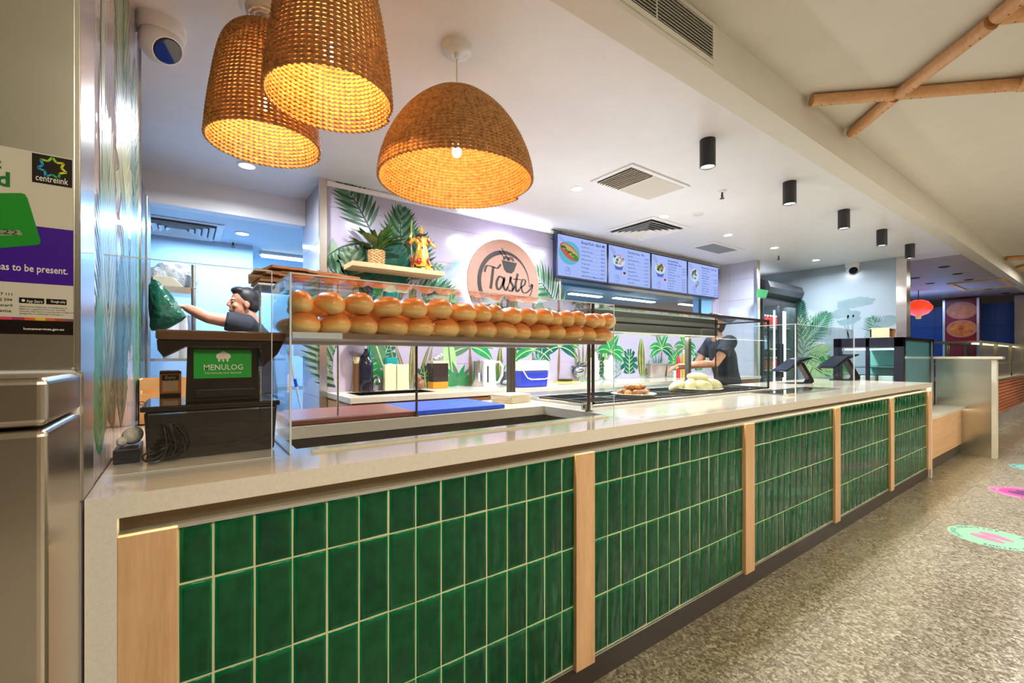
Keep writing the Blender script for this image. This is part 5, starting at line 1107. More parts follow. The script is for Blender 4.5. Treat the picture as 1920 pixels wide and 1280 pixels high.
# ================================================================ WALL PRINTS (flat printed foliage on the wall tiles)
MP = [noisy('print_dark_green', srgb(34, 62, 46), srgb(56, 88, 66), 12, 0.3, 0, Specular_IOR_Level=0.15), noisy('print_mid_green', srgb(66, 104, 74), srgb(96, 132, 100), 12, 0.3, 0, Specular_IOR_Level=0.15), noisy('print_grey_green', srgb(120, 140, 118), srgb(152, 168, 146), 12, 0.3, 0, Specular_IOR_Level=0.15),
      noisy('print_bright_green', srgb(20, 112, 62), srgb(52, 150, 84), 10, 0.3, 0, Specular_IOR_Level=0.15), noisy('print_olive', srgb(84, 84, 34), srgb(120, 116, 58), 10, 0.3, 0, Specular_IOR_Level=0.15), noisy('print_blue_green', srgb(96, 140, 140), srgb(130, 168, 168), 12, 0.3, 0, Specular_IOR_Level=0.15),
      noisy('print_lime', srgb(150, 186, 120), srgb(178, 206, 150), 10, 0.3, 0, Specular_IOR_Level=0.15), noisy('print_brown', srgb(110, 84, 66), srgb(140, 112, 92), 12, 0.3, 0, Specular_IOR_Level=0.15), noisy('print_lilac', srgb(186, 172, 190), srgb(200, 188, 204), 12, 0.3, 0, Specular_IOR_Level=0.15), noisy('print_silhouette', srgb(112, 134, 140), srgb(124, 146, 150), 6, 0.3, 0, Specular_IOR_Level=0.15),  # last tone is the flat grey of the printed plant silhouettes
      noisy('print_dark_teal', srgb(18, 74, 66), srgb(36, 100, 88), 10, 0.3, 0, Specular_IOR_Level=0.15)]
DG, MG, GG, BG, OL, BL, LM, BR, LI, SH, DT = range(11)
class Print:
    """2-D leaf drawing laid on a wall plane; to3(a, b, lift) gives the wall point"""
    def __init__(s, to3): s.m = MB(); s.to3 = to3; s.n = 0
    def leaf(s, p, ang, L, w, k, vein=None, bend=0.0, n=8, tip=0.9):
        s.n += 1; lift = (s.n % 60) * 0.00001; l_, r_, c_ = [], [], []; x, y = p; a = ang
        for i in range(n + 1):
            f = i / n
            if i: x += math.cos(a) * L / n; y += math.sin(a) * L / n; a += bend / n
            ww = w / 2 * math.sin(PI * (f ** tip) * .97 + .03 * PI) if i < n else 0
            l_.append(s.to3(x - math.sin(a) * ww, y + math.cos(a) * ww, lift)); r_.append(s.to3(x + math.sin(a) * ww, y - math.cos(a) * ww, lift)); c_.append((x, y, a))
        s.m.add(l_ + r_, [(i, i + 1, n + 2 + i, n + 1 + i) for i in range(n)], k)
        if vein is not None:
            v = w * .05; s.m.add([s.to3(c[0] - math.sin(c[2]) * v, c[1] + math.cos(c[2]) * v, lift + .0003) for c in c_] + [s.to3(c[0] + math.sin(c[2]) * v, c[1] - math.cos(c[2]) * v, lift + .0003) for c in c_], [(i, i + 1, n + 2 + i, n + 1 + i) for i in range(n)], vein)
        return c_
    def frond(s, p, ang, L, nl, ll, w, k, k2=None, bend=0.0, spread=0.9, hang=0.0, side=(1, -1), stem=None, f0=0.08):
        c = s.leaf(p, ang, L, w * .5, k if stem is None else stem, bend=bend, n=14)
        for i in range(nl):
            f = f0 + (1 - f0) * i / (nl - 1); q = min(int(f * 14), 13); g = f * 14 - q; x = c[q][0] + (c[q + 1][0] - c[q][0]) * g; y = c[q][1] + (c[q + 1][1] - c[q][1]) * g; a = c[q][2]
            for sd in side:
                l = ll * (math.sin(PI * (.22 + .7 * f))) * random.uniform(.9, 1.08); s.leaf((x, y), a + sd * (spread * (1 - .45 * f)) + hang * sd * .2, l, w, (k if (i + (sd > 0)) % 2 else (k2 if k2 is not None else k)), bend=hang, n=6)
    def monstera(s, p, ang, L, W, k, vein=LM):
        s.n += 1; lift = (s.n % 60) * .00001; N = 44; pts = []
        for i in range(N + 1):
            t = -PI + 2 * PI * i / N; r = 1.0 - .25 * abs(math.cos(t)) ** 3
            if i % 4 == 2 and abs(t) < 2.6: r *= .55
            a, b = (.5 + .5 * math.cos(t) * r), .5 * math.sin(t) * r * (1.05 - .3 * math.cos(t)); x = p[0] + math.cos(ang) * a * L - math.sin(ang) * b * W; y = p[1] + math.sin(ang) * a * L + math.cos(ang) * b * W; pts.append(s.to3(x, y, lift))
        c = s.to3(p[0] + math.cos(ang) * L * .45, p[1] + math.sin(ang) * L * .45, lift)
        s.m.add([c] + pts, [(0, i + 1, i + 2) for i in range(N)], k)
        s.leaf(p, ang, L * .92, W * .05, vein, n=5)
        for q in range(1, 6):
            f = q / 6.5
            for sd in (1, -1): s.leaf((p[0] + math.cos(ang) * L * f * .8, p[1] + math.sin(ang) * L * f * .8), ang + sd * 1.0, W * .38 * (1 - f * .4), W * .03, vein, n=3)
    def fan(s, p, a0, a1, nl, L, w, k, k2=None, bend=0.0):
        for i in range(nl):
            a = a0 + (a1 - a0) * i / (nl - 1); s.leaf(p, a + random.uniform(-.04, .04), L * random.uniform(.8, 1.08), w, k if i % 2 or k2 is None else k2, bend=bend * (1 if a < PI / 2 else -1) * -1, n=6)
    def build(s, name, parent): return s.m.build(name, MP, parent, fix=False)
random.seed(4)
YB = 3.5492
P = Print(lambda a, b, l: Vector((a, YB - l, b)))
def q(u, v): p = at_y(u, v, YB); return (p.x, p.z)
# --- upper left: around the floating shelf
P.leaf(q(626, 500), PI / 2, .22, .10, GG, bend=.1); P.leaf(q(646, 500), PI / 2, .14, .06, GG)
P.frond(q(700, 459), PI - .05, .42, 13, .30, .034, DG, MG, bend=1.0, spread=1.5, side=(1,), hang=.25, f0=.0)
P.frond(q(765, 520), 1.9, .55, 14, .26, .036, DG, MG, bend=-.5, hang=-.1); P.frond(q(750, 545), 2.5, .5, 14, .24, .034, DG, DT, bend=.5)
P.frond(q(770, 530), 1.2, .42, 12, .22, .032, DG, MG, bend=.4); P.frond(q(705, 455), 2.0, .50, 11, .24, .030, DG, MG, bend=.25, spread=1.0, f0=.25)
P.frond(q(740, 560), 2.9, .62, 15, .26, .034, DG, MG, bend=.5); P.frond(q(760, 560), .3, .5, 14, .22, .03, DG, MG, bend=-.4); P.frond(q(690, 580), 2.6, .45, 13, .22, .03, MG, GG, bend=.3)
P.frond(q(742, 575), 1.6, .5, 14, .24, .034, DG, DT); P.frond(q(640, 590), 1.2, .5, 13, .22, .03, MG, GG, bend=.5)
P.frond(q(812, 530), .55, .40, 22, .13, .008, BL, BL, bend=.15); P.frond(q(815, 565), .15, .40, 22, .14, .008, BL, BL, bend=-.3); P.frond(q(800, 500), .1, .16, 7, .06, .02, MG, GG)
P.fan(q(818, 560), .35, 2.8, 22, .22, .020, BG, MG)
for u in (707, 729, 746): P.leaf(q(u, 560), PI / 2 + .1, .26, .06, BG)
P.frond(q(1052, 590), 2.15, .55, 15, .30, .03, DG, MG, bend=.4, spread=1.1, hang=.2); P.frond(q(1030, 600), 1.7, .3, 12, .2, .026, MG, DT, bend=.6); P.frond(q(1060, 470), 2.2, .3, 9, .2, .02, MG, GG); P.leaf(q(1014, 530), PI / 2, .26, .05, GG)
# --- the band behind the bench, left to right
def band(items):
    for (kind, u, v, *r) in items: getattr(P, kind)(q(u, v), *r)
P.frond(q(640, 735), 1.75, .46, 17, .26, .024, DG, GG, bend=.35, spread=1.15); P.frond(q(612, 735), 1.35, .50, 16, .2, .022, MG, GG)
P.n += 1; P.m.add([P.to3(q(643, 690)[0] + .075 * math.cos(t), q(643, 690)[1] + .21 * math.sin(t), .0006) for t in [2 * PI * i / 24 for i in range(24)]], [tuple(range(24))], LI)
P.monstera(q(690, 735), 1.5, .42, .26, BG); P.monstera(q(712, 690), 1.2, .26, .18, DT); P.leaf(q(720, 690), 1.9, .35, .12, MG, LM)
x0, z0 = q(770, 735)
for i, (dx, a, L, w) in enumerate(((-.10, 1.95, .42, .03), (-.05, 1.75, .46, .038), (0, 1.6, .5, .034), (.04, 1.5, .5, .04), (.09, 1.35, .48, .03), (.14, 1.2, .46, .028), (.18, 1.1, .4, .024))): P.leaf((x0 + dx * .6, z0), a, L, w, [OL, BR][i % 2], LM, bend=.2 * (1 if i % 2 else -1))
P.monstera(q(800, 735), 1.7, .26, .2, DG)
x0, z0 = q(850, 722); P.leaf((x0, z0), 1.75, .52, .13, LM, MG, bend=-.15); P.fan((x0 + .05, z0), .2, 2.9, 8, .24, .05, BG, MG, bend=.3)
def banana(u, v, L, a=1.57, w=.10):
    x, z = q(u, v); P.leaf((x, z), a, L * .8, .035, BR, bend=.05)
    tx, tz = x + math.cos(a) * L * .7, z + math.sin(a) * L * .7
    for an, bd in ((.5, -1.3), (2.6, 1.3), (1.2, -.6), (1.9, .6), (-.1, -.9), (3.2, .9)): P.leaf((tx, tz), an, L * .58, w, random.choice([BG, BG, MG, DT]), LM, bend=bd)
def stalks(u, v, L, n=2, w=.075):
    x, z = q(u, v)
    for i in range(n): P.leaf((x + i * .03, z), 1.57 + (.16 if i == 0 else -.02) , L, w, OL, LM, bend=(-.35 if i == 0 else .1), tip=.8)
    P.leaf((x + .05, z), .95, L * .5, w * .7, OL, LM, bend=.3)
banana(882, 722, .50); stalks(960, 722, .52); P.fan(q(925, 722), .9, 2.2, 7, .3, .04, MG, BG); stalks(940, 722, .42, 1); banana(1000, 718, .48); P.fan(q(1012, 690), 1.0, 2.2, 9, .24, .018, BL, MG)
banana(1046, 718, .55, 1.5); x0, z0 = q(1085, 716)
for i in range(6): P.leaf((x0 + .03 * i, z0), 1.75 - .1 * i, .5, .03, [OL, BR][i % 2], LM)
P.monstera(q(1120, 712), 1.4, .34, .22, DG); banana(1145, 712, .46); P.leaf(q(1137, 712), 1.65, .40, .11, LM, BG); P.fan(q(1141, 712), .3, 2.8, 7, .18, .04, BG, MG); P.frond(q(1158, 710), 1.5, .34, 12, .12, .014, BL, MG)
P.monstera(q(1180, 708), 1.57, .40, .30, DT); stalks(1202, 708, .52, 2, .085); banana(1240, 705, .50, 1.55, .09); P.fan(q(1232, 700), 1.0, 2.1, 9, .30, .018, DT, BL); P.monstera(q(1262, 700), 1.5, .36, .24, BG)
banana(1285, 700, .5); P.monstera(q(1310, 700), 1.6, .36, .26, DT); P.leaf(q(1318, 700), 1.3, .44, .1, LM, BG); banana(1335, 700, .46, 1.6); stalks(1352, 700, .5)
# hide nothing below the bench top: keep the print on the visible panels
P.build('leaf_print', wb)
# --- left wall, seen almost edge-on
XM = XL + 0.0004
P = Print(lambda a, b, l: Vector((XM + l, a, b)))
def ql(u, v): p = at_x(u, v, XM); return (p.y, p.z)
y0, z0 = ql(228, 330); P.frond((1.84, 1.55), 1.62, .95, 20, .42, .034, MG, GG, bend=-.06, spread=.75); P.frond((2.05, 1.15), 1.75, .95, 22, .40, .036, DG, MG, bend=-.2, spread=.8)
P.frond((1.45, 1.0), 1.45, .75, 20, .34, .03, GG, MG, bend=.15, spread=.6); P.frond((1.60, .98), 1.8, .6, 18, .34, .03, DG, MG); P.monstera((1.9, 1.55), 1.6, .5, .5, GG); P.leaf((1.40, 1.72), 1.6, .42, .06, GG); P.leaf((1.36, 1.6), 1.6, .30, .03, GG)
P.frond((2.28, .98), 1.6, .9, 22, .3, .03, MG, BG); P.frond((2.2, 1.7), 1.5, .6, 16, .26, .026, GG, MG); P.frond((1.36, .97), 1.57, .34, 12, .2, .03, BG, MG); P.frond((1.75, .97), 1.4, .5, 15, .3, .03, DG, DT)
P.build('leaf_print', wl)
# --- right wall x = 7.755
XR = 7.7545
P = Print(lambda a, b, l: Vector((XR - l, a, b)))
def qr(u, v): p = at_x(u, v, XR); return (p.y, p.z)
def fr_(u0, v0, u1, v1, nl, ll, w, k, k2, bend=0):
    a = qr(u0, v0); b = qr(u1, v1); P.frond(a, math.atan2(b[1] - a[1], b[0] - a[0]) - bend / 2, math.hypot(b[0] - a[0], b[1] - a[1]) * 1.04, nl, ll, w, k, k2, bend=bend)
fr_(1503, 640, 1548, 590, 22, .26, .018, DT, MG, -.5); fr_(1500, 690, 1520, 600, 18, .24, .018, MG, GG); fr_(1510, 690, 1500, 600, 18, .24, .018, MG, GG); fr_(1512, 650, 1545, 660, 18, .24, .018, MG, LM, -.6); fr_(1515, 660, 1530, 700, 16, .2, .02, LM, MG)
fr_(1495, 640, 1502, 570, 16, .2, .03, DG, DT); P.monstera(qr(1560, 712), 1.57, .42, .5, BG); P.monstera(qr(1530, 712), 1.57, .30, .4, LM); fr_(1660, 650, 1635, 600, 14, .22, .016, DT, MG)
for (u, v, r) in ((1588, 570, .11), (1580, 585, .10), (1605, 567, .12), (1617, 566, .10), (1597, 590, .09), (1573, 592, .07), (1603, 598, .06), (1628, 566, .05), (1583, 604, .07), (1594, 604, .05), (1635, 562, .035)):
    c = qr(u, v); P.n += 1; P.m.add([P.to3(c[0] + r * 1.3 * math.cos(t) * (1 + .2 * math.sin(3 * t + u)), c[1] + r * .62 * math.sin(t) * (1 + .15 * math.sin(4 * t)), (P.n % 40) * 1e-5) for t in [2 * PI * i / 18 for i in range(18)]], [tuple(range(18))], SH)
for (a, b) in (((1590, 640), (1590, 590)), ((1597, 640), (1600, 590)), ((1595, 640), (1580, 600))):
    A, B = qr(*a), qr(*b); P.m.ribbon([A, B], .02, lambda s_, t_: Vector((XR, s_, t_)), SH)
for (u0, v0, u1, v1, w) in ((1678, 608, 1657, 592, .16), (1672, 610, 1640, 606, .09), (1556, 630, 1556, 600, .05), (1620, 640, 1640, 622, .1)):
    A, B = qr(u0, v0), qr(u1, v1); P.leaf(A, math.atan2(B[1] - A[1], B[0] - A[0]), math.hypot(B[0] - A[0], B[1] - A[1]), w, SH)
P.build('leaf_print', wrt)
# ================================================================ LEFT: STEEL UNITS AND POSTER
YP = 1.121
su = thing('steel_wall_cabinet', 'brushed steel wall cabinet with posters on it at the left edge', 'cabinet', (-0.7, 1.2, 1.195))
MB().box(-1.4, XL - 0.004, YP, 1.30, 1.195, 2.60).build('steel_front', [STEELP], su, bevel=.004)
MB().box(XL - 0.006, XL - 0.0005, YP - .001, YP + .012, 1.195, 2.60).build('corner_bead', [M('bead_steel', (0.7, 0.66, 0.55), 0.25, 1.0)], su)
lu = thing('steel_bench_unit', 'brown reflecting stainless steel bench unit with rounded corner at the lower left', 'bench', (-0.7, 1.0, 0))
SB2 = brushed('steel_warm', (0.56, 0.49, 0.40), 0.26, 'X', amt=0.02, wob=0.12)
MB().box(-1.4, -0.157, 0.892, 1.147, 1.121, 1.190).build('top_rail', [SB2], lu, bevel=.010, seg=4)
MB().box(-1.4, -0.157, 0.892, 1.147, 0.0, 1.117).build('body', [SB2], lu, bevel=.010, seg=4)
yq = YP - 0.0006
def W_(u, v): return at_y(u, v, yq)
ps = thing('poster', 'purple, white and black government service poster with a green card on the steel cabinet', 'poster', W_(100, 628))
xr = W_(137.5, 480).x; zb = W_(130, 628).z; zt = W_(100, 291).z; xl = -0.75
zp1, zp0, zs1, zs0 = W_(136, 432).z, W_(137, 536).z, W_(139, 598).z, W_(139, 603).z
PM = [M('poster_white', srgb(206, 198, 178), 0.22), M('poster_purple', srgb(66, 26, 140), 0.2), M('poster_black', srgb(26, 18, 14), 0.2), M('poster_green', srgb(18, 110, 48), 0.3), M('poster_cream', srgb(230, 224, 208), 0.3), M('poster_text', srgb(50, 44, 38), 0.4)]
MB().box(xl, xr, YP - .0004, YP - .0002, zb, zt).build('sheet', [PM[0]], ps)
def flat(m, x0, x1, z0, z1, k=0, d=0.0): m.add([(x0, yq - d, z0), (x1, yq - d, z0), (x1, yq - d, z1), (x0, yq - d, z1)], [(0, 1, 2, 3)], k)
m = MB(); flat(m, xl, xr, zp0, zp1, 1); flat(m, xl, xr, zb, zs0, 2); m.build('colour_fields', PM, ps, fix=False)
m = MB(); cs_ = [srgb(210, 70, 90), srgb(160, 50, 90), srgb(214, 96, 40), srgb(216, 186, 40), srgb(214, 96, 60), srgb(160, 80, 50), srgb(120, 80, 100)]; us = [0, 22, 46, 66, 85, 103, 122, 139]
mats_ = [M('stripe_%d' % i, c, 0.3) for i, c in enumerate(cs_)]; flat(m, xl, W_(0, 600).x, zs0, zs1, 0)
for i in range(7): flat(m, W_(us[i], 600).x, W_(us[i + 1], 600).x, zs0, zs1, i)
m.build('colour_stripe', mats_, ps, fix=False)
m = MB(); flat(m, W_(60, 310).x, W_(135.5, 310).x, W_(100, 347).z, W_(100, 293.5).z, 0, .0002); m.build('logo_panel', [PM[2]], ps, fix=False)
m = MB(); cx, cz = W_(98, 315).x, W_(98, 315).z; n = 8; R1, R2 = .0185, .0120
LC = [M('logo_%d' % i, c, 0.3) for i, c in enumerate((srgb(210, 210, 40), srgb(150, 200, 50), srgb(50, 160, 60), srgb(40, 150, 190)))]
star = [((R1 if i % 2 else R2) * math.cos(PI * i / 7 + .22), (R1 if i % 2 else R2) * math.sin(PI * i / 7 + .22)) for i in range(15)]
for i in range(14): m.ribbon([star[i], star[i + 1]], .0034, lambda a, b: Vector((cx + a, yq - .0005, cz + b)), [0, 0, 1, 1, 1, 3, 3, 3, 3, 3, 2, 2, 0, 0][i])
text(m, 'centrelink', (W_(66.5, 337).x, yq - .0005, W_(90, 341).z), X_, Z_, .016, 4, bold=.008, width=W_(128, 337).x - W_(66.5, 337).x); m.build('logo_print', LC + [PM[4]], ps, fix=False)
# green card
m = MB(); c = [W_(u, v) for u, v in ((-60, 362), (40, 362), (47, 364), (52, 372), (76, 450), (75, 457), (70, 459), (-60, 470))]
m.poly([(p.x, yq - .0006, p.z) for p in c], 0); m.build('green_card', [M('card_green', srgb(40, 140, 44), 0.12)], ps, fix=False)
m = MB(); m.poly([(W_(u, v).x, yq - .0009, W_(u, v).z) for u, v in ((-30, 431), (36, 431), (42, 438), (42, 441), (-30, 443))], 0); m.build('card_strip', [M('card_strip', srgb(130, 150, 110), 0.3)], ps, fix=False); m = MB()
text(m, '0222', (W_(34, 440).x, yq - .0012, W_(20, 440).z), X_, Z_, .012, 2, 'R', bold=.01, width=.038)
text(m, 'card', (W_(19, 352).x, yq - .0005, W_(19, 350).z), X_, Z_, .034, 0, 'R', bold=.03); text(m, 'your t', (W_(3, 318).x, yq - .0005, W_(3, 316).z), X_, Z_, .026, 0, 'R', bold=.03)
m.build('card_print', [PM[3], M('card_strip', srgb(130, 150, 110), 0.3), PM[5]], ps, fix=False)
m = MB(); text(m, 'has to be present.', (W_(127, 515).x, yq - .0005, W_(100, 512.5).z), X_, Z_, .0175, 4, 'R', bold=.012, width=W_(127, 500).x - W_(-8, 500).x)
for i, (t_, v) in enumerate((('07 457 111', 553), ('13 32 594', 563.5), ('icscard', 573.5), ('device.', 584))): text(m, t_, (W_(23, v).x, yq - .0005, W_(23, v + 1).z), X_, Z_, .0065, 5, 'R', bold=.01)
for (u0, u1) in ((36, 83), (87, 125)): mm_ = MB(); flat(mm_, W_(u0, 562).x, W_(u1, 562).x, W_(60, 568.5).z, W_(60, 558.5).z, 0, .0005); mm_.build('store_badge', [PM[2]], ps, fix=False)
text(m, 'App Store', (W_(50, 566).x, yq - .0010, W_(50, 566.5).z), X_, Z_, .0070, 4, bold=.005, width=W_(80, 566).x - W_(50, 566).x); text(m, 'Google play', (W_(95, 566).x, yq - .0010, W_(95, 567).z), X_, Z_, .0062, 4, bold=.005, width=W_(123, 566).x - W_(95, 566).x)
m.poly([(W_(44, 563).x + .0022 * math.cos(q_ / 2), yq - .001, W_(44, 563).z + .0022 * math.sin(q_ / 2)) for q_ in range(12)], 4)
for i, t_ in enumerate(('Apple and the Apple logo are trademarks of', 'Apple Inc., registered in the U.S. and other', 'countries. App Store is a service mark of Apple Inc.', 'Google Play is a trademark of Google Inc.')): text(m, t_, (W_(36, 575).x, yq - .0005, W_(36, 575 + i * 4.4).z), X_, Z_, .0033, 5)
text(m, 'humanservices.gov.au', (W_(120, 618).x, yq - .0006, W_(110, 619.5).z), X_, Z_, .0058, 4, 'R', bold=.015)
m.build('poster_print', PM, ps, fix=False)

# ================================================================ LEFT KITCHEN THROUGH THE PASSAGE
fz = thing('tall_black_fridge', 'tall black fridge side with a steel front edge behind the mural wall', 'fridge', (-0.45, 3.8, 0))
MB().box(-0.75, -0.212, 3.50, 3.80, 0, 2.29).build('body', [M('fridge_black', srgb(24, 28, 40), 0.3)], fz, bevel=.01)
MB().box(-0.75, -0.20, 3.80, 4.10, 0, 2.28).build('steel_edge', [M('fridge_steel_edge', srgb(120, 128, 128), 0.35, 0.6)], fz, bevel=.006)
rk = thing('kitchen_rack', 'steel shelf rack with round post beside the reaching worker', 'rack', (-0.1, 4.45, 0))
p = at_y(363, 560, 4.3); zs_ = at_y(330, 540, 4.4).z
MB().cyl((p.x, 4.3, 0), (p.x, 4.3, at_y(363, 497, 4.3).z), .016, n=14).box(p.x - .02, p.x + .02, 4.28, 4.32, zs_ - .01, zs_ + .0).build('post', [STEELV], rk, smooth=True)
MB().box(-0.9, p.x, 4.3, 4.75, zs_ - .035, zs_).box(-0.9, p.x, 4.296, 4.3, zs_ - .05, zs_).build('shelf', [STEEL], rk)
MB().box(-0.9, p.x, 4.3, 4.75, 1.18, 1.20).build('shelf', [STEEL], rk)
random.seed(31)
def lump(name, label, cat, c, rad, mat, n=6, flat_=.6, **kw):
    m = MB()
    for i in range(n): m.ell((c[0] + random.uniform(-.55, .55) * rad[0], c[1] + random.uniform(-.4, .4) * rad[1], c[2] + rad[2] * random.uniform(.5, .85)), (rad[0] * random.uniform(.4, .6), rad[1] * .6, rad[2] * random.uniform(.45, .7)), 12, 8, mat=Matrix.Rotation(random.uniform(-.4, .4), 4, 'Y'))
    return tag(m.build(name, [mat], smooth=True), label, cat, **kw)
PLAST = noisy('crinkled_plastic', srgb(190, 196, 200), srgb(240, 240, 236), 26, 0.12, 1.0, bdist=.03)
a_ = at_y(325, 512, 4.45); lump('plastic_wrap_pile', 'pile of crinkled clear plastic wrap on the kitchen rack shelf', 'plastic wrap', (a_.x, 4.5, zs_), (.17, .15, .15), PLAST, 9)
a_ = at_y(318, 520, 4.35); MB_ = MB(); MB_.prism([(a_.x - .10, 4.33, zs_ + .001), (a_.x + .09, 4.33, zs_ + .001), (a_.x + .02, 4.33, zs_ + .075), (a_.x - .10, 4.33, zs_ + .075)], (0, .10, 0)); tag(MB_.build('cream_container', [M('cream_tub', srgb(220, 210, 176), 0.4)], bevel=.004), 'cream wedge-shaped container on the kitchen rack shelf', 'container')
YG = 3.70
m = MB(); n = 22; vs = []; fs = []
prof = [(524, 288, 294), (535, 276, 302), (556, 270, 315), (578, 268, 328), (592, 268, 337), (600, 270, 335), (612, 276, 318), (620, 284, 305)]
for i, (v_, ua, ub) in enumerate(prof):
    A_ = at_y(ua, v_, YG); B_ = at_y(ub, v_, YG); cx = max((A_.x + B_.x) / 2, -.19 + (B_.x - A_.x) / 2); hw = (B_.x - A_.x) / 2
    for j_ in range(n):
        t_ = 2 * PI * j_ / n; rr = 1 + .10 * math.sin(4 * t_ + i * .9) + .05 * math.sin(7 * t_ + i); vs.append((cx + hw * math.cos(t_) * rr, YG + hw * .45 * math.sin(t_) * rr, (A_.z + B_.z) / 2))
for i in range(len(prof) - 1):
    for j_ in range(n): qq = (j_ + 1) % n; fs.append((i * n + j_, i * n + qq, (i + 1) * n + qq, (i + 1) * n + j_))
fs.append(tuple(range(n))); fs.append(tuple((len(prof) - 1) * n + j_ for j_ in range(n)))
m.add(vs, fs); tag(m.build('green_plastic_bag', [noisy('green_bag', srgb(0, 60, 46), srgb(8, 98, 74), 18, 0.15, 0.8, bdist=.02)], smooth=True), 'dark green plastic bag held up by the reaching worker', 'plastic bag')
for (u, l, c_) in ((322, 'white tub with a blue band behind the till hood', srgb(60, 60, 170)), (349, 'white lidded jar beside the tub with the blue band', srgb(200, 210, 220))):
    p = at_y(u, 618, 4.4); t = thing('kitchen_tub', l, 'tub', (p.x, 4.42, 1.201)); h = at_y(u, 596, 4.4).z - 1.201 + .02
    MB().lathe([(0, 0), (.055, 0), (.06, h * .8), (.045, h * .85), (.045, h), (0, h)], (p.x, 4.42, 1.201), 20).build('body', [WHITEPL], t, smooth=True); MB().lathe([(.0585, h * .3), (.061, h * .6)], (p.x, 4.42, 1.201), 20).build('band', [M('band%d' % u, c_, 0.4)], t, smooth=True)
# lights on the back kitchen ceiling
for i, (u, v, l, ln, al) in enumerate(((545, 484, 'fluorescent light fitting above the passage end', .6, 0), (1190, 562, 'long tube light on the back kitchen ceiling seen through the hatch', 1.2, 0), (1098, 553, 'tube light seen at the left end of the hatch', .8, 0), (1300, 572, 'tube light seen at the right end of the hatch', 1.0, 0))):
    p = at_z(u, v, KZ - .03)
    if p.y > 7.5: k_ = 7.4 / p.y; p = Vector((p.x * k_, p.y * k_, KZ))
    t = thing('tube_light', l, 'ceiling light', (p.x, p.y, KZ)); MB().box(p.x - ln / 2, p.x + ln / 2, p.y - .06, p.y + .06, KZ - .03, KZ - .001).build('housing', [WHITEPL], t); MB().box(p.x - ln / 2 + .02, p.x + ln / 2 - .02, p.y - .05, p.y + .05, KZ - .045, KZ - .03).build('diffuser', [GLOWB], t)
dk = at_y(1050, 530, 5.0); MB_ = MB().box(3.4, 5.6, 4.3, 4.6, 2.20, 2.325); tag(MB_.build('exhaust_duct', [M('duct_blue_grey', srgb(60, 110, 140), 0.4, 0.3)]), 'long blue-grey exhaust duct seen through the kitchen hatch', 'duct')
kb = thing('kitchen_bench', 'steel kitchen bench with open undershelf beyond the passage', 'bench', (1.15, 5.4, 0))
MB().box(.60, 2.3, 5.2, 5.75, .86, .90).build('bench_top', [STEEL], kb)
for x in (.64, 2.26):
    for y in (5.24, 5.71): MB().cyl((x, y, 0), (x, y, .86), .018, n=10).build('leg', [STEEL], kb)
MB().box(.62, 2.28, 5.22, 5.73, .22, .24).build('undershelf', [STEEL], kb)
bx_ = at_y(1, 1, 5.5); tag(MB().box(.66, 1.1, 5.35, 5.7, .241, .60).build('dark_crate', [M('crate_dark', srgb(30, 52, 70), 0.5)], bevel=.01), 'dark crate under the kitchen bench beyond the passage', 'crate')
cab = thing('white_cupboard', 'tall white two-door cupboard in the back kitchen', 'cupboard', (.75, 6.4, 0))
MB().box(.35, 1.9, 6.3, 6.8, 0, 2.0).build('body', [M('cupboard_white', srgb(206, 222, 240), 0.3)], cab)
for x in (.355, .87, 1.385): MB().box(x, x + .51, 6.285, 6.3, .05, 1.98).build('door', [M('cupboard_white', None)], cab, bevel=.003)
a_ = at_y(540, 655, 4.35); b_ = at_y(564, 760, 4.35)
mp = thing('mop_handle', 'white mop pole with blue grip leaning in the passage', 'mop', (b_.x, 4.35, 0)); dd = (b_ - a_); e_ = a_ + dd * ((a_.z - .02) / -dd.z)
MB().tube([a_, e_], .012, 10).build('pole', [WHITEPL], mp, smooth=True); MB().tube([a_ + dd * .52, a_ + dd * .66], .0135, 10).build('grip', [M('mop_blue', srgb(30, 80, 190), 0.4)], mp, smooth=True); MB().ell(e_ + Vector((0, 0, .03)), (.07, .06, .04), 12, 6).build('mop_head', [M('mop_grey', srgb(150, 160, 170), 0.9)], mp, smooth=True)
a_ = at_x(564, 640, .832); b_ = at_x(598, 667, .832)
MB_ = MB().box(.77, .831, min(a_.y, b_.y), max(a_.y, b_.y), b_.z, a_.z + .01); tag(MB_.build('towel_dispenser', [M('dispenser_steel', (0.5, 0.46, 0.44), 0.25, 0.8)], bevel=.006), 'brownish steel paper towel dispenser on the tiled passage wall', 'dispenser')

# ================================================================ DRINKS FRIDGE
FX0, FX1, FY = 6.58, 7.70, 3.05
df = thing('drinks_fridge', 'tall black two-door drinks fridge with curved header in the alcove', 'fridge', (7.14, 3.45, 0))
FB = M('fridge_grey_black', srgb(38, 40, 44), 0.35)
zh0, zh1 = 2.045, 2.32
m = MB(); m.prism([(FX0, FY + .10, 2.03), (FX0, FY - .02, zh0 + .01), (FX0, FY - .10, zh0 + .06), (FX0, FY - .13, zh0 + .14), (FX0, FY - .10, zh1 - .05), (FX0, FY + .02, zh1), (FX0, FY + .6, zh1), (FX0, FY + .6, 2.03)], (FX1 - FX0, 0, 0)); m.build('header', [FB], df)
m = MB(); m.box(FX0, FX0 + .03, FY, 3.80, 0, 2.03).box(FX1 - .03, FX1, FY, 3.80, 0, 2.03).box(FX0, FX1, 3.77, 3.80, 0, 2.03).box(FX0, FX1, FY, 3.8, 0, .12); m.build('body', [FB], df)
MB().box(FX0 + .03, FX1 - .03, 3.74, 3.77, .12, 2.03).build('inner_back', [M('fridge_inner', srgb(170, 200, 204), 0.4)], df)
xm = (FX0 + FX1) / 2
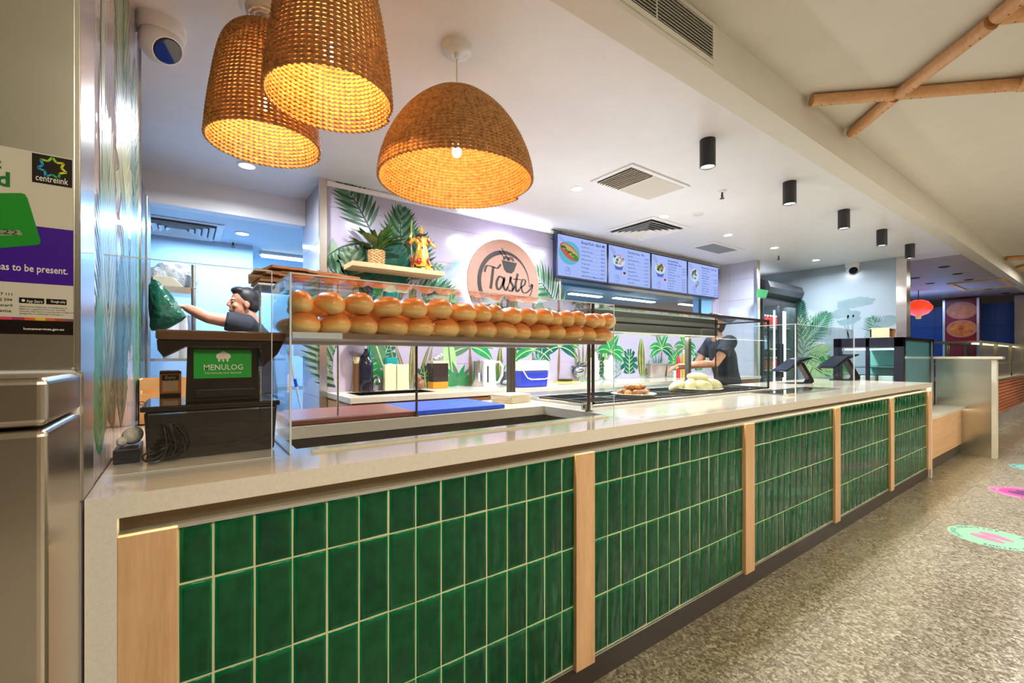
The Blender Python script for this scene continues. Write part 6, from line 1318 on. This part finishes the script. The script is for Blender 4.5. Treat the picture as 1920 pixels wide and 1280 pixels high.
for (a, b) in ((FX0, xm - .004), (xm + .004, FX1)):
    m = MB(); 
    for (c0_, c1_, d0_, d1_) in ((a, b, 1.97, 2.03), (a, b, .12, .18), (a, a + .05, .18, 1.97), (b - .05, b, .18, 1.97)): m.box(c0_, c1_, FY - .03, FY, d0_, d1_)
    d_ = m.build('door', [FB], df); MB().box(a + .05, b - .05, FY - .018, FY - .012, .18, 1.97).build('door_glass', [GLASS], d_)
    MB().box(b - .045 if a < xm - .1 else a + .02, b - .02 if a < xm - .1 else a + .045, FY - .05, FY - .03, .9, 1.4).build('handle', [FB], d_)
for x, w_ in ((FX0 + .05, .02), (xm - .06, .02), (xm + .21, .11)): MB().box(x, x + w_, FY + .03, FY + .05, .2, 1.90).build('light_strip', [emit('fridge_led', (0.78, 0.95, 1.0), 1.6)], df)
area('drinks_fridge_lamp', ((FX0 + FX1) / 2, FY + .12, 2.0), 0.9, 9, (0.7, 0.92, 1.0), sy=0.12)
for z in (.35, .68, 1.0, 1.32, 1.64):
    MB().box(FX0 + .03, FX1 - .03, FY + .06, 3.74, z, z + .012).build('shelf', [M('fridge_shelf', srgb(160, 190, 190), 0.3)], df)
random.seed(8); DC = [('red', (170, 20, 30)), ('green', (40, 130, 60)), ('clear blue', (130, 170, 190)), ('orange', (210, 110, 30)), ('dark', (40, 30, 30))]
def drink(x, y, z, ci, label, grp):
    t = thing('drink_bottle', label, 'bottle', (x, y, z), grp); MB().lathe([(0, 0), (.03, 0), (.032, .02), (.03, .11), (.013, .16), (.012, .175), (0, .175)], (x, y, z + .001), 12).build('body', [M('drink_' + DC[ci][0].replace(' ', '_'), srgb(*DC[ci][1]), 0.15)], t, smooth=True)
    MB().lathe([(.014, .172), (.014, .19), (0, .19)], (x, y, z + .001), 10).build('cap', [M('drink_cap', srgb(220, 220, 220), 0.4)], t, smooth=True); return t
shn = {.35: 'lowest', .68: 'second', 1.0: 'third', 1.32: 'fourth', 1.64: 'top'}
for z, ci in ((.68, 2), (1.0, 0), (1.32, 2), (1.64, 0)):
    b0 = None
    for i in range(11):
        x = FX0 + .12 + i * .09; nm = DC[ci][0]
        if ci == 2 and i > 5: continue
        if b0 is None: b0 = drink(x, FY + .16, z + .012, ci, f'{nm} drink bottle, first from the left on the {shn[z]} fridge shelf', f'{nm} bottles on the {shn[z]} fridge shelf')
        else: dup(b0, (x, FY + .16, z + .012), f'{nm} drink bottle, {ORD[i]} from the left on the {shn[z]} fridge shelf')
sg_ = MB(); ga = at_y(1420, 545, FY - .13); 
MB_ = MB(); MB_.prism([at_y(u, v, FY - .134) for u, v in ((1418, 557), (1436, 559), (1441, 544), (1420, 541))], (0, .003, 0)); MB_.build('green_sticker', [M('sticker_g2', srgb(30, 120, 60), 0.4)], df)

# ================================================================ LOW BENCH, CAKE FRIDGE, STEEL BARRIER
lb = thing('low_bench', 'low timber fronted bench with pale stone top past the green counter', 'bench', (6.9, 1.6, 0))
MB().box(6.08, 7.75, 1.165, 2.15, .565, .60).build('stone_top', [STONE], lb, bevel=.002)
MB().box(6.08, 7.75, 1.20, 1.215, .135, .565).build('timber_front', [TIMBX], lb); MB().box(6.08, 7.75, 1.215, 2.14, .135, .565).build('carcass', [M('low_carcass', srgb(90, 74, 60), 0.6)], lb)
MB().box(6.08, 7.75, 1.225, 1.24, 0, .135).build('kickboard', [M('kick_brown', srgb(74, 62, 50), 0.4)], lb)
MB().box(6.1, 7.74, 1.196, 1.20, .556, .563).build('light_strip', [emit('led_strip_warm2', (1.0, 0.86, 0.55), 8)], lb)
ck = thing('cake_fridge', 'black framed glass cake display fridge standing on the low bench', 'display fridge', (7.1, 1.72, .601))
CX0, CX1, CY0, CY1, CZ0, CZ1 = 6.462, 7.72, 1.45, 2.12, .601, 1.43
BF = M('cake_fridge_black', srgb(30, 32, 44), 0.2)
m = MB(); m.box(CX0, CX1, CY0, CY1, CZ0, CZ0 + .08).box(CX0, CX1, CY0, CY1, CZ1 - .02, CZ1).box(CX1 - .03, CX1, CY0, CY1, CZ0, CZ1).build('body', [BF], ck)
m = MB(); m.box(CX0 - .03, CX0, CY0, CY1, CZ0, CZ0 + .14).box(CX0 - .03, CX0, CY0, CY1, CZ1 - .11, CZ1).box(CX0 - .03, CX0, CY0, CY0 + .09, CZ0, CZ1).box(CX0 - .03, CX0, CY1 - .09, CY1, CZ0, CZ1).box(CX0 - .03, CX0, 1.76, 1.80, CZ0, CZ1); m.build('door_frame', [BF], ck, bevel=.004)
MB().box(CX0 - .018, CX0 - .012, CY0 + .09, CY1 - .09, CZ0 + .14, CZ1 - .11).build('door_glass', [GLASS], ck)
MB().box(CX0 + .01, CX1 - .03, CY0 + .004, CY0 + .010, CZ0 + .08, CZ1 - .02).build('side_glass', [glassy('teal_side_glass', (0.80, 0.92, 0.94))], ck)
MB().box(CX0 + .01, CX1 - .03, CY0 + .03, CY0 + .034, CZ0 + .08, CZ1 - .02).build('side_liner', [M('teal_liner', srgb(164, 206, 214), 0.4)], ck)
MB().box(CX0, CX0 + .03, CY0 - .002, CY0 + .012, CZ0, CZ1).box(CX1 - .06, CX1, CY0 - .004, CY0 + .012, CZ0, CZ1).box(CX0, CX1, CY0 - .004, CY0 + .012, CZ1 - .03, CZ1).build('chrome_edge', [CHROME], ck)
MB().box(CX0 + .02, CX1 - .04, CY0 + .04, CY1 - .03, 1.08, 1.09).build('glass_shelf', [M('cake_shelf', srgb(60, 80, 84), 0.2)], ck)
MB().box(CX0 + .02, CX1 - .04, CY0 + .04, CY1 - .03, .908, .92).build('lower_shelf', [M('cake_shelf_low', srgb(150, 190, 190), 0.2)], ck)
area('cake_fridge_lamp', (6.75, 1.78, 1.29), 0.4, 2.2, (0.75, 1.0, 0.97), sy=0.4)
MB().box(CX0 + .03, CX0 + .05, CY0 + .1, CY1 - .1, CZ1 - .14, CZ1 - .125).build('light_tube', [emit('cake_tube', (0.85, 1.0, 0.98), 9)], ck)
MB().box(CX1 - .06, CX1 - .035, CY0 + .04, CY1 - .03, CZ0 + .08, CZ1 - .03).build('inner_back', [noisy('cake_inner', srgb(110, 190, 172), srgb(160, 214, 200), 2.5, 0.3, 0)], ck)
for i in range(3): tag(MB().box(6.50, 6.80, 1.56 + i * .17, 1.70 + i * .17, .921, .99).build('white_tray', [M('tray_white', srgb(226, 240, 236), 0.4)], bevel=.01), ['white tray in the cake fridge nearest the glass side', 'middle white tray in the cake fridge', 'white tray in the cake fridge farthest from the glass side'][i], 'tray', 'white trays in the cake fridge')
a_ = at_y(1653, 631, 1.55); x_ = 6.62
tb = thing('napkin_box', 'pale timber box with open square end on top of the cake fridge', 'box', (6.75, 1.62, CZ1))
ya, yb_ = 1.62, 1.80
m = MB(); m.box(6.60, 6.86, ya, yb_, CZ1 + .001, CZ1 + .012).box(6.60, 6.86, ya, yb_, CZ1 + .108, CZ1 + .12).box(6.60, 6.612, ya, yb_, CZ1 + .012, CZ1 + .108).box(6.60, 6.86, yb_ - .012, yb_, CZ1 + .012, CZ1 + .108).box(6.848, 6.86, ya, yb_, CZ1 + .012, CZ1 + .108); m.build('box_shell', [M('box_timber', srgb(226, 196, 156), 0.5)], tb)
MB().box(6.62, 6.84, ya + .03, yb_ - .02, CZ1 + .013, CZ1 + .09).build('napkins', [M('box_dark_inside', srgb(120, 80, 50), 0.6)], tb)
br = thing('steel_barrier', 'shoulder-high stainless barrier panel with pale cap and white end post', 'barrier', (7.78, 1.15, 0))
MB().box(7.756, 7.80, .945, 1.44, 0, 1.182).build('steel_panel', [brushed('barrier_steel', (0.60, 0.60, 0.55), 0.17, 'Y', amt=.02, wob=.1)], br)
MB().box(7.745, 7.86, .902, .945, 0, 1.182).build('end_post', [M('post_white', srgb(214, 208, 190), 0.4)], br, bevel=.002)
MB().box(7.72, 7.88, .85, 1.46, 1.182, 1.212).build('cap', [STONE], br, bevel=.003)

# ================================================================ FAR STALLS
BLU = M('blue_wall', srgb(12, 66, 140), 0.35)
bwl = struct(MB().box(14.6, 14.7, 1.3, 3.6, 0, 2.40), 'wall_far_left', M('far_backing', (0.05, 0.1, 0.2), 0.6))
for i in range(3):
    for k in range(4): MB().box(14.59, 14.6, 2.28 + i * .44, 2.28 + i * .44 + .435, .4 + k * .5, .4 + k * .5 + .495).build('panel', [BLU], bwl)
for i in range(2):
    for k in range(4): MB().box(14.59, 14.6, 1.32 + i * .40, 1.32 + i * .40 + .395, .4 + k * .5, .4 + k * .5 + .495).build('panel', [BLU], bwl)
rp = thing('red_menu_pillar', 'dark red pillar with two round dish pictures at the far stall', 'pillar sign', (14.3, 2.0, 0)); rp['kind'] = 'thing'
r0 = at_x(1770, 560, 14.12); r1 = at_x(1834, 560, 14.12)
MB().box(14.12, 14.5, r1.y, r0.y, 0, 2.5).build('pillar_body', [M('stall_red', srgb(120, 14, 26), 0.3)], rp)
for yv in (r0.y, r1.y): MB().box(14.10, 14.14, yv - .02, yv + .02, 0, 2.5).build('metal_edge', [ALU], rp)
for (v_, k_) in ((582, 0), (616, 1)):
    c = at_x(1803, v_, 14.11); 
    def dsk(r, d, ky=1.06): return [(14.115 - d, c.y + r * math.cos(t) * 1.0, c.z + r * .78 * math.sin(t)) for t in [2 * PI * i / 32 for i in range(32)]]
    o = MB().prism(dsk(.25, 0), (-.004, 0, 0)).build('plate_picture', [M('plate_rim', srgb(176, 116, 96), 0.3)], rp)
    MB().prism(dsk(.21, .004), (-.003, 0, 0)).build('dish_picture', [noisy('dish%d' % k_, srgb(226, 130, 40) if k_ else srgb(220, 120, 90), srgb(150, 60, 20) if k_ else srgb(170, 110, 50), 9, 0.4, 0)], o)
lt = at_x(1722, 577, 12.0); ln_ = thing('red_lantern', 'round red paper lantern hanging at the far stall', 'lantern', (lt.x, lt.y, lt.z))
MB().lathe([(.06, -.16), (.15, -.12), (.22, -.03), (.22, .03), (.15, .12), (.06, .16)], lt, 24).build('shade', [M('lantern_red', srgb(226, 40, 16), 0.5, Emission_Color=(0.9, 0.06, 0.01, 1), Emission_Strength=0.5)], ln_, smooth=True)
MB().cyl(lt + Vector((0, 0, .16)), (lt.x, lt.y, 2.55), .008, n=6).build('cord', [BLACKM], ln_); MB().lathe([(.04, -.22), (.05, -.16)], lt, 10).build('tassel', [M('tassel_gold', srgb(220, 150, 30), 0.5)], ln_)
# far counter with timber slats, glass cases above
fc = thing('slatted_stall_counter', 'far stall counter faced with reddish horizontal timber slats', 'counter', (12, 1.6, 0))
SLT = wood('red_slat', srgb(150, 84, 52), srgb(186, 112, 76), 'X', 0.4)
MB().box(9.6, 14.1, 1.24, 1.95, .0, .28).build('plinth', [STEEL], fc); MB().box(9.6, 14.1, 1.25, 1.95, .28, .82).build('carcass', [M('stall_dark', srgb(60, 36, 26), 0.6)], fc)
for i in range(10): MB().box(9.6, 14.1, 1.215, 1.25, .285 + i * .054, .285 + i * .054 + .040).build('slat', [SLT], fc)
MB().box(9.55, 14.1, 1.2, 1.96, .82, .85).build('stall_top', [STEEL], fc)
for i, (x0_, x1_, l) in enumerate(((9.7, 11.0, 'glass food case on the slatted stall counter, nearest the steel barrier'), (11.1, 12.6, 'middle glass food case on the slatted stall counter'), (12.7, 14.2, 'glass food case at the far end of the slatted stall counter'))):
    g = thing('glass_food_case', l, 'display case', ((x0_ + x1_) / 2, 1.6, .851), 'glass cases on the far counter'); m = MB()
    for a in (x0_, x1_ - .03):
        for b in (1.28, 1.88): m.box(a, a + .03, b, b + .03, .851, 1.42)
    m.box(x0_, x1_, 1.28, 1.91, 1.42, 1.45).box(x0_, x1_, 1.28, 1.31, .851, .90); m.build('case_frame', [brushed('case_gold%d' % i, (0.6, 0.54, 0.36), 0.2, 'X')], g)
    MB().box(x0_ + .03, x1_ - .03, 1.29, 1.295, .90, 1.42).build('front_glass', [GLASS], g); MB().box(x0_ + .004, x0_ + .009, 1.31, 1.88, .90, 1.42).build('end_glass', [GLASS], g)
    MB().box(x0_ + .03, x1_ - .03, 1.33, 1.88, 1.08, 1.09).build('inner_shelf', [M('case_shelf', srgb(170, 170, 150), 0.3)], g)
    MB().box(x0_ + .05, x1_ - .05, 1.36, 1.40, 1.40, 1.415).build('case_lamp', [emit('case_lamp', (1.0, 0.85, 0.6), 3)], g)
hc = thing('stall_back_counter', 'low stainless back counter of the stall behind the cake fridge', 'counter', (9.6, 2.3, 0))
MB().box(8.3, 11, 2.12, 2.6, 0, 1.28).build('steel_body', [STEEL], hc); MB().box(8.28, 11.02, 2.10, 2.62, 1.28, 1.31).build('top', [STEEL], hc)
fs_ = struct(MB().box(14.2, 14.6, .55, at_x(1902, 600, 14.2).y, 0, 2.5), 'trim_4', STEELB)
frm = thing('ceiling_hatch', 'beige framed access panel in the dim far ceiling', 'access panel', (11.4, 1.8, CZ))
p0 = at_z(1812, 532, CZ); p1 = at_z(1871, 536, CZ); m = MB(); c = at_z(1840, 533, CZ); frame_xy(m, c.x - .7, c.x + .7, c.y - .35, c.y + .35, CZ - .02, CZ, .06); m.build('panel_frame', [CARD], frm)
random.seed(2)
for i, (u, v) in enumerate(((1716, 521), (1744, 531), (1770, 500), (1795, 513), (1816, 524), (1853, 541), (1886, 549))):
    p = at_z(u, v, CZ); tag(MB().lathe([(0, -.012), (.05, -.012), (.07, 0)], (p.x, p.y, CZ), 16).build('unlit_downlight', [BLACKM]), f'small unlit dark downlight in the dim far ceiling, {ORD[i]} counted from the steel pier', 'downlight', 'unlit downlights in the far ceiling')
area('far_stall_blue_light', (13.0, 3.0, 2.5), 1.5, 18, (0.4, 0.6, 1.0)); area('far_ceiling_blue_fill', (12.2, 2.6, 1.9), 1.2, 10, (0.3, 0.5, 1.0), rot=(PI, 0, 0)); area('far_stall_light', (11.5, 0.2, 2.7), 1.2, 30, WARM)  # the middle one is an upward blue fill added for the far ceiling

# ================================================================ FLOOR STICKERS
def decal(cx, cy, R, base, inner, inkc, label, words_, rot=0.0):
    t = thing('floor_sticker', label, 'floor sticker', (cx, cy, 0.0007)); A = Vector((math.cos(rot), math.sin(rot), 0)); B = Vector((-math.sin(rot), math.cos(rot), 0)); c = Vector((cx, cy, 0))
    MB().lathe([(0, .0012), (R, .0012), (R, .0006)], (cx, cy, 0), 56).build('disc', [M('decal_' + label[:6].strip(), base, 0.35)], t)
    m = MB(); z = .0016
    def pt(a, b, zz=z): return c + A * a + B * b + Z_ * zz
    if inner: m.poly([pt(R * .72 * math.cos(q_), R * .72 * math.sin(q_), .0014) for q_ in [2 * PI * i / 48 for i in range(48)]], 0)
    for sx in (-1, 1):      # two shoe soles
        o = []; 
        for i in range(24): q_ = 2 * PI * i / 24; w = .040 + .010 * math.sin(q_); o.append(pt(sx * R * .20 + w * math.cos(q_) * R / .22, R * .42 * math.sin(q_)))
        m.poly(o, 1)
        for k in range(7): m.add([pt(sx * R * .20 + a_ * R, b_ * R - .30 * R + k * .1 * R, .0019) for a_, b_ in ((-.10, 0), (.10, 0), (.10, .010), (-.10, .010))], [(0, 1, 2, 3)], 2)
    def ring(txt, a0, a1, r, sz, out=True):
        for i, ch in enumerate(txt):
            if ch == ' ': continue
            a = a0 + (a1 - a0) * i / (len(txt) - 1); rd = A * math.cos(a) + B * math.sin(a); tg = (A * math.sin(a) - B * math.cos(a)) if out else (-A * math.sin(a) + B * math.cos(a)); up = rd if out else -rd
            text(m, ch, c + rd * (r if out else r + sz * .7) + Z_ * .0018, tg, up, sz, 3, 'C', bold=.02)
    for (w_, a0, a1, out) in words_: ring(w_, a0, a1, R * .80, R * .17, out)
    m.build('sticker_print', [M('decal_inner' + label[:6].strip(), inner or base, 0.35), M('decal_sole' + label[:6].strip(), srgb(228, 140, 190) if not inner else srgb(60, 40, 120), 0.4), M('decal_base2' + label[:6].strip(), base, 0.35), M('decal_ink', inkc, 0.5)], t, fix=False)
wds = [('PLEASE PRACTICE', 2.75, .4, True), ('SOCIAL DISTANCING', 3.5, 5.95, False)]
decal(4.375, .531, .218, srgb(158, 218, 196), None, srgb(30, 70, 120), 'mint green round floor sticker with pink footprints, nearest the counter', wds, rot=-.4)
decal(6.01, .52, .235, srgb(244, 150, 205), srgb(246, 74, 180), srgb(60, 40, 120), 'bright pink round floor sticker with dark footprints', wds, rot=-.4)
decal(7.45, .54, .235, srgb(140, 214, 214), None, srgb(30, 70, 120), 'pale aqua round floor sticker farthest down the walkway', wds, rot=-.4)
# ================================================================ PEOPLE
SKN = noisy('skin_tone', srgb(196, 134, 104), srgb(210, 150, 120), 20, 0.45, 0.02); HAIR = noisy('dark_hair', (0.010, 0.008, 0.010), (0.025, 0.02, 0.022), 60, 0.5, 0.4)
SHIRT = noisy('charcoal_shirt', srgb(30, 34, 44), srgb(40, 44, 56), 30, 0.8, 0.2); TROU = noisy('dark_trousers', srgb(22, 22, 28), srgb(30, 30, 36), 30, 0.8, 0.2)
def remesh(o, vox, it=4):
    m = o.modifiers.new('remesh', 'REMESH'); m.mode = 'VOXEL'; m.voxel_size = vox; m.use_smooth_shade = True
    s = o.modifiers.new('smooth', 'SMOOTH'); s.iterations = it; s.factor = 0.5
def hand(m, wrist, d, up, side, curl, s=1.0):
    """palm, four unequal bent fingers and a thumb; d = pointing direction, up = back of the hand, side = towards the thumb"""
    d, up, side = Vector(d).normalized(), Vector(up).normalized(), Vector(side).normalized()
    m.tube([wrist, wrist + d * .04 * s, wrist + d * .085 * s], [.024 * s, .034 * s, .036 * s], 12, flat=.45, up=up)
    for i, L in enumerate((.072, .080, .075, .060)):
        b = wrist + d * .082 * s + side * (.027 - .018 * i) * s; p = b; pts = [b - d * .02]; a = 0
        for k, f in enumerate((.0, .42, .32, .26)):
            if k: a += curl * (.7 + .15 * k); p = p + (d * math.cos(a) - up * math.sin(a)) * L * f * s
            pts.append(p)
        m.tube(pts, [.0092 * s, .0092 * s, .0088 * s, .0082 * s, .0070 * s], 8)
    b = wrist + d * .025 * s + side * .026 * s; e1 = b + (d * .6 + side * .8 - up * .2).normalized() * .034 * s; e2 = e1 + (d * .9 + side * .25 - up * .5).normalized() * .028 * s
    m.tube([b - side * .01, b, e1, e2], [.011 * s, .012 * s, .0105 * s, .0085 * s], 8)
def person(label, base, yaw, J, hairlen, vox=.007, curl=.5, handdirs=None, lean=0.0):
    """J: joints in the figure's own frame (x right, y forward, z up)"""
    t = thing('person', label, 'person', base); R = Matrix.Translation(base) @ Matrix.Rotation(yaw, 4, 'Z')
    P = {k: R @ Vector(v) for k, v in J.items()}; Rr = R.to_3x3()
    m = MB()
    ch, pel, nk = P['chest'], P['pelvis'], P['neck']
    m.tube([pel - Z_ * .06, pel, (pel * .6 + ch * .4), ch, ch + (nk - ch) * .55, nk], [.13, .155, .135, .155, .13, .06], 18, flat=.66, up=Rr @ Vector((0, 1, 0)))
    m.tube([nk - Z_ * .03, nk + (P['head'] - nk) * .5, P['head']], [.062, .054, .05], 14)
    hd = P['head']; Hr = Rr @ Matrix.Rotation(J.get('turn', (0, 0, 0))[2], 3, 'Z') @ Matrix.Rotation(-J.get('turn', (0, 0, 0))[0], 3, 'X'); H4 = Hr.to_4x4()
    def hp(x, y, z): return hd + Hr @ Vector((x, y, z))
    m.ell(hp(0, -.012, .045), (.074, .090, .088), 20, 14, mat=H4); m.ell(hp(0, .02, -.02), (.056, .066, .078), 18, 12, mat=H4); m.ell(hp(0, .052, -.078), (.026, .024, .020), 12, 8, mat=H4)
    m.tube([hp(0, .080, .036), hp(0, .096, .006), hp(0, .100, -.004), hp(0, .085, -.012)], [.008, .011, .014, .009], 8)
    for sx in (-1, 1):
        m.ell(hp(sx * .074, -.010, .004), (.010, .022, .032), 10, 8, mat=H4); m.ell(hp(sx * .030, .078, .036), (.020, .008, .007), 10, 6, mat=H4)
        m.ell(hp(sx * .038, .060, -.012), (.020, .018, .018), 10, 6, mat=H4)
    m.ell(hp(0, .082, -.040), (.024, .010, .005), 10, 6, mat=H4).ell(hp(0, .080, -.052), (.020, .010, .006), 10, 6, mat=H4)
    for sd in ('l', 'r'):
        sh, el, wr = P['sh_' + sd], P['el_' + sd], P['wr_' + sd]
        m.tube([ch + (nk - ch) * .45, sh, sh * .7 + el * .3, el, el * .6 + wr * .4, wr], [.07, .062, .050, .040, .040, .026], 14)
        hdv = handdirs[sd] if handdirs else ((wr - el).normalized(), Z_, Rr @ Vector((1 if sd == 'l' else -1, 0, 0)))
        hand(m, wr, hdv[0], hdv[1], hdv[2], curl)
        hp_, kn, an = P['hip_' + sd], P['kn_' + sd], P['an_' + sd]
        m.tube([pel, hp_, hp_ * .5 + kn * .5, kn, kn * .6 + an * .4, an], [.10, .092, .078, .056, .054, .038], 14)
        m.tube([an, an + Rr @ Vector((0, .05, -.05)), an + Rr @ Vector((0, .16, -.06))], [.042, .046, .030], 12)
    o = m.build('body', [SKN], t, smooth=True, fix=False); remesh(o, vox, 3)
    # clothes follow the same joints
    m = MB(); m.tube([pel + Z_ * .0, (pel * .6 + ch * .4), ch, ch + (nk - ch) * .55, ch + (nk - ch) * .86], [.172, .162, .176, .150, .085], 20, flat=.68, up=Rr @ Vector((0, 1, 0)))
    for sd in ('l', 'r'):
        sh, el = P['sh_' + sd], P['el_' + sd]; m.tube([ch + (nk - ch) * .45, sh, sh * .45 + el * .55], [.085, .078, .070], 14)
    o = m.build('t_shirt', [SHIRT], t, smooth=True, fix=False); remesh(o, .010, 4)
    m = MB(); m.tube([pel + Z_ * .03, pel - Z_ * .07], [.165, .15], 18, flat=.7, up=Rr @ Vector((0, 1, 0)))
    for sd in ('l', 'r'): m.tube([pel, P['hip_' + sd], P['hip_' + sd] * .5 + P['kn_' + sd] * .5, P['kn_' + sd], P['an_' + sd]], [.115, .105, .092, .074, .062], 14)
    o = m.build('trousers', [TROU], t, smooth=True, fix=False); remesh(o, .012, 4)
    m = MB()
    for sd in ('l', 'r'): an = P['an_' + sd]; m.tube([an + Rr @ Vector((0, -.05, -.045)), an + Rr @ Vector((0, .03, -.035)), an + Rr @ Vector((0, .11, -.045)), an + Rr @ Vector((0, .20, -.058))], [.040, .052, .044, .030], 12)
    m.build('shoes', [BLACKM], t, smooth=True)
    m = MB()      # hair: cap over the skull, clear of the face
    m.ell(hp(0, -.026, .062), (.083, .092, .086), 22, 14, mat=H4); m.ell(hp(0, -.052, .010), (.078, .064, .070), 18, 12, mat=H4)
    m.ell(hp(0, .030, .108), (.064, .056, .034), 16, 10, mat=H4)
    for sx in (-1, 1): m.ell(hp(sx * .066, -.024, .036), (.018, .036, .034), 12, 8, mat=H4)
    if hairlen: m.ell(hp(0, -.07, -.05), (.06, .035, .07), 14, 10, mat=H4)
    o = m.build('hair', [HAIR], t, smooth=True, fix=False); remesh(o, .008, 3)
    m = MB()
    for sx in (-1, 1): m.ell(hp(sx * .030, .0745, .022), (.010, .0075, .006), 12, 8, mat=H4)
    m.build('eyes', [M('eye_white', (0.6, 0.58, 0.55), 0.2)], t, smooth=True)
    m = MB()
    for sx in (-1, 1): m.ell(hp(sx * .030, .0810, .022), (.0048, .003, .0048), 10, 6, mat=H4)
    m.build('irises', [M('iris_dark', (0.02, 0.01, 0.008), 0.1)], t, smooth=True)
    return t, P
# worker reaching left in the back kitchen: figure faces -x (yaw 90 deg turns forward to -x)
b1 = Vector((0.47, 3.93, 0)); J1 = dict(pelvis=(0, 0, .93), chest=(0, .03, 1.28), neck=(0, .06, 1.485), head=(0.0, .12, 1.600), turn=(-.05, 0, .25),
    sh_l=(-.18, .03, 1.435), el_l=(-.25, -.02, 1.15), wr_l=(-.20, .14, .95), sh_r=(.17, .12, 1.45), el_r=(.16, .34, 1.485), wr_r=(.12, .47, 1.555),
    hip_l=(-.09, 0, .88), kn_l=(-.10, .02, .48), an_l=(-.10, -.03, .085), hip_r=(.09, 0, .88), kn_r=(.10, .03, .48), an_r=(.10, -.01, .085))
# left side of the figure is the side nearest the camera here (facing -x, the camera sees the figure's left)
J1 = {k: ((-v[0], v[1], v[2]) if k != 'turn' else v) for k, v in J1.items()}
J1['turn'] = (-.05, 0, .15)
person('worker in a dark t-shirt stretching an arm towards the green bag in the back kitchen', b1, PI / 2, J1, False, curl=.75,
       handdirs={'l': (Vector((0, 0, -1)), Vector((1, 0, 0)), Vector((0, -1, 0))), 'r': (Vector((-1, -.35, .15)), Vector((0, 0, 1)), Vector((0, -1, 0)))})
# worker behind the food warmer, turned to the left and reaching forward over the bench
c2 = at_y(1358, 640, 2.50); b2 = Vector((c2.x, 2.50, 0))
J2 = dict(pelvis=(0, -.04, .93), chest=(0, .02, 1.22), neck=(0, .07, 1.42), head=(0, .12, 1.53), turn=(-.35, 0, 0),
    sh_l=(-.19, .05, 1.36), el_l=(-.23, .22, 1.14), wr_l=(-.12, .46, 1.13), sh_r=(.19, .05, 1.36), el_r=(.25, .18, 1.12), wr_r=(.17, .42, 1.10),
    hip_l=(-.09, -.04, .88), kn_l=(-.10, .0, .48), an_l=(-.10, -.03, .085), hip_r=(.09, -.04, .88), kn_r=(.10, .02, .48), an_r=(.10, -.01, .085))
person('worker in a charcoal t-shirt working with both hands behind the plate of pale rolls', b2, 1.0, J2, False, curl=.5)
